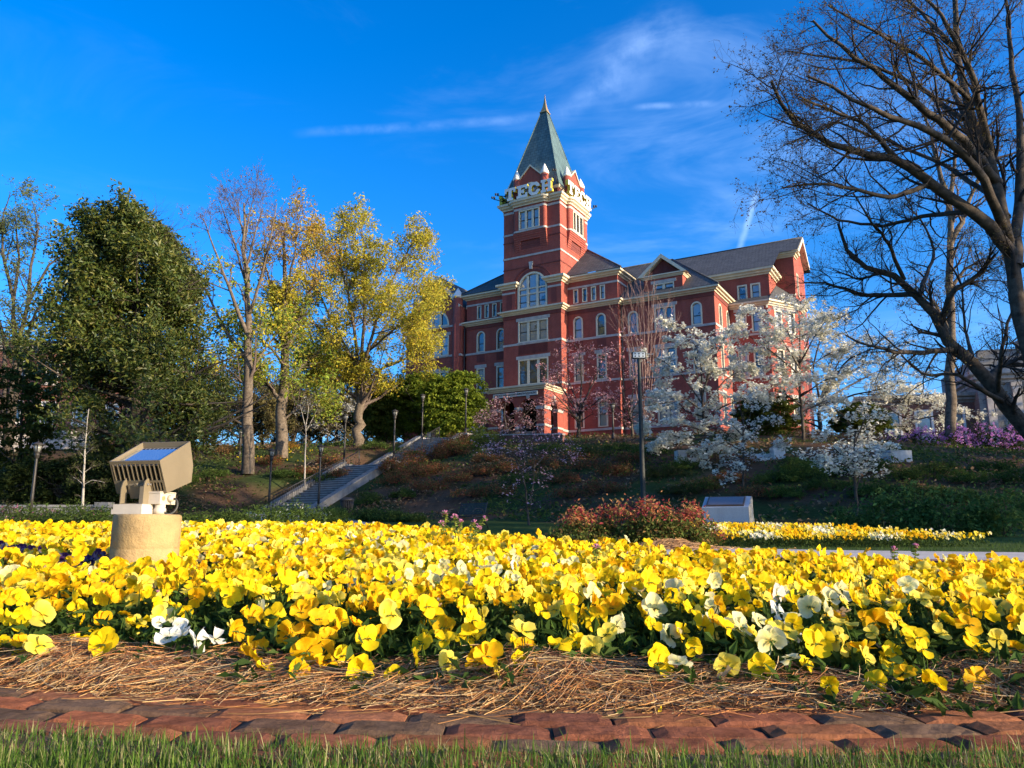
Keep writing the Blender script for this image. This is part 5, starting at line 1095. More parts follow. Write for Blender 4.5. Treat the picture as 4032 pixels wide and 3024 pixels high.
# ---- LED floodlight on its tall pole
b = on(*at(2534, 1985, 31)[:2]); zt = at(2511, 1412, 31)[2] - b[2]
ro = empty('floodlight_pole', b, 0, 'tall dark pole with a flat six-lens floodlight in front of the brick hall', 'floodlight')
m = MB(); m.lathe([(.22, 0), (.22, .06), (.115, .07), (.11, 1.0), (.07, zt - .1), (.07, zt)], 12); m.build('pole', M['poleg'] if 'poleg' in M else mat('weathered_pole', (.032, .038, .035), .6, .3, 4, stain=.3), ro)
m = MB(); m.box(-.28, .28, -.06, .06, zt + .0, zt + .28); m.box(-.05, .05, .06, .16, zt - .05, zt + .1); m.build('housing', M['iron'], ro)
m = MB(); m.box(-.245, .245, -.075, -.061, zt + .03, zt + .25); m.build('lens_panel', mat('pale_lens', (.62, .66, .64), .3, .05, 3, spec=.5), ro)
for i in range(3):
    for j in range(2):
        l = MB(); V = []; c = (-.16 + .16 * i, -.078, zt + .085 + .11 * j)
        l.add([(c[0] + .033 * math.cos(t), c[1], c[2] + .033 * math.sin(t)) for t in np.linspace(0, 2 * math.pi, 12, endpoint=False)], [tuple(range(12))]); l.build('lens', M['sash'], ro)
# ---- litter bin
b = on(*at(1364 + 0, 2036, 40)[:2]); ro = empty('litter_bin', b, 0, 'black slatted litter bin at the right foot of the stairs', 'litter bin')
m = MB()
for k in range(22): a = k * 2 * math.pi / 22; c, s_ = math.cos(a), math.sin(a); m.tube([(.25 * c, .25 * s_, .05), (.29 * c, .29 * s_, .55), (.33 * c, .33 * s_, .86)], .028, 4)
m.build('slats', M['iron'], ro); m = MB(); m.lathe([(.235, .03), (.30, .84), (.0, .845)], 16); m.build('liner', M['void'], ro)
m = MB(); m.lathe([(.36, .85), (.37, .88), (.36, .92), (.30, .96), (.18, 1.02), (.15, 1.02)], 18); m.build('lid', M['iron'], ro); m = MB(); m.lathe([(.27, 0), (.27, .05)], 16); m.build('base', M['iron'], ro)
# ---- bench
b = on(*at(1835, 2084, 28.5)[:2]); ro = empty('park_bench', b, math.radians(-52), 'dark slatted bench with curled iron arms, empty, at the foot of the bank', 'bench')
M['benchwood'] = mat('grey_bench_slats', (.06, .055, .048), .7, .25, 6, .2, 30)
m = MB()
for k in range(6): y = -.30 + k * .085; m.box(-.80, .80, y, y + .06, .43, .46)
m.build('seat', M['benchwood'], ro); m = MB()
for k in range(6):
    z = .52 + k * .07; y = .22 + k * .022; m.add([(x, y + dy, z + dz) for x in (-.8, .8) for dy, dz in ((0, 0), (.03, 0), (.05, .055), (.02, .055))], [(0, 1, 2, 3), (7, 6, 5, 4), (0, 4, 5, 1), (1, 5, 6, 2), (2, 6, 7, 3), (3, 7, 4, 0)])
m.build('backrest', M['benchwood'], ro)
for s in (-.82, .82):
    m = MB(); t = np.linspace(-.2 * math.pi, 1.15 * math.pi, 16); m.tube([(s, -.05 + .24 * math.cos(x), .55 + .17 * math.sin(x)) for x in t], .018, 6); m.build('armrest', M['iron'], ro)
    m = MB(); m.tube([(s, -.36, 0), (s, -.30, .25), (s, -.22, .40), (s, .0, .44), (s, .2, .44), (s, .26, .6), (s, .36, .96)], .022, 6); m.tube([(s, .40, 0), (s, .30, .25), (s, .2, .43)], .022, 6); m.tube([(s, -.33, .15), (s, -.1, .34), (s, .15, .34), (s, .36, .12)], .016, 6); m.build('leg_frame', M['iron'], ro)
for px_, Y_, lab in ((1205, 82, 'dark bench on the left hilltop, silhouetted against the sky'), (1368, 80, 'dark bench on the left hilltop beside the yellow tree trunk')):
    b = on(*at(px_, 1768, Y_)[:2]); ro = empty('hill_bench', b, .2, lab, 'bench', 'benches on the left hilltop'); m = MB(); m.box(-.9, .9, -.25, .2, .42, .47); m.build('seat', M['iron'], ro)
    m = MB(); [m.box(-.9, .9, .22, .26, .52 + .12 * k, .60 + .12 * k) for k in range(3)]; m.build('backrest', M['iron'], ro)
    for s in (-.8, .8): m = MB(); m.box(s - .03, s + .03, -.22, .25, 0, .42); m.box(s - .03, s + .03, .2, .26, .42, .9); m.build('leg', M['iron'], ro)
# ---- granite marker with its slanted plaque
Y = 20.5; b = on(*at(2870, 2090, Y)[:2]); ro = empty('granite_marker', b, math.radians(-24), 'grey granite marker block with slanted top and bronze plaque', 'monument')
M['granite'] = mat('dressed_granite', (.36, .38, .40), .6, .12, 40, .05, 80, spec=.4, stain=.15); M['rough'] = mat('rough_granite', (.33, .31, .27), .95, .25, 9, 1.0, 14)
m = MB(); hw = .60; prof = [(-.42, -.3), (-.40, .62), (-.40, .78), (.20, 1.08), (.42, 1.06), (.42, -.3)]
V = [(-hw, y, z) for y, z in prof] + [(hw - .02, y, z) for y, z in prof]; k = 6
m.add(V, [(i, (i + 1) % k, (i + 1) % k + k, i + k) for i in range(k)], 0); m.add(V, [tuple(range(k))], 1)
m.build('block', [M['granite'], M['rough']], ro)
m = MB(); gy = np.linspace(-.42, .42, 11); gz = np.linspace(-.3, 1.08, 15); g2 = np.random.default_rng(5)
V = []; 
for z in gz:
    for y in gy:
        top = .78 + (y + .40) / .60 * .30 if y < .2 else 1.08; zz = min(z, top) if z < 1.07 else top
        edge = (abs(y) > .41) or zz >= top - .01
        V.append((hw - .018 + (0 if edge else .05 * g2.random()), y if y > -.41 else -.40, zz))
m.add(V, [(i * 11 + j, i * 11 + j + 1, (i + 1) * 11 + j + 1, (i + 1) * 11 + j) for i in range(14) for j in range(10)], 0); m.build('rough_side', M['rough'], ro)
sl_ = np.array([0, .60, .30]); sl_ /= np.linalg.norm(sl_); nn_ = np.array([0, -sl_[2], sl_[1]])
def onslope(mb, x0, x1, a0, a1, d0, d1, mi=0):
    o = np.array([0, -.40, .78]); V = [tuple(o + np.array([x, 0, 0]) + sl_ * a + nn_ * d) for d in (d0, d1) for a in (a0, a1) for x in (x0, x1)]
    mb.add(V, [(0, 2, 3, 1), (4, 5, 7, 6), (0, 1, 5, 4), (2, 6, 7, 3), (0, 4, 6, 2), (1, 3, 7, 5)], mi)
m = MB(); onslope(m, -.50, .46, .06, .60, .002, .03); M['plaquerim'] = mat('bronze_rim', (.16, .10, .065), .5, .2, 6, metal=.4); m.build('plaque_rim', M['plaquerim'], ro)
m = MB(); onslope(m, -.46, .42, .10, .56, .031, .036); m.build('plaque', mat('bronze_plaque', (.20, .19, .20), .42, .1, 30, .3, 60, metal=.5), ro)
m = MB()
for a0, a1, z0, z1 in ((-.5, .48, .40, .42), (-.5, .48, .02, .04), (-.5, -.48, .04, .40), (.46, .48, .04, .40)): m.box(a0, a1, -.432, -.40, z0, z1)
m.build('incised_border', mat('granite_shadow', (.30, .31, .32), .8, .1, 20), ro)  # raised strips; the groove's shadow is put into their darker grey
# ---- pale stone seats and walls
def slabthing(name, p, rz, boxes, label, cat, mt='marble', group=None):
    ro = empty(name, p, rz, label, cat, group)
    for nm, bx in boxes: m = MB(); m.box(*bx); m.build(nm, M[mt], ro)
slabthing('stone_bench', ground_at(2705, 1822, 20), .1, [('block', (-.6, -.1, -.35, .35, -.8, .66)), ('seat', (-.099, .6, -.3, .3, -.8, .25))], 'white marble seat end on the bank below the largest dogwood', 'stone seat')
slabthing('stone_bench', ground_at(2990, 1812, 20), -.1, [('seat', (-2.0, .7, -.2, .4, -.8, .12)), ('backrest', (-2.0, .7, .401, .6, -.8, .38)), ('block', (.702, 1.3, -.35, .6, -.8, .72))], 'long white marble seat wall right of the largest dogwood trunk', 'stone seat')
slabthing('stone_bench', ground_at(3530, 1815, 20), .2, [('block', (-.6, .6, -.4, .4, -.8, .5)), ('backrest', (-.6, -.2, .401, .8, -.8, .8))], 'white stone block half covered by the left purple azalea', 'stone seat')
Y = 37; slabthing('low_wall', on(*at(180, 2035, Y)[:2]), 0, [('wall', (-8, 3.0, -.2, .2, -.6, .62)), ('coping', (-8, 2.4, -.26, .26, .622, .74)), ('end_block', (2.401, 3.05, -.3, .3, .622, .86))], 'low grey stone wall behind the azaleas at the left', 'wall', 'concrete')
Y = 22; slabthing('kerb_stone', on(*at(62, 2092, Y)[:2]), .05, [('block', (-.45, .45, -.12, .12, -.1, .16))], 'short white kerb stone lying by the left shrubs', 'kerb')
# hill steps' white handrail at the far left
Y = 58; b = on(*at(840, 1840, Y)[:2]); ro = empty('hill_handrail', b, 0, 'short pale handrail by a path right of the magnolia', 'railing')
e1 = at(882, 1803, 60) - b; s1 = at(800, 1842, 57) - b
m = MB(); m.tube([s1, e1], .05, 6); m.build('rail', M['marble'], ro); m = MB(); m.tube([e1 * .9 + s1 * .1, e1 * .9 + s1 * .1 + np.array([0, 0, -.9])], .05, 6); m.build('post', M['marble'], ro)
# ================================================================== NEIGHBOURING BUILDINGS
N1 = Bld('brick_house', at(-60, 1900, 66)[:2], math.radians(12), 5.2, 'shaded brick house behind the magnolia, with a pale porch frieze', 'house')
w1 = MB(); fr1 = front(0); hs1 = []
win1 = []
for c in (1.6, 4.2, 6.8, 9.4): hs1.append((c - .6, c + .6, 9.6, 11.6, False)); win1.append((c, 9.6, 11.6)); hs1.append((c - .6, c + .6, 13.2, 15.2, False)); win1.append((c, 13.2, 15.2))
wall(w1, fr1, -6, 11.5, 4, 16.5, hs1, .2); wall(w1, rside(11.5), 0, 10, 4, 16.5); N1.part(w1, 'wall', M['brick_other'])
for c, z0, z1 in win1: N1.window(fr1, c - .6, c + .6, z0, z1, fm='white')
m = MB(); sweep(m, cornice_prof(16.1, .6, .6), [(-6, 0), (11.5, 0), (11.5, 10)]); N1.part(m, 'cornice', M['stone'])
m = MB(); tri_ = lambda *p: m.add(p, [tuple(range(len(p)))]); tri_((-6, -.6, 16.7), (12.1, -.6, 16.7), (9, 5, 18.2), (-6, 5, 18.2)); tri_((12.1, -.6, 16.7), (12.1, 10, 16.7), (9, 5, 18.2)); N1.part(m, 'roof', M['slate'])
m = MB(); fbox(m, fr1, -1.0, 8.6, .0, 2.2, 7.7, 8.5); fbox(m, fr1, -1.2, 8.8, 0, 2.45, 8.502, 8.75); fbox(m, fr1, -1.1, 8.7, 0, 2.3, 7.2, 7.698); N1.part(m, 'porch_frieze', M['stone'])
for a in (-.6, 2.6, 5.4, 8.2): m = MB(); fbox(m, fr1, a - .2, a + .2, 1.7, 2.1, 4, 7.198); N1.part(m, 'porch_column', M['stone'])
m = MB(); fbox(m, fr1, -1, 8.5, -.02, .03, 4.2, 7.19); N1.part(m, 'porch_shade_panel', M['void'])  # flat near-black sheet on the wall, painted as the shade behind the columns
me = text_mesh('BUILDING', .5, .01); me.materials.append(M['sash']); lt = link(bpy.data.objects.new('lettering', me), N1.root); lt.location = (2.7, -2.215, 8.1 - 5.2); lt.rotation_euler = (math.pi / 2, 0, 0)
N2 = Bld('stone_house', loc(27.5, -9)[:2] if False else at(3440, 1750, 78)[:2], math.radians(-14), 6.6, 'shaded brick and stone hall with white pilasters behind the purple azaleas', 'building')
fr2 = front(0); w2 = MB(); hs2 = []; wn2 = []
for c in (2.0, 4.9, 7.8): hs2.append((c - .85, c + .85, 8.4, 12.4, False)); wn2.append((c, 8.4, 12.4))
wall(w2, fr2, -.5, 9.6, 5, 13.2, hs2, .25); wall(w2, lside(-.5), 0, 12, 5, 13.2); N2.part(w2, 'wall', M['brick_other'])
for c, z0, z1 in wn2: N2.window(fr2, c - .85, c + .85, z0, z1, lights=1, casing=.22, fm='white')
m = MB(); sweep(m, cornice_prof(13.0, .9, .7), [(-.5, 10), (-.5, 0), (9.6, 0)]); N2.part(m, 'cornice', M['greystone'])
fr3 = front(-1.4); w3 = MB(); wall(w3, fr3, 9.6, 26, 5, 17.2, [(14.3, 17.5, 6, 10.6, True), (21, 22.6, 8, 11, False)], .5); wall(w3, lside(9.6), -1.4, 10, 5, 17.2); N2.part(w3, 'stone_front', M['greystone'])
for a in (10.6, 12.9, 18.9, 22.9): m = MB(); fbox(m, fr3, a - .36, a + .36, .0, .25, 6, 14.2); fbox(m, fr3, a - .46, a + .46, 0, .32, 14.2, 14.6); N2.part(m, 'pilaster', M['stone'])
m = MB(); sweep(m, cornice_prof(14.62, 1.2, .8), [(9.6, 6), (9.6, -1.4), (26, -1.4)]); N2.part(m, 'cornice', M['stone'])
m = MB(); fbox(m, fr3, 10, 26, -.8, -.2, 17.2, 18.0); fbox(m, fr3, 13.6, 17.6, -.9, -.0, 17.2, 18.8); fbox(m, fr3, 14.4, 16.8, -.9, -.05, 18.8, 19.6); N2.part(m, 'parapet', M['greystone'])
m = MB(); o_ = outline(14.0, 17.8, 6, 10.9, True); i_ = outline(14.3, 17.5, 6, 10.6, True); ring(m, fr3, o_, i_, 0, .15); N2.part(m, 'door_arch', M['stone'])
m = MB(); fbox(m, fr3, 14.3, 17.5, -.52, -.48, 6, 10.6); N2.part(m, 'door_shade_panel', M['void'])  # black sheet closing the arch, its colour standing for the unlit inside
for a, z in ((15.3, 8.0), (15.75, 7.95), (15.1, 8.6)):
    m = MB(); x, y, _ = fr3.P(a, -.42, 0); m.lathe([(0, -.09), (.09, -.05), (.09, .05), (0, .09)], 8, (x, y, z)); lm_, lt_ = newmat('lit_hall_lamp'); N(lt_, 'ShaderNodeOutputMaterial', ins={0: N(lt_, 'ShaderNodeEmission', ins={0: (1, .6, .15, 1), 1: 6.0}).outputs[0]}); N2.part(m, 'hall_lamp', lm_)
# ================================================================== FLOODLIGHT ON ITS CONCRETE PIER
pp = at(583, 2030, 4.05); PR_ = .163; gz_ = float(terrain(pp[0], pp[1] + .1)); ptop = float(at(583, 2026, 4.05)[2])
M['piercon'] = mat('cast_concrete', (.47, .33, .15), .92, .16, 4, .6, 22, dark=(.30, .21, .10), stain=.22)
ro = empty('concrete_pier', (pp[0], pp[1], gz_ - .02), 0, 'round weathered concrete pier carrying the floodlight, standing in the yellow flowers', 'concrete pier')
m = MB(); h_ = ptop - gz_ + .02; m.lathe([(PR_, -.1), (PR_, .22), (PR_ - .002, .224), (PR_, .228), (PR_, h_ - .012), (PR_ - .004, h_ - .004), (PR_ - .012, h_), (0, h_)], 48); m.build('shaft', M['piercon'], ro)
M['flood'] = mat('tan_bronze_paint', (.20, .163, .105), .5, .08, 3, .05, 60, spec=.4, stain=.12)
M['floodbox'] = mat('cream_cast_box', (.56, .50, .40), .55, .06, 4, .08, 60, stain=.12)
al, be = math.radians(10.4), math.radians(27)
a_ = np.array([math.cos(al), -math.sin(al), 0]); b_ = np.array([math.sin(al) * math.cos(be), math.cos(al) * math.cos(be), math.sin(be)]); dn = np.array([math.sin(al) * math.sin(be), math.cos(al) * math.sin(be), -math.cos(be)])
o3 = at(628.7, 1814, 3.93); base = np.array([pp[0], pp[1], ptop])
ro = empty('floodlight', base, 0, 'tan ground floodlight with louvred front tilted up on a yoke, on the concrete pier', 'floodlight')
def FP(a, b, n): return tuple(o3 + a_ * a + b_ * b + dn * n - base)      # a <= 0 runs to the left
Wd = .29; side = [(0, 0), (.28, 0), (.262, .133), (.217, .212), (0, .18)]
m = MB()
for a0, a1 in ((-.006, 0), (-Wd, -Wd + .006)): m.prism(side, lambda p, d: FP(d, p[0], p[1]), a0, a1)
for (p, q) in ((1, 2), (2, 3), (3, 4)):
    (b0, n0), (b1, n1) = side[p], side[q]; t_ = np.array([b1 - b0, n1 - n0]); t_ /= np.linalg.norm(t_); w_ = np.array([-t_[1], t_[0]]) * .005
    V = [FP(a, b0 + s * w_[0], n0 + s * w_[1]) for s in (0, 1) for a in (-Wd + .006, -.006)] + [FP(a, b1 + s * w_[0], n1 + s * w_[1]) for s in (0, 1) for a in (-Wd + .006, -.006)]
    m.add(V, [(0, 1, 3, 2), (4, 6, 7, 5), (0, 4, 5, 1), (2, 3, 7, 6)])
def fpb(mb, a0, a1, b0, b1, n0, n1, mi=0):
    V = [FP(a, b, n) for n in (n0, n1) for b in (b0, b1) for a in (a0, a1)]; mb.add(V, [(0, 2, 3, 1), (4, 5, 7, 6), (0, 1, 5, 4), (2, 6, 7, 3), (0, 4, 6, 2), (1, 3, 7, 5)], mi)
fpb(m, -Wd + .006, -.006, 0, .006, .0, .018); fpb(m, -Wd + .006, -.006, 0, .006, .108, .12); fpb(m, -Wd + .006, -.075, 0, .006, .12, .178); fpb(m, -.075, -.006, 0, .006, .165, .178)
m.build('housing', M['flood'], ro)
m = MB()
for k in range(11): x = -Wd + .012 + (Wd - .03) * k / 10; fpb(m, x, x + .005, -.001, .012, .018, .108)
for k in range(4): x = -.068 + .018 * k; fpb(m, x, x + .005, -.001, .01, .12, .165)
m.build('louvre', M['flood'], ro)
m = MB(); fpb(m, -Wd + .007, -.007, .03, .034, .012, .19); m.build('inner_shade_plate', M['void'], ro)  # black plate behind the louvre, painted as the shade inside the housing
m = MB(); fpb(m, -Wd + .007, -.007, .012, .262, .028, .032); m.build('reflector_tray', mat('bright_tray', (.55, .55, .58), .35, .05, 4, metal=.7), ro)
m = MB()
for bb in (.018, .222):
    for k in range(11): x = -Wd + .022 + (Wd - .05) * k / 10; fpb(m, x, x + .012, bb, bb + .03, .0265, .0278)
m.build('vent_slots', M['void'], ro)
m = MB(); fpb(m, -Wd + .02, -.02, .058, .212, .018, .027); lensm, lt_ = newmat('lamp_lens'); bs_ = N(lt_, 'ShaderNodeBsdfPrincipled', ins={'Base Color': (.55, .62, .66, 1), 'Roughness': .06, 'Metallic': .85}); N(lt_, 'ShaderNodeOutputMaterial', ins={0: bs_.outputs[0]}); m.build('lens', lensm, ro)
def box_px(px0, px1, py0, py1, Y, depth, skew=0.0):
    p0 = at(px0, py1, Y); p1 = at(px1, py0, Y); return p0[0] - base[0], p1[0] - base[0], p0[1] - base[1], p0[1] + depth - base[1], p0[2] - base[2], p1[2] - base[2]
def obox(mb, c, w, d, h, rz, mi=0):
    V = [(c[0] + x * math.cos(rz) - y * math.sin(rz), c[1] + x * math.sin(rz) + y * math.cos(rz), c[2] + z) for z in (0, h) for y in (-d / 2, d / 2) for x in (-w / 2, w / 2)]
    mb.add(V, [(0, 2, 3, 1), (4, 5, 7, 6), (0, 1, 5, 4), (2, 6, 7, 3), (0, 4, 6, 2), (1, 3, 7, 5)], mi)
rzb = -math.radians(10.4); aH = np.array([math.cos(rzb), math.sin(rzb), 0]); bH = np.array([-math.sin(rzb), math.cos(rzb), 0])
def hbox(mb, nc, w, d, z0, z1, mi=0):
    """box whose near corner is nc; w runs to the left-back along -aH, d to the right-back along bH"""
    V = [np.array([nc[0], nc[1], 0]) - aH * x + bH * y + np.array([0, 0, z]) for z in (z0, z1) for y in (0, d) for x in (w, 0)]
    mb.add(V, [(0, 2, 3, 1), (4, 5, 7, 6), (0, 1, 5, 4), (2, 6, 7, 3), (0, 4, 6, 2), (1, 3, 7, 5)], mi)
NC = at(556, 2024, pp[1] - .125) - base
m = MB(); hbox(m, NC, .172, .135, .0, .024); hbox(m, NC - aH * .005 + bH * .005, .162, .125, .0241, .050); m.build('mounting_box', M['floodbox'], ro)
JC = at(628, 1988, pp[1] - .06) - base
m = MB(); hbox(m, JC, .075, .13, .052, .112); hbox(m, JC + bH * -.003, .075, .136, .108, .116); m.build('junction_box', M['floodbox'], ro)
sp_ = JC + bH * .035 - aH * .02; m = MB(); m.lathe([(.030, .0), (.030, .03), (.026, .031), (.026, .053)], 18, (sp_[0], sp_[1], 0)); m.build('conduit_stub', M['floodbox'], ro)
def arm(off, pro, fl):
    m = MB(); o_ = NC - aH * off
    m.prism(pro, lambda p, d: tuple(np.array([o_[0], o_[1], 0]) + bH * p[0] + aH * d + np.array([0, 0, p[1]])), -.0025, .0025)
    if fl: m.prism([(pro[0][0], .05), (pro[0][0], .14), (pro[0][0] + .004, .14), (pro[0][0] + .004, .05)], lambda p, d: tuple(np.array([o_[0], o_[1], 0]) + bH * p[0] + aH * d + np.array([0, 0, p[1]])), -.02, -.0026)
    m.build('yoke_arm', M['flood'], ro)
arm(.022, [(.030, .05), (.105, .05), (.107, .13), (.100, .165), (.080, .183), (.055, .183), (.036, .165), (.030, .14)], True)
arm(.150, [(.030, .05), (.075, .05), (.075, .125), (.088, .155), (.125, .182), (.13, .200), (.10, .200), (.062, .185), (.040, .16), (.030, .13)], False)
m = MB(); hbox(m, NC - aH * .025 + bH * .035, .12, .05, .0505, .055); m.build('yoke_base', M['flood'], ro)
bolt_m = mat('steel_bolt', (.6, .58, .55), .3, .05, 4, metal=.8)
for y, z in ((.055, .152), (.078, .152)):
    m = MB(); q = np.array([NC[0], NC[1], 0]) - aH * .0195 + bH * y + np.array([0, 0, z]); m.tube([q, q + aH * .008], .006, 8); m.build('bolt', bolt_m, ro)
m = MB(); q = np.array(FP(-.15, -.004, .128)); m.tube([q, q - b_ * .02], .012, 8); m.build('bolt', M['flood'], ro)
m = MB(); fpb(m, -.20, -.09, -.02, .02, .125, .20); m.build('trunnion', M['flood'], ro)
g0 = JC + aH * .0 + bH * .075; g0 = np.array([g0[0], g0[1], .082]); g1 = g0 + aH * .028
m = MB(); m.tube([g0, g0 + aH * .012, g1], [.018, .017, .010], 12); m.build('cable_gland', M['floodbox'], ro)
k0 = JC + bH * .028; k0 = np.array([k0[0], k0[1], .082]); m = MB(); m.tube([k0 - aH * .001, k0 + aH * .003], .012, 14); m.build('knockout', M['piercon'], ro)
m = MB(); t = np.linspace(0, 1, 18); e_ = sp_ + aH * .028; cp = np.array([g1, g1 + aH * .035, g1 + aH * .045 + [0, 0, -.085], g1 - bH * .05 + [0, 0, -.095], [e_[0], e_[1], .012]])
bz = lambda t: sum(math.comb(4, i) * (1 - t) ** (4 - i) * t ** i * cp[i] for i in range(5)); m.tube([bz(x) for x in t], .0055, 6); m.build('cable', M['sash'], ro)
# ================================================================== PANSIES
YEL = ((.84, .58, .004), (.88, .64, .012)); GOLD = ((.80, .42, .004), (.84, .50, .008)); LEM = ((.82, .64, .03), (.86, .72, .12)); CRM = ((.80, .72, .24), (.84, .80, .46)); WHT = ((.80, .76, .50), (.82, .82, .74)); PUR = ((.10, .035, .14), (.055, .02, .09))
def pansy_mesh(g, cols, nr=5, nt=7, R=.0305):
    """five ruffled petals; face looks along +z, stem joins behind"""
    inner, outer = np.array(cols[0]), np.array(cols[1]); Vs = []; Fs = []; Cs = []; n = 0
    wh = g.random() < .12
    for pi_, (ph, sp, rr, z0) in enumerate(((62, 52, 1.02, -.0035), (118, 52, 1.0, -.0025), (6, 48, .95, .0005), (174, 48, .95, .001), (-90, 62, .98, .003))):
        ph = math.radians(ph + g.normal(0, 7)); sp = math.radians(sp * g.uniform(.88, 1.1)); rr = R * rr * g.uniform(.88, 1.1)
        cup = g.normal(.10, .22); tw = g.normal(0, .25); p1, p2, p3 = g.uniform(0, 6.28, 3); am = g.uniform(.05, .13)
        S, T_ = np.meshgrid(np.linspace(.03, 1, nr), np.linspace(-1, 1, nt), indexing='ij')
        rad = rr * (1 - .30 * np.abs(T_) ** 3.2 + .05 * np.sin(4.5 * T_ + p1) * S)
        wid = sp * (.55 + .45 * np.sin(np.minimum(S, 1) * math.pi * .62))
        an = ph + T_ * wid; r = rad * S
        z = z0 + rr * (cup * S ** 2 + am * S ** 2 * np.sin(3.6 * T_ + p2) + .5 * am * S ** 3 * np.sin(8 * T_ + p3) + tw * S * T_ * .35 - .22 * S * (1 - S))
        V = np.stack([r * np.cos(an), r * np.sin(an), z], -1)
        c = inner * (1 - S[..., None] ** 1.3) + outer * S[..., None] ** 1.3
        if pi_ >= 2 and cols not in (PUR,):
            k = np.clip(1 - S / (.42 if pi_ == 4 else .28), 0, 1)[..., None] * (1 - .5 * np.abs(T_[..., None]))
            c = c * (1 - .75 * k) + np.array([.80, .36, .004]) * .75 * k
        if cols == PUR and pi_ >= 2:
            k = np.clip(1 - np.abs(S - .62) / .3, 0, 1)[..., None] * (.9 if pi_ == 4 else .6); c = c * (1 - k) + np.array([.5, .45, .62]) * k
            k = np.clip(1 - S / .25, 0, 1)[..., None]; c = c * (1 - k) + np.array([.8, .55, .02]) * k
        c = c * (1 + .05 * np.sin(9 * T_ + p1))[..., None] * g.uniform(.93, 1.05)
        idx = np.arange(nr * nt).reshape(nr, nt) + n; Fs.append(np.stack([idx[:-1, :-1], idx[1:, :-1], idx[1:, 1:], idx[:-1, 1:]], -1).reshape(-1, 4))
        Vs.append(V.reshape(-1, 3)); Cs.append(np.clip(c, .003, .93).reshape(-1, 3)); n += nr * nt
    return np.concatenate(Vs), np.concatenate(Fs), np.concatenate(Cs)
gP = np.random.default_rng(77)
# where the flowers stand
pts = []
cell = .068
for x in np.arange(-6.6, 4.2, cell):
    y0, y1 = bed_front(x), bed_back(x)
    for y in np.arange(y0, y1, cell):
        if abs(x) > .70 * y + .25: continue
        px, py = x + gP.uniform(-.5, .5) * cell, y + gP.uniform(-.5, .5) * cell
        if (px - pp[0]) ** 2 + (py - pp[1]) ** 2 < (PR_ + .03) ** 2: continue
        d_edge = py - bed_front(px) - .07 * math.sin(px * 5.1) - .05 * math.sin(px * 13)
        clump = math.sin(px * 9 + math.sin(py * 7) * 2) * math.sin(py * 10 + math.sin(px * 8))
        if d_edge < 0 or gP.random() > np.clip(.50 + d_edge * .55 + .18 * clump, .12, .88 if y > 3.4 else .84): continue
        pts.append((px, py))
pts = np.array(pts)
dist = np.hypot(pts[:, 0], pts[:, 1]); order = np.argsort(dist); pts = pts[order]; dist = dist[order]
nP = len(pts); gz = terrain(pts[:, 0], pts[:, 1]); edge = np.clip((pts[:, 1] - bed_front(pts[:, 0])) / .55, 0, 1)
hz = gz + .072 + .078 * edge + gP.normal(0, .020, nP) + .012 * np.sin(pts[:, 0] * 11) * np.sin(pts[:, 1] * 9)
sunh = np.array([.62, -.55, .15])
nrm = unit(sunh[None] * gP.uniform(.25, 1.2, (nP, 1)) + np.array([0, -.25, .42]) + gP.normal(0, .68, (nP, 3)))
nrm[:, 2] = np.maximum(nrm[:, 2], -.15); nrm = unit(nrm)
size = np.clip(gP.normal(1, .18, nP), .5, 1.4)
band = np.sin(pts[:, 0] * 1.9 + pts[:, 1] * 1.3) + np.sin(pts[:, 0] * 3.7 - pts[:, 1] * 2.1 + 1)
kind = np.zeros(nP, int); u_ = gP.random(nP) + .10 * band
kind[u_ < .27] = 2; kind[u_ > .74] = 1; kind[(u_ < .06)] = 3; kind[(u_ < -.11)] = 4
def near(px_, py_, r, Yd):      # flowers round one spot of the bed
    q = at(px_, py_, Yd); return (pts[:, 0] - q[0]) ** 2 + (pts[:, 1] - q[1]) ** 2 < r * r
kind[near(700, 2500, .10, 2.2)] = 4; kind[near(820, 2520, .05, 2.15)] = 4; kind[near(1090, 2470, .12, 2.2)] = 1; kind[near(620, 2260, .15, 3.6)] = 0
kind[near(390, 2140, .20, 4.15)] = 5; kind[near(60, 2160, .16, 4.6)] = 5; kind[near(1500, 2180, .2, 3.9)] = 2; kind[near(1830, 2260, .12, 3.3)] = 3
KC = [YEL, GOLD, LEM, CRM, WHT, PUR]
def orient(n):
    """rows: local x, y, z of a flower whose face looks along n, top petals up"""
    up = np.array([0, 0, 1.0]); x = unit(np.cross(np.broadcast_to(up, n.shape), n)); y = np.cross(n, x); return x, y
roll = gP.normal(0, .35, nP); X0, Y0 = orient(nrm); Xr = X0 * np.cos(roll)[:, None] + Y0 * np.sin(roll)[:, None]; Yr = np.cross(nrm, Xr)
hi = [[pansy_mesh(gP, c) for _ in range(9)] for c in KC]
lo = [[pansy_mesh(gP, c, 3, 4, .0315) for _ in range(14)] for c in KC]
mesh_hi = [[MB().add(v, f, 0, c, True).build('pansy', M['petal'], me_only=True) for v, f, c in row] for row in hi]
def stem_mesh(L):
    m = MB(); t = np.linspace(0, 1, 6); m.tube(np.stack([.012 * np.sin(t * 2.5), .004 * t, -t * L], -1), .0016, 5, col=(.10, .17, .03))
    a = np.arange(5) * 2 * math.pi / 5
    V, F = leaf_quads(np.stack([.008 * np.cos(a), .008 * np.sin(a), -.002 + 0 * a], -1), np.stack([.3 * np.cos(a), .3 * np.sin(a), 1 + 0 * a], -1), np.full(5, .008), .45, gP); m.add(V, F, 0, (.09, .15, .03)); return m.build('stem', M['leaf'], me_only=True)
stems = [stem_mesh(L) for L in (.07, .09, .11)]
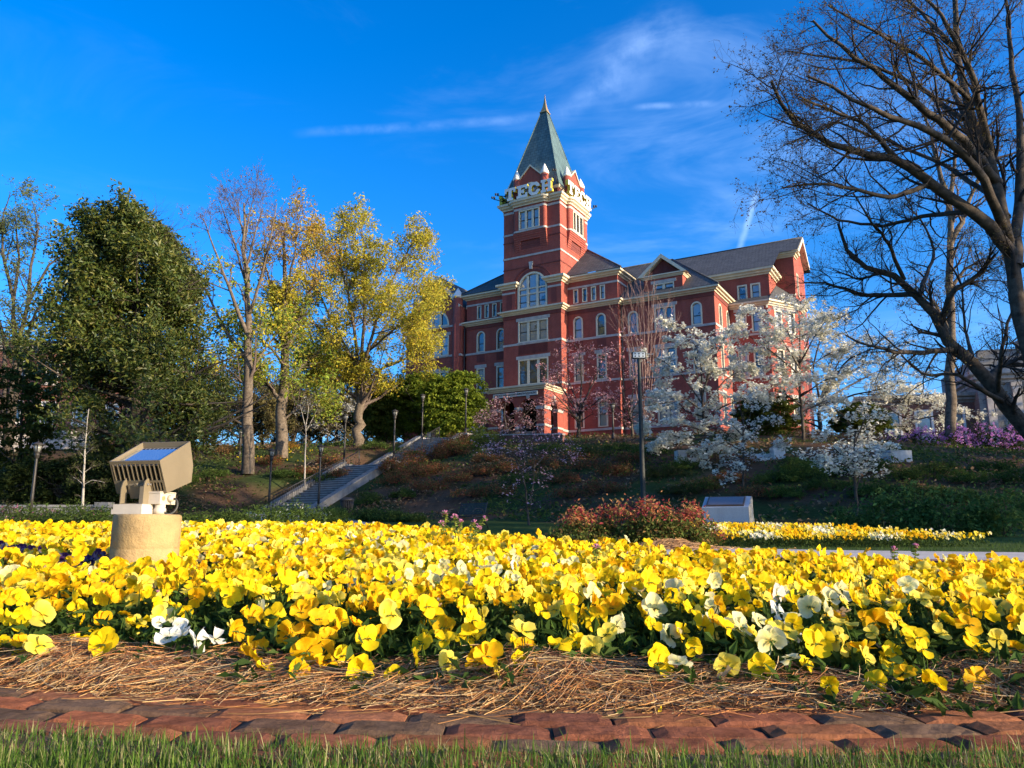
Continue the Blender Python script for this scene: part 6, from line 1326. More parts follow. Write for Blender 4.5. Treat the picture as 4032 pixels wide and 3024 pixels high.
LAB = ['bright yellow pansy with an orange throat among the front flowers of the big bed', 'deep golden yellow pansy among the front flowers of the big bed', 'lemon yellow pansy with paler edges among the front flowers of the big bed',
       'pale cream yellow pansy among the front flowers of the big bed', 'white pansy with a yellow lower petal among the front flowers of the big bed', 'dark purple pansy with pale markings in the yellow flower bed']
GRP = ['bright yellow pansies', 'golden pansies', 'lemon yellow pansies', 'cream pansies', 'white pansies', 'purple pansies']
view = np.abs(pts[:, 0]) < .68 * pts[:, 1] + .02
ind = [i for i in range(nP) if kind[i] == 5][:14] + [i for i in range(nP) if view[i] and kind[i] != 5][:286]; indset = set(ind)
for i in ind:
    o = bpy.data.objects.new('pansy', mesh_hi[kind[i]][int(gP.integers(9))]); link(o)
    s_ = size[i] * (1.06 if kind[i] == 1 else 1.0)
    R3 = Matrix((Xr[i] * s_, Yr[i] * s_, nrm[i] * s_)).transposed().to_4x4(); R3.translation = Vector((pts[i, 0], pts[i, 1], hz[i])); o.matrix_world = R3
    tag(o, LAB[kind[i]], 'pansy', GRP[kind[i]])
    st_ = link(bpy.data.objects.new('stem', stems[int(gP.integers(3))]), o); d = (R3.to_3x3().inverted() @ Vector((0, 0, -1))).normalized()
    st_.rotation_euler = Vector((0, 0, -1)).rotation_difference(Vector((d.x, d.y, min(d.z, -.25))).normalized()).to_euler()
rest = np.array([i for i in range(nP) if i not in indset])
mb = MB()
def place(mb, variants, idx, sc=1.0):
    for k, (v, f, c) in enumerate(variants):
        sel = idx[k::len(variants)]
        if not len(sel): continue
        s_ = size[sel, None, None] * sc
        V = pts3[sel][:, None, :] + (v[None, :, 0, None] * Xr[sel][:, None, :] + v[None, :, 1, None] * Yr[sel][:, None, :] + v[None, :, 2, None] * nrm[sel][:, None, :]) * s_
        F = (f[None] + (np.arange(len(sel)) * len(v))[:, None, None]).reshape(-1, 4)
        tint = (1 + gP.normal(0, .06, (len(sel), 1, 1))); C = np.clip(c[None] * tint, .002, .93)
        mb.add(V.reshape(-1, 3), F, 0, C.reshape(-1, 3), True)
pts3 = np.concatenate([pts, hz[:, None]], 1)
for k in range(6):
    near_ = rest[(kind[rest] == k) & (dist[rest] < 4.6)]; far_ = rest[(kind[rest] == k) & (dist[rest] >= 4.6)]
    place(mb, hi[k], near_); place(mb, lo[k], far_)
# withered heads and buds
nw = 620; wi = gP.integers(0, nP, nw); V0, F0_, C0 = pansy_mesh(gP, ((.50, .30, .12), (.62, .46, .24)), 3, 4, .02)
pw = pts3[wi] + np.stack([gP.normal(0, .04, nw), gP.normal(0, .04, nw), -gP.uniform(.015, .05, nw)], -1)
for q in range(nw):
    B3 = unit(gP.normal(size=(3, 3))); s_ = gP.uniform(.5, 1.0); mb.add(pw[q] + (V0 * np.array([1, .7, 2.2]) * s_) @ B3, F0_, 0, C0 * gP.uniform(.6, 1.15))
tag(mb.build('pansy_flowers', M['petal']), 'dense sweep of yellow pansies behind the front flowers of the big bed', 'flowers', kind='stuff')
# foliage under them
mb = MB(); q = np.concatenate([np.repeat(pts3, 9, axis=0), np.repeat(pts3[:600], 14, axis=0)]); m_ = len(q); dq = np.concatenate([np.repeat(dist, 9), np.repeat(dist[:600], 14)]); keep = gP.random(m_) < np.where(dq < 3.2, 1.0, np.where(dq < 5, .55, .3)); q = q[keep]; m_ = len(q)
gl = terrain(q[:, 0], q[:, 1]); p = q.copy(); p[:, :2] += gP.normal(0, .045, (m_, 2)); p[:, 1] = np.maximum(p[:, 1], bed_front(p[:, 0]) - .08); p[:, 2] = gl + (q[:, 2] - gl) * gP.uniform(.05, .86, m_)
V, F = leaf_quads(p, gP.normal(size=(m_, 3)) * .8 + np.array([.1, -.2, .7]), gP.uniform(.014, .033, m_), .38, gP, .3)
mb.add(V, F, 0, np.repeat(palette(gP, m_, [(.045, .085, .016), (.06, .11, .02), (.035, .065, .014), (.075, .12, .025)], .2), 4, axis=0))
ns = 9000; si = gP.integers(0, nP, ns); si = si[dist[si] < 3.6]; b0 = pts3[si]; P = np.stack([b0 * [1, 1, 0] + np.stack([gP.normal(0, .02, len(si)), gP.normal(0, .02, len(si)), terrain(b0[:, 0], b0[:, 1])], -1), b0 * .5 + np.concatenate([b0[:, :2] * .5, (terrain(b0[:, 0], b0[:, 1]) * .5)[:, None]], 1) + gP.normal(0, .008, b0.shape), b0 - nrm[si] * .004], 1)
V, F = tubes(P, np.full(P.shape[:2], .0014), 3); mb.add(V, F, 0, (.08, .14, .03))
tag(mb.build('pansy_foliage', M['leaf']), 'dark green pansy leaves beneath the flowers', 'leaves', kind='stuff')
# ---- weeds with pink whorls standing above the flowers
def henbit(p, h, label, lean=(0, 0), s=1.0):
    p = np.asarray(p, float); ro = empty('henbit_weed', p, 0, label, 'weed', 'pink flowering weeds')
    m = MB(); t = np.linspace(0, 1, 7); pts_ = np.stack([lean[0] * t ** 1.5, lean[1] * t ** 1.5, h * t], -1); m.tube(pts_, .0022 * s, 5, col=(.20, .16, .05)); m.build('stem', M['leaf'], ro)
    m = MB()
    for f in (.45, .65, .82, .93, 1.0):
        c = np.array([np.interp(f, t, pts_[:, i]) for i in range(3)]); k = 7; a = gP.uniform(0, 6.28, k); d = np.stack([np.cos(a), np.sin(a), gP.normal(.1, .3, k)], -1)
        V, F = leaf_quads(c + d * .013 * s, np.stack([d[:, 0] * .3, d[:, 1] * .3, np.ones(k)], -1) + gP.normal(0, .3, (k, 3)), np.full(k, .013 * s), .7, gP); m.add(V, F, 0, np.repeat(palette(gP, k, [(.22, .30, .05), (.30, .36, .07), (.16, .24, .05)]), 4, axis=0))
    m.build('leaf', M['leaf'], ro); m = MB(); k = 12; c = pts_[-1]; d = unit(gP.normal(size=(k, 3)) + [0, 0, 1.0])
    P = np.stack([c + 0 * d, c + d * .012 * s, c + d * .022 * s], 1); V, F = tubes(P, np.tile([.0016 * s, .0022 * s, .0038 * s], (k, 1)), 4); m.add(V, F, 0, (.62, .26, .42)); m.build('flower', M['petal'], ro)
def hb(px, pyt, Y, h, label, lean=(0, 0), s=1.0):
    q = at(px, pyt, Y); henbit((q[0] - lean[0], q[1] - lean[1], q[2] - h), h, label, lean, s)
hb(1752, 2022, 5.4, .17, 'tallest pink topped weed at the left of the clump above the flower bed', (-.01, 0), 1.2); hb(1790, 2038, 5.3, .17, 'second pink topped weed in the clump above the flower bed', (-.01, 0), 1.25)
hb(1738, 2062, 5.3, .12, 'short leaning weed at the left foot of the clump above the bed', (-.03, 0), 1.1); hb(1908, 2045, 5.5, .20, 'leaning pink weed at the right of the clump above the bed', (.09, 0), 1.2); hb(1868, 2060, 5.4, .14, 'green weed in the middle of the clump above the bed', (.05, 0), 1.2); hb(1885, 2082, 5.2, .12, 'low leaning weed right of the clump middle above the bed', (.07, 0), 1.1); hb(1812, 2058, 5.4, .13, 'leafy weed in the centre of the clump above the bed', (.01, 0), 1.2)
hb(612, 2345, 2.95, .10, 'pink weed leaning left in the front of the bed below the pier', (-.04, 0), .9); hb(862, 2325, 2.9, .12, 'upright pink weed in the bed right of the pier', (0, 0), .9); hb(2348, 2158, 3.9, .10, 'pink weed among flowers in front of the red leaved bush', (0, 0), 1.0); hb(920, 2375, 2.75, .12, 'second upright pink weed in the bed right of the pier', (.01, 0), .85)
hb(3520, 2165, 4.4, .10, 'small green weed above the flowers at the right edge of the bed', (0, 0), 1.0); hb(3605, 2155, 4.5, .12, 'larger green weed above the flowers at the right of the bed', (.01, 0), 1.1)
# ================================================================== BRICK EDGING, PINE STRAW, GRASS
def e_in(x): return 1.79 - .08 * x + .10 * x * x      # bricks meet straw
def e_out(x): return 1.42 - .07 * x + .08 * x * x     # bricks meet grass
gB = np.random.default_rng(3); mb = MB()
bcols = [(.32, .13, .06), (.30, .105, .05), (.26, .095, .05), (.33, .13, .06), (.17, .105, .065), (.20, .115, .07), (.22, .085, .05), (.34, .14, .07)]
rows = 6
for r in range(rows):
    x = -2.0 + (r % 2) * .11 + gB.uniform(-.03, .03)
    while x < 2.0:
        L = .205 + gB.normal(0, .008); y = e_out((x + L / 2)) - .06 + (r + .5) * .098; sl_2 = -.07 + .16 * x; z = .020 + gB.normal(0, .0016); tl = gB.normal(0, .004)
        c = np.array(bcols[int(gB.integers(len(bcols)))]) * gB.uniform(.85, 1.15); w, e_ = .0445, .007
        V = []; g3 = gB.normal(0, .0007, 64); q = 0
        nx = 9
        for j, (yy, zz) in enumerate(((-w, -.05), (-w, -e_), (-w + e_, 0), (-w * .3, .001), (w * .3, .001), (w - e_, 0), (w, -e_), (w, -.05))):
            for i in range(nx):
                f = i / (nx - 1); xx = f * L; dz = -e_ if i in (0, nx - 1) and zz > -.04 else 0
                xx = min(max(xx, .0), L); q += 1
                V.append((x + xx, y + yy + sl_2 * xx + g3[q % 64] * .8, z + zz + dz + tl * xx + (g3[(q * 7) % 64] if zz > -.01 else 0)))
        F = [(j * nx + i, j * nx + i + 1, (j + 1) * nx + i + 1, (j + 1) * nx + i) for j in range(7) for i in range(nx - 1)]
        F += [tuple(j * nx for j in range(8)), tuple(j * nx + nx - 1 for j in range(7, -1, -1))]
        mb.add(V, F, 0, c, False); x += L + .005 + abs(gB.normal(0, .002))
M['paver'] = vcolmat('worn_paver', .95, .35, 22, .6, 60, spec=.04); tag(mb.build('brick_edging', M['paver']), kind='structure')
X = np.linspace(-2, 2, 61); V = []; 
for x in X: V += [(x, e_out(x) - .09, .011), (x, e_in(x) + .25, .011)]
tag(MB().add(V, [(2 * i, 2 * i + 2, 2 * i + 3, 2 * i + 1) for i in range(60)], 0, (.07, .05, .035)).build('edging_bed', M['dirt']), kind='structure')
# pine straw: a low ridge of long brown needles
gS = np.random.default_rng(9)
def straw_h(x, y):
    f0, f1 = e_in(x) - .03, bed_front(x) + .16; t = np.clip((y - f0) / (f1 - f0), 0, 1)
    return .046 * np.sin(np.minimum(t * 1.25, 1) * math.pi * .5) * (1 + .35 * np.sin(x * 5.3 + 1) + .25 * np.sin(x * 11 + y * 7))
def needles(n, fx, fy, hz_, L0=.15, rad=.0009, cols=None, dirsd=.75, lift=.02, y_dir=0.0):
    x = fx(n); y = fy(n, x); ang = gS.normal(y_dir, dirsd, n) + math.pi * (gS.random(n) < .5); L = gS.uniform(.6, 1.15, n) * L0
    bend = gS.normal(0, .5, n); t = np.linspace(-.5, .5, 6); th = ang[:, None] + bend[:, None] * t[None] * 1.3
    ds = np.stack([np.cos(th), np.sin(th)], -1) * (L / 5)[:, None, None]; xy = np.cumsum(ds, 1) - ds.sum(1, keepdims=True) * .5 + np.stack([x, y], -1)[:, None]
    tilt = gS.normal(0, .10, n); z = hz_(xy[..., 0], xy[..., 1]) * gS.uniform(.55, 1.0, n)[:, None] + gS.uniform(.002, lift, n)[:, None] * (.3 + gS.random(n))[:, None] + tilt[:, None] * t[None] * L[:, None] * 1.2
    z = np.maximum(z, .008); P = np.concatenate([xy, z[..., None]], -1)
    V, F = tubes(P, np.broadcast_to(gS.uniform(.7, 1.25, n)[:, None] * rad, P.shape[:2]), 3)
    c = np.repeat(palette(gS, n, cols or [(.36, .17, .055), (.30, .12, .04), (.44, .25, .09), (.22, .085, .035), (.50, .32, .13), (.16, .06, .03)], .18), 18, axis=0); return V, F, c
mb = MB()
V, F, c = needles(17000, lambda n: gS.uniform(-2.0, 2.0, n), lambda n, x: e_in(x) - .015 + gS.random(n) ** .9 * (bed_front(x) + .22 - e_in(x)), lambda x, y: straw_h(x, y) + .012, rad=.00075, lift=.034, dirsd=1.0, cols=[(.46, .23, .075), (.40, .17, .055), (.52, .32, .13), (.26, .11, .045), (.56, .40, .20), (.15, .065, .035), (.34, .22, .12)]); mb.add(V, F, 0, c)
V, F, c = needles(260, lambda n: gS.uniform(-2.0, 2.0, n), lambda n, x: e_in(x) - gS.random(n) ** 2.2 * .14, lambda x, y: 0 * x + .026, dirsd=.35, lift=.005); mb.add(V, F, 0, c)
tag(mb.build('pine_straw', M['straw']), 'loose brown pine needle mulch between the bricks and the flowers', 'pine straw', kind='stuff')
X, Y_ = np.meshgrid(np.linspace(-2, 2, 121), np.linspace(0, 1, 14)); Yg = e_in(X) - .04 + Y_ * (bed_front(X) + .32 - e_in(X)); Zg = terrain(X, Yg) * (Y_ > .8) + straw_h(X, Yg) * .62 + .014
idx = np.arange(X.size).reshape(X.shape); tag(MB().add(np.stack([X, Yg, Zg], -1), np.stack([idx[:-1, :-1], idx[:-1, 1:], idx[1:, 1:], idx[1:, :-1]], -1).reshape(-1, 4), 0, (.14, .066, .030), True).build('mulch_bed', M['dirt']), kind='structure')
# a few fallen leaves and petals on the straw
for px_, py_, Yd, lab, cc, sz in ((885, 2700, 2.02, 'dry tan oak leaf lying on the straw at left of centre', (.42, .30, .18), .035), (2440, 2840, 1.74, 'small green leaf cluster lying where straw meets the bricks', (.20, .24, .06), .014), (2600, 2835, 1.75, 'fallen yellow petal at the front edge of the straw', (.8, .6, .03), .008), (1120, 2700, 2.0, 'crumpled yellow flower fallen on the straw', (.8, .62, .05), .016)):
    q = at(px_, py_, Yd); q[2] = max(.012, float(straw_h(q[0], q[1])) + .018); m = MB(); tt = np.linspace(-1, 1, 9); w_ = (1 - tt ** 2) * .42 * (1 + .25 * np.sin(tt * 9)); V = [(x * sz, -w * sz, .004 * math.sin(x * 4) + .006 * x) for x, w in zip(tt, w_)] + [(x * sz, w * sz, .004 + .006 * x) for x, w in zip(tt, w_)]
    tag(m.add(V, [(i, i + 1, i + 10, i + 9) for i in range(8)], 0, cc, True).build('fallen_leaf', M['leaf'], None, q, .9), lab, 'leaf')
# near lawn
def blades(n, xf, yf, h0, wd, cols, g, lean=.45):
    x = xf(n); y = yf(n, x); z = terrain(x, y); a = g.uniform(0, 6.28, n); h = h0 * np.clip(g.normal(1, .3, n), .35, 1.9); ln = g.normal(0, lean, n) * h; w = wd * g.uniform(.6, 1.2, n); d = np.stack([np.cos(a), np.sin(a)], -1); s_ = np.stack([-np.sin(a), np.cos(a)], -1)
    V = np.zeros((n, 7, 3))
    for k, (f, ww) in enumerate(((0, 1), (.4, .85), (.75, .55))):
        c = np.stack([x, y], -1) + d * (ln * f ** 1.7)[:, None]
        for s2, j in ((-1, 0), (1, 1)): V[:, 2 * k + j, :2] = c + s_ * (w * ww * s2)[:, None]; V[:, 2 * k + j, 2] = z + h * f * (1 - .15 * f * np.abs(ln / h))
    V[:, 6, :2] = np.stack([x, y], -1) + d * ln[:, None]; V[:, 6, 2] = z + h * (1 - .25 * np.minimum(1, np.abs(ln / h)))
    b = np.arange(n)[:, None] * 7; Q = np.concatenate([b + np.array([[0, 1, 3, 2]]), b + np.array([[2, 3, 5, 4]])]); T3 = b + np.array([[4, 5, 6]])
    c = np.repeat(palette(g, n, cols, .2), 7, axis=0); return V.reshape(-1, 3), Q, T3, c
gG = np.random.default_rng(12)
V, Q, T3, c = blades(34000, lambda n: gG.uniform(-1.3, 1.3, n), lambda n, x: e_out(x) + .02 - gG.random(n) * .55, .038, .0014, [(.085, .17, .022), (.11, .20, .028), (.07, .13, .02), (.15, .21, .04), (.30, .28, .12)], gG)
mb = MB(); mb.add(V, Q, 0, c); mb.F.append((T3, 0, False)); 
V, Q, T3, c = blades(900, lambda n: gG.uniform(-1.5, 1.5, n), lambda n, x: e_out(x) + .02 - gG.random(n) * .1,   .032, .0012, [(.42, .36, .18), (.5, .42, .22)], gG, .8); b0_ = mb.n; mb.add(V, Q, 0, c); mb.F.append((T3 + b0_, 0, False))
tag(mb.build('lawn_grass', M['leaf']), 'green lawn grass along the near side of the brick edging', 'grass', kind='stuff')
# ================================================================== SHRUBS, FAR FLOWERS AND HILL COVER
def shrub(name, p, r, label, cols, n, size, seed, aspect=.5, group=None, top=None, lm='leaf', cat='shrub', rough=.2, stems=6, aim=.5, flowers=None):
    g = np.random.default_rng(seed); p = np.asarray(p, float); ro = empty(name, p, g.uniform(0, 6), label, cat, group); r = np.asarray(r, float)
    m = MB()
    for k in range(stems):
        a = g.uniform(0, 6.28); e_ = np.array([math.cos(a) * r[0] * .55, math.sin(a) * r[1] * .55, r[2] * g.uniform(.7, 1.2)]); m.tube([(e_[0] * .1, e_[1] * .1, -.05), e_ * [.5, .5, .6], e_], [.012 * (1 + r[2]), .009, .004], 4)
    m.build('stem', M['twig_dark'], ro)
    k = max(12, n // 40); d = unit(g.normal(size=(k, 3))); d[:, 2] = np.abs(d[:, 2]) * 1.0 - .12 * g.random(k); rad = g.random(k) ** .22 * (1 + rough * np.sin(d[:, 0] * 6 + seed) * np.sin(d[:, 1] * 5 + d[:, 2] * 7))
    c = d * rad[:, None] * r + np.array([0, 0, r[2] * .12]); pi = np.repeat(np.arange(k), n // k); m_ = len(pi)
    q = c[pi] + g.normal(0, 1, (m_, 3)) * np.minimum(r, r.mean()) * .16; q[:, 2] = np.maximum(q[:, 2], .02)
    nr = g.normal(size=(m_, 3)) * .8 + unit(q) * aim + np.array([0, 0, .35]); V, F = leaf_quads(q, nr, size * np.clip(g.normal(1, .3, m_), .4, 1.8), aspect, g)
    col = palette(g, m_, cols, .18)
    if top is not None: hi_ = (q[:, 2] + g.normal(0, .10, m_) * r[2]) > r[2] * top[0]; col[hi_] = palette(g, int(hi_.sum()), top[1], .15)
    m = MB().add(V, F, 0, np.repeat(col, 4, axis=0)); m.build('foliage', M[lm], ro)
    if flowers:
        fc, fn, fs = flowers; d = unit(g.normal(size=(fn, 3))); d[:, 2] = np.abs(d[:, 2]); c = d * r * g.uniform(.86, 1.12, (fn, 1)) + np.array([0, 0, r[2] * .12]); pi = np.repeat(np.arange(fn), 9); q = c[pi] + g.normal(0, fs * 1.1, (fn * 9, 3)); q[:, 2] = np.maximum(q[:, 2], .04)
        V, F = leaf_quads(q, unit(d)[pi] + g.normal(0, .6, (fn * 9, 3)), fs * g.uniform(.7, 1.2, fn * 9), .75, g); MB().add(V, F, 0, np.repeat(palette(g, fn * 9, fc, .1), 4, axis=0)).build('blossom', M['blossom'], ro)
    return ro
JUN = [(.065, .105, .022), (.085, .125, .026), (.05, .08, .02)]; BOX = [(.08, .13, .026), (.10, .15, .03), (.065, .105, .024)]
RED = [(.40, .07, .05), (.46, .16, .07), (.48, .24, .10), (.36, .06, .07), (.22, .17, .05)]; OLV = [(.10, .14, .03), (.15, .17, .04), (.22, .13, .045), (.07, .10, .022)]
NAN = [(.20, .10, .04), (.25, .11, .05), (.14, .11, .04), (.10, .115, .035), (.28, .08, .045)]
# red-tipped bush and straw heap before the marker
Y = 14.2
for k, (px, hw, hh, lab) in enumerate(((2290, .55, .62, 'left lobe of the red tipped bushes, nearest the bench'), (2440, .55, .70, 'middle red tipped bush with a dark shaded base'), (2580, .55, .78, 'tallest red tipped bush, in line with the floodlight pole'), (2710, .50, .66, 'right red tipped bush partly covering the granite marker'))):
    b = on(*at(px, 2150, Y + .15 * (k % 2))[:2]); shrub('photinia_bush', b, (hw, .5, hh), lab, OLV, 2400, .036, 200 + k, .45, 'red tipped bushes behind the flower bed', (.74, RED), rough=.2)
b = on(*at(2795, 2150, 14.4)[:2]); shrub('photinia_bush', b, (.28, .3, .36), 'small low sprig of red tipped bush at the foot of the granite marker', OLV, 500, .028, 210, .45, 'red tipped bushes behind the flower bed', (.5, RED), rough=.1)
gS = np.random.default_rng(19); mb = MB(); c0 = at(2640, 2150, 13.4); c0[2] = float(terrain(c0[0], c0[1]))
hs_ = lambda x, y: c0[2] + .16 * np.exp(-((x - c0[0]) / .55) ** 2 - ((y - c0[1]) / .4) ** 2)
V, F, cc = needles(5200, lambda n: c0[0] + gS.normal(0, .52, n), lambda n, x: c0[1] + gS.normal(0, .30, n), lambda x, y: hs_(x, y), .2, .0025, [(.48, .27, .12), (.40, .20, .08), (.55, .34, .16)], 1.2, .05); mb.add(V, F, 0, cc)
tag(mb.build('straw_heap', M['straw']), 'sunlit heap of tan pine straw at the foot of the red bushes', 'pine straw', kind='stuff')
# round junipers and azaleas in the left border
for k, (px, pyb, Y, rw, rh, lab) in enumerate(((128, 2092, 24, .95, .75, 'round dark juniper in front of the left lamp post'), (292, 2092, 23.5, .95, .80, 'large round juniper below the white-stemmed sapling'), (395, 2094, 23, .62, .62, 'juniper just left of the concrete pier'), (770, 2090, 24, .75, .50, 'low juniper right of the floodlight'), (905, 2088, 25, .80, .60, 'rounded juniper between the floodlight and the boxwoods'),
        (1030, 2084, 27, .95, .72, 'left boxwood of the green row before the stairs'), (1150, 2082, 27.5, .95, .80, 'middle boxwood of the green row with pale flowers'), (1262, 2080, 28, .75, .68, 'boxwood with white flowers at the foot of the stair railing'), (1335, 2062, 34, .6, .55, 'small bush just left of the litter bin'), (20, 2080, 25, .7, .35, 'low dark bush at the far left edge'))):
    b = on(*at(px, pyb, Y)[:2]); shrub('juniper_shrub' if k < 5 else 'boxwood_shrub', b, (rw, rw * .9, rh), lab, JUN if k < 5 else BOX, 3000, .045, 300 + k, .35, 'rounded shrubs along the left border', rough=.14, flowers=([(.6, .6, .52)], 14, .02) if k in (6, 7) else None)
PKF = [(.50, .12, .26), (.60, .22, .36)]
for k, (px, pyb, Y, rw, rh) in enumerate(((30, 2040, 29, .8, .75), (110, 2040, 29.5, .8, .55), (205, 2050, 28, .55, .6), (360, 2050, 28, .8, .65), (830, 2070, 29, .6, .42), (960, 2072, 30, .6, .40))):
    b = on(*at(px, pyb, Y)[:2]); shrub('azalea_shrub', b, (rw, rw * .8, rh), ['pink azalea at the far left edge before the stone wall', 'sparse pink azalea just left of the left lamp post', 'pink azalea between the two left junipers', 'pink azalea beside the concrete pier, behind the junipers', 'small pink azalea behind the juniper right of the floodlight', 'faint pink azalea left of the boxwood row'][k], [(.07, .06, .03), (.05, .06, .02)], 1200, .04, 330 + k, .5, 'pink azaleas in the left border', flowers=(PKF, 34, .022))
# evergreen ground junipers right of the litter bin and on the slope
SL = [(1440, 2050, 37, 1.2, .5, JUN), (1530, 2052, 36, 1.3, .45, JUN), (1620, 2055, 35, 1.1, .35, JUN), (1450, 1985, 41, 1.2, .6, JUN), (1590, 1960, 44, .9, .4, JUN), (1560, 1905, 47, 1.3, .75, NAN), (1640, 1880, 49, 1.3, .75, NAN), (1720, 1860, 50, 1.2, .6, NAN), (1700, 1930, 45, 1.3, .6, NAN), (1800, 1900, 46, 1.3, .6, NAN), (1890, 1870, 48, 1.2, .6, NAN), (1830, 1780, 56, 1.4, .7, JUN), (1760, 1800, 54, 1.2, .6, NAN), (1920, 1820, 52, 1.2, .55, NAN), (1640, 1800, 57, 1.0, .4, BOX), (1995, 1860, 47, 1.2, .5, NAN), (2280, 1850, 49, 1.4, .9, NAN), (2330, 1800, 53, 1.4, .7, [(.07, .1, .025), (.1, .1, .03)]), (2230, 1900, 45, 1.2, .5, NAN), (2420, 1870, 46, 1.3, .6, NAN), (2180, 1780, 56, 1.4, .5, BOX), (2480, 1820, 50, 1.2, .5, NAN),
      (2620, 1880, 44, 1.3, .5, [(.06, .08, .02), (.09, .08, .03)]), (2680, 1950, 38, 1.1, .4, [(.06, .08, .02), (.09, .08, .03)]), (2560, 1790, 54, 1.6, .5, BOX), (2440, 1775, 56, 1.5, .5, BOX), (3060, 1900, 42, 1.3, .5, BOX), (3200, 1880, 44, 1.3, .6, BOX), (1350, 1880, 50, 1.1, .5, NAN), (1280, 1900, 48, 1.2, .5, BOX), (1200, 1870, 51, 1.2, .5, NAN), (1120, 1880, 50, 1.2, .45, BOX), (1300, 1830, 55, 1.3, .6, NAN), (1060, 1830, 56, 1.2, .6, NAN), (1480, 1770, 62, 1.4, .6, JUN), (1570, 1790, 60, 1.4, .5, BOX), (1130, 1770, 63, 1.0, .6, [(.30, .16, .03), (.24, .15, .03)]), (860, 1790, 62, 1.5, 1.2, [(.26, .15, .06), (.2, .12, .05)]), (740, 1900, 46, 1.4, .6, BOX), (840, 1880, 48, 1.2, .5, BOX)]
for k, (px, pyb, Y, rw, rh, cs) in enumerate(SL):
    b = ground_at(px, pyb, 20); nm = {id(JUN): ('ground_juniper', 'dark green spreading juniper on the slope', 'spreading junipers on the slope'), id(NAN): ('nandina_shrub', 'reddish brown feathery shrub on the slope', 'reddish shrubs on the slope'), id(BOX): ('slope_shrub', 'low green leafy shrub on the slope', 'low green shrubs on the slope')}.get(id(cs), None)
    if nm is None: nm = ('slope_shrub', {17: 'olive green shrub on the slope below the pink dogwood', 22: 'brownish shrub below the largest white dogwood trunk', 23: 'low brownish shrub left of the granite marker', 36: 'orange flowering shrub at the hilltop between pale trunks', 37: 'bare orange brown shrub right of the magnolia'}.get(k, 'mixed olive shrub on the slope'), None)
    shrub(nm[0], b, (rw, rw * .8, rh), nm[1], cs, 1900, .055, 400 + k, .42, nm[2], rough=.25, flowers=([(.62, .40, .02)], 10, .02) if k == 36 else None)
for k, (u_, r_, rx, hh, cs) in enumerate(((.5, -24.2, 1.2, 1.15, NAN), (.7, -22.2, 1.3, 1.2, NAN), (.45, -20.4, 1.1, 1.15, NAN), (.6, -18.6, 1.2, 1.1, NAN), (1.9, -21.2, 1.4, 1.0, NAN), (1.4, -16.8, 1.5, .9, JUN), (.3, -26.3, 1.0, .9, NAN), (2.6, -18.2, 1.5, .9, JUN))):
    x, y = loc(u_, r_); shrub('ground_juniper' if cs is JUN else 'nandina_shrub', on(x, y), (rx, rx * .8, hh), 'dark green spreading juniper beside the upper steps' if cs is JUN else 'tall reddish brown shrub crowding the right side of the upper steps', cs, 2600, .055, 700 + k, .42, 'junipers beside the upper steps' if cs is JUN else 'tall shrubs beside the upper steps', rough=.25)
SL2 = [(2760, 1930, OLV), (2860, 1900, NAN), (2980, 1960, NAN), (3080, 1960, BOX), (3120, 1850, BOX), (3260, 1930, JUN), (3320, 1870, BOX), (3450, 1860, JUN), (3560, 1890, JUN), (3680, 1870, JUN), (3800, 1900, BOX), (3900, 1860, JUN), (4000, 1900, JUN), (3450, 1950, BOX), (3620, 1960, JUN), (3780, 1980, BOX), (2380, 1940, NAN), (2260, 1960, NAN), (2150, 1840, NAN), (2060, 1900, BOX), (1950, 1950, NAN), (1850, 1960, NAN), (2680, 1850, BOX), (2900, 1830, NAN)]
for k, (px, pyb, cs) in enumerate(SL2):
    b = ground_at(px, pyb, 18); sc_ = .55 + b[1] / 90; lab = {id(JUN): ('ground_juniper', 'dark green spreading juniper on the slope', 'spreading junipers on the slope'), id(NAN): ('nandina_shrub', 'reddish brown feathery shrub on the slope', 'reddish shrubs on the slope'), id(BOX): ('slope_shrub', 'low green leafy shrub on the slope', 'low green shrubs on the slope')}.get(id(cs), ('slope_shrub', 'olive shrub on the bank behind the granite marker', None))
    shrub(lab[0], b, (1.2 * sc_, 1.0 * sc_, .5 * sc_), lab[1], cs, 1500, .055, 600 + k, .42, lab[2], rough=.3)
# green spring shrubs at the toe of the right bank
for k, (px, pyb, Y, rw, rh) in enumerate(((3340, 2090, 23, .7, .6), (3480, 2092, 23, .9, 1.0), (3600, 2095, 22.5, .9, 1.1), (3720, 2098, 22, .9, 1.15), (3840, 2100, 22, .9, 1.05), (3960, 2105, 21.5, .9, 1.0), (4040, 2000, 27, 1.0, 1.0))):
    b = on(*at(px, pyb, Y)[:2]); shrub('hydrangea_shrub', b, (rw, rw * .8, rh), ['smallest leafy shrub at the left end of the green row below the right bank', 'second leafy green shrub from the left below the right bank', 'third leafy green shrub from the left, under the purple azaleas', 'tall leafy green shrub in the middle of the right row', 'second leafy green shrub from the right below the bank', 'leafy green shrub next to the right edge', 'leafy green shrub higher on the bank at the right edge'][k], [(.09, .16, .04), (.11, .19, .05), (.07, .125, .03)], 1500, .06, 460 + k, .45, 'leafy green shrubs below the right bank', rough=.35)
PUR2 = [(.58, .26, .58), (.66, .34, .64), (.50, .20, .52)]
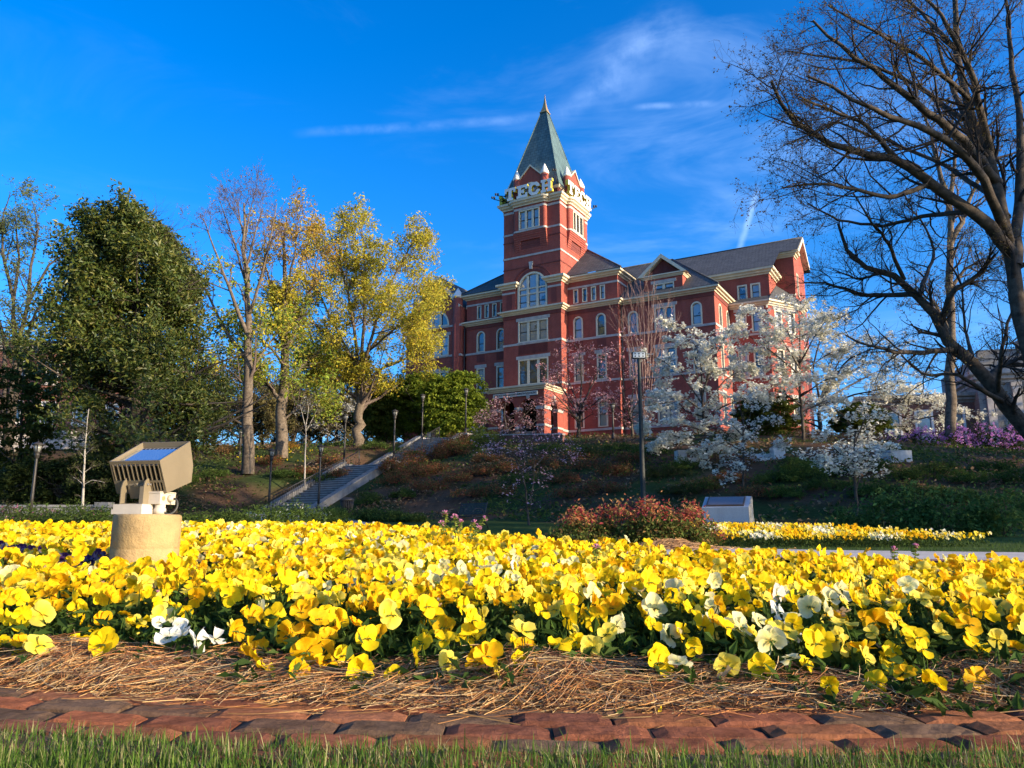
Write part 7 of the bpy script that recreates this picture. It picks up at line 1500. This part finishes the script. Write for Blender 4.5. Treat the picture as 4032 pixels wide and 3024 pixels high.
for k, (px, pyb, Y, rw, rh) in enumerate(((3520, 1815, 50, 1.0, 1.3), (3640, 1815, 50, 1.25, 1.55), (3770, 1812, 50, 1.3, 1.7), (3890, 1812, 49.5, 1.3, 1.75), (4010, 1812, 49, 1.3, 1.7))):
    b = on(*at(px, pyb, Y)[:2]); b[2] = min(b[2], at(px, pyb, Y)[2] + .3); shrub('azalea_shrub', b, (rw, rw * .8, rh), ['leftmost purple azalea, spilling over the white stone block', 'second purple azalea from the left on the right bank', 'middle purple azalea on the right bank', 'second purple azalea from the right on the bank', 'rightmost purple azalea at the frame edge'][k], [(.045, .06, .02), (.035, .05, .015)], 1500, .07, 500 + k, .5, 'purple azaleas on the right bank', flowers=(PUR2, 150, .055))
# far pansy beds (colour in clumps; one could not count them)
def far_bed(name, poly, h, n, label, seed):
    g = np.random.default_rng(seed); q = np.array(poly); lo_, hi_ = q.min(0), q.max(0); P = []
    while len(P) < n:
        p = g.uniform(lo_, hi_); c = False; j = len(q) - 1
        for i in range(len(q)):
            if (q[i, 1] > p[1]) != (q[j, 1] > p[1]) and p[0] < (q[j, 0] - q[i, 0]) * (p[1] - q[i, 1]) / (q[j, 1] - q[i, 1]) + q[i, 0]: c = not c
            j = i
        if c: P.append(p)
    P = np.array(P); y0_ = q[:, 1].min(); rise = lambda y: .15 * sm((y - y0_ - .2) / 3.2); z = terrain(P[:, 0], P[:, 1]) + rise(P[:, 1]) + h * g.uniform(.6, 1.1, n); nr = unit(np.array([.45, -.6, .4]) + g.normal(0, .5, (n, 3))); mb = MB()
    cl_ = np.sin(P[:, 0] * 3.1 + P[:, 1]) + np.sin(P[:, 0] * 5.3 - P[:, 1] * 2.2) + g.normal(0, .6, n); k_ = np.where(cl_ > 1.0, 1, np.where(cl_ > .1, 0, np.where(cl_ > -.8, 2, np.where(cl_ > -1.6, 3, 4))))
    x_, y_ = orient(nr)
    for k in range(5):
        for v_, (v, f, c) in enumerate(lo[k][:6]):
            sel = np.where(k_ == k)[0][v_::6]
            if not len(sel): continue
            V = np.concatenate([P[sel], z[sel, None]], 1)[:, None] + 1.15 * (v[None, :, 0, None] * x_[sel][:, None] + v[None, :, 1, None] * y_[sel][:, None] + v[None, :, 2, None] * nr[sel][:, None])
            mb.add(V.reshape(-1, 3), (f[None] + (np.arange(len(sel)) * len(v))[:, None, None]).reshape(-1, 4), 0, np.tile(c, (len(sel), 1)))
    m_ = n * 5; pi = np.repeat(np.arange(n), 5); p3 = np.concatenate([P[pi], (terrain(P[pi, 0], P[pi, 1]) + (rise(P[pi, 1]) + h) * g.uniform(.05, .85, m_))[:, None]], 1) + g.normal(0, .04, (m_, 3)) * [1, 1, .2]
    V, F = leaf_quads(p3, g.normal(size=(m_, 3)) + [0, -.3, .6], g.uniform(.02, .035, m_), .5, g); mb.add(V, F, 1, np.repeat(palette(g, m_, [(.05, .085, .02), (.07, .11, .025)]), 4, axis=0))
    tag(mb.build(name, [M['petal'], M['leaf']]), label, 'flowers', kind='stuff')
far_bed('far_pansy_bed', [(3.7, 15.2), (5.2, 14.6), (7.2, 14.5), (9.2, 14.9), (8.6, 16.0), (7.0, 17.8), (5.4, 19.0), (4.2, 18.6)], .24, 2000, 'long low bed of yellow and cream pansies beyond the path at right', 31)
far_bed('small_pansy_patch', [(.85, 14.9), (1.35, 14.6), (1.75, 14.9), (1.5, 15.6), (.9, 15.5)], .2, 160, 'small patch of yellow pansies left of the red tipped bushes', 32)
# ---- slope cover: ivy, dead leaves and sprigs over the bank
gC = np.random.default_rng(41); n = 150000; x = gC.uniform(-34, 40, n); y = gC.uniform(24, 74, n); yt = np.interp(x, [-60, -30, -14, 0, 8, 16, 40, 80], [46, 45, 46, 38, 31, 25, 25, 25])
dens = np.clip(.35 + .6 * np.sin(x * .6 + np.sin(y * .5) * 2) * np.sin(y * .5 + x * .3) + .25 * np.sin(x * 2.1) * np.sin(y * 1.7), .10, 1)
uu = -(x - ORG[0]) * 0 + (x - ORG[0]) * UV[0] + (y - ORG[1]) * UV[1]; rr_ = (x - ORG[0]) * RV[0] + (y - ORG[1]) * RV[1]
ok = (y > yt - 1.0) & (np.abs(x) < .72 * y + 2) & (gC.random(n) < dens) & ~((uu > -5.4) & (uu < -.4) & (rr_ > -34) & (rr_ < 0)) & (rr_ < -4.5)
x, y, uu = x[ok], y[ok], uu[ok]; m_ = len(x); p = np.stack([x, y, terrain(x, y) + gC.uniform(.0, .45, m_) ** 1.5 * (.4 + dens[ok])], -1)
ptc = np.sin(x * .45 + 1.3) * np.sin(y * .35 + x * .15); cA = palette(gC, m_, [(.07, .115, .025), (.09, .135, .03), (.055, .085, .02), (.12, .14, .035)], .25); cB = palette(gC, m_, [(.19, .125, .07), (.24, .16, .09), (.14, .09, .05), (.20, .10, .05), (.30, .2, .12)], .25)
brown = (ptc + gC.normal(0, .5, m_) < np.where(x > -12, .1, -.55)); cA[brown] = cB[brown]
V, F = leaf_quads(p, gC.normal(size=(m_, 3)) * .7 + [0, -.35, .8], gC.uniform(.05, .15, m_), .5, gC); tag(MB().add(V, F, 0, np.repeat(cA, 4, axis=0)).build('slope_ground_cover', M['leaf']), 'mixed ivy, dead leaves and low sprigs covering the bank', 'ground cover', kind='stuff')
# daffodils dotted on the left slope, small yellow points
gD = np.random.default_rng(6); mb = MB()
for k in range(46):
    q = ground_at(gD.uniform(920, 1330), gD.uniform(1772, 1845), 40); c = q + [0, 0, .3]; V, F = leaf_quads(np.tile(c, (5, 1)) + gD.normal(0, .03, (5, 3)), gD.normal(size=(5, 3)) + [0, -1, 0], np.full(5, .05), .7, gD); mb.add(V, F, 0, (.75, .58, .03))
for k in range(22):
    q = ground_at(gD.uniform(1900, 2750), gD.uniform(1745, 1800), 40); c = q + [0, 0, .3]; V, F = leaf_quads(np.tile(c, (4, 1)) + gD.normal(0, .03, (4, 3)), gD.normal(size=(4, 3)) + [0, -1, 0], np.full(4, .045), .7, gD); mb.add(V, F, 0, (.72, .6, .12))
tag(mb.build('daffodils', M['petal']), 'yellow daffodils scattered over the hilltop', 'flowers', kind='stuff')
# grass on the middle lawn
gG = np.random.default_rng(13)
V, Q, T3, c = blades(26000, lambda n: gG.uniform(-9, 12, n), lambda n, x: 9.5 + gG.random(n) ** 1.3 * 16, .05, .004, [(.055, .10, .02), (.07, .12, .025), (.045, .085, .018)], gG)
keep = np.ones(len(V) // 7, bool); xx = V[::7, 0]; yy = V[::7, 1]
pa_ = np.array([(st[0], st[1]), (-11.5, 40), (-7.2, 30), (-3.4, 22), (-.2, 15.5), (3.4, 11.3), (8, 9.8), (14, 9.4), (24, 9)]); pr_ = resample(np.concatenate([pa_, np.zeros((9, 1))], 1), 200)[:, :2]
dmin = np.min(np.hypot(xx[:, None] - pr_[None, :, 0], yy[:, None] - pr_[None, :, 1]), axis=1); keep = (dmin > 2.45) & (yy > bed_back(xx) + .6)
kv = np.repeat(keep, 7); new = np.cumsum(kv) - 1; kq = keep[Q[:, 0] // 7]; kt = keep[T3[:, 0] // 7]
mb = MB(); mb.add(V[kv], new[Q[kq]], 0, c[kv]); mb.F.append((new[T3[kt]], 0, False)); tag(mb.build('middle_lawn_grass', M['leaf']), 'mown lawn between the path and the bank', 'grass', kind='stuff')
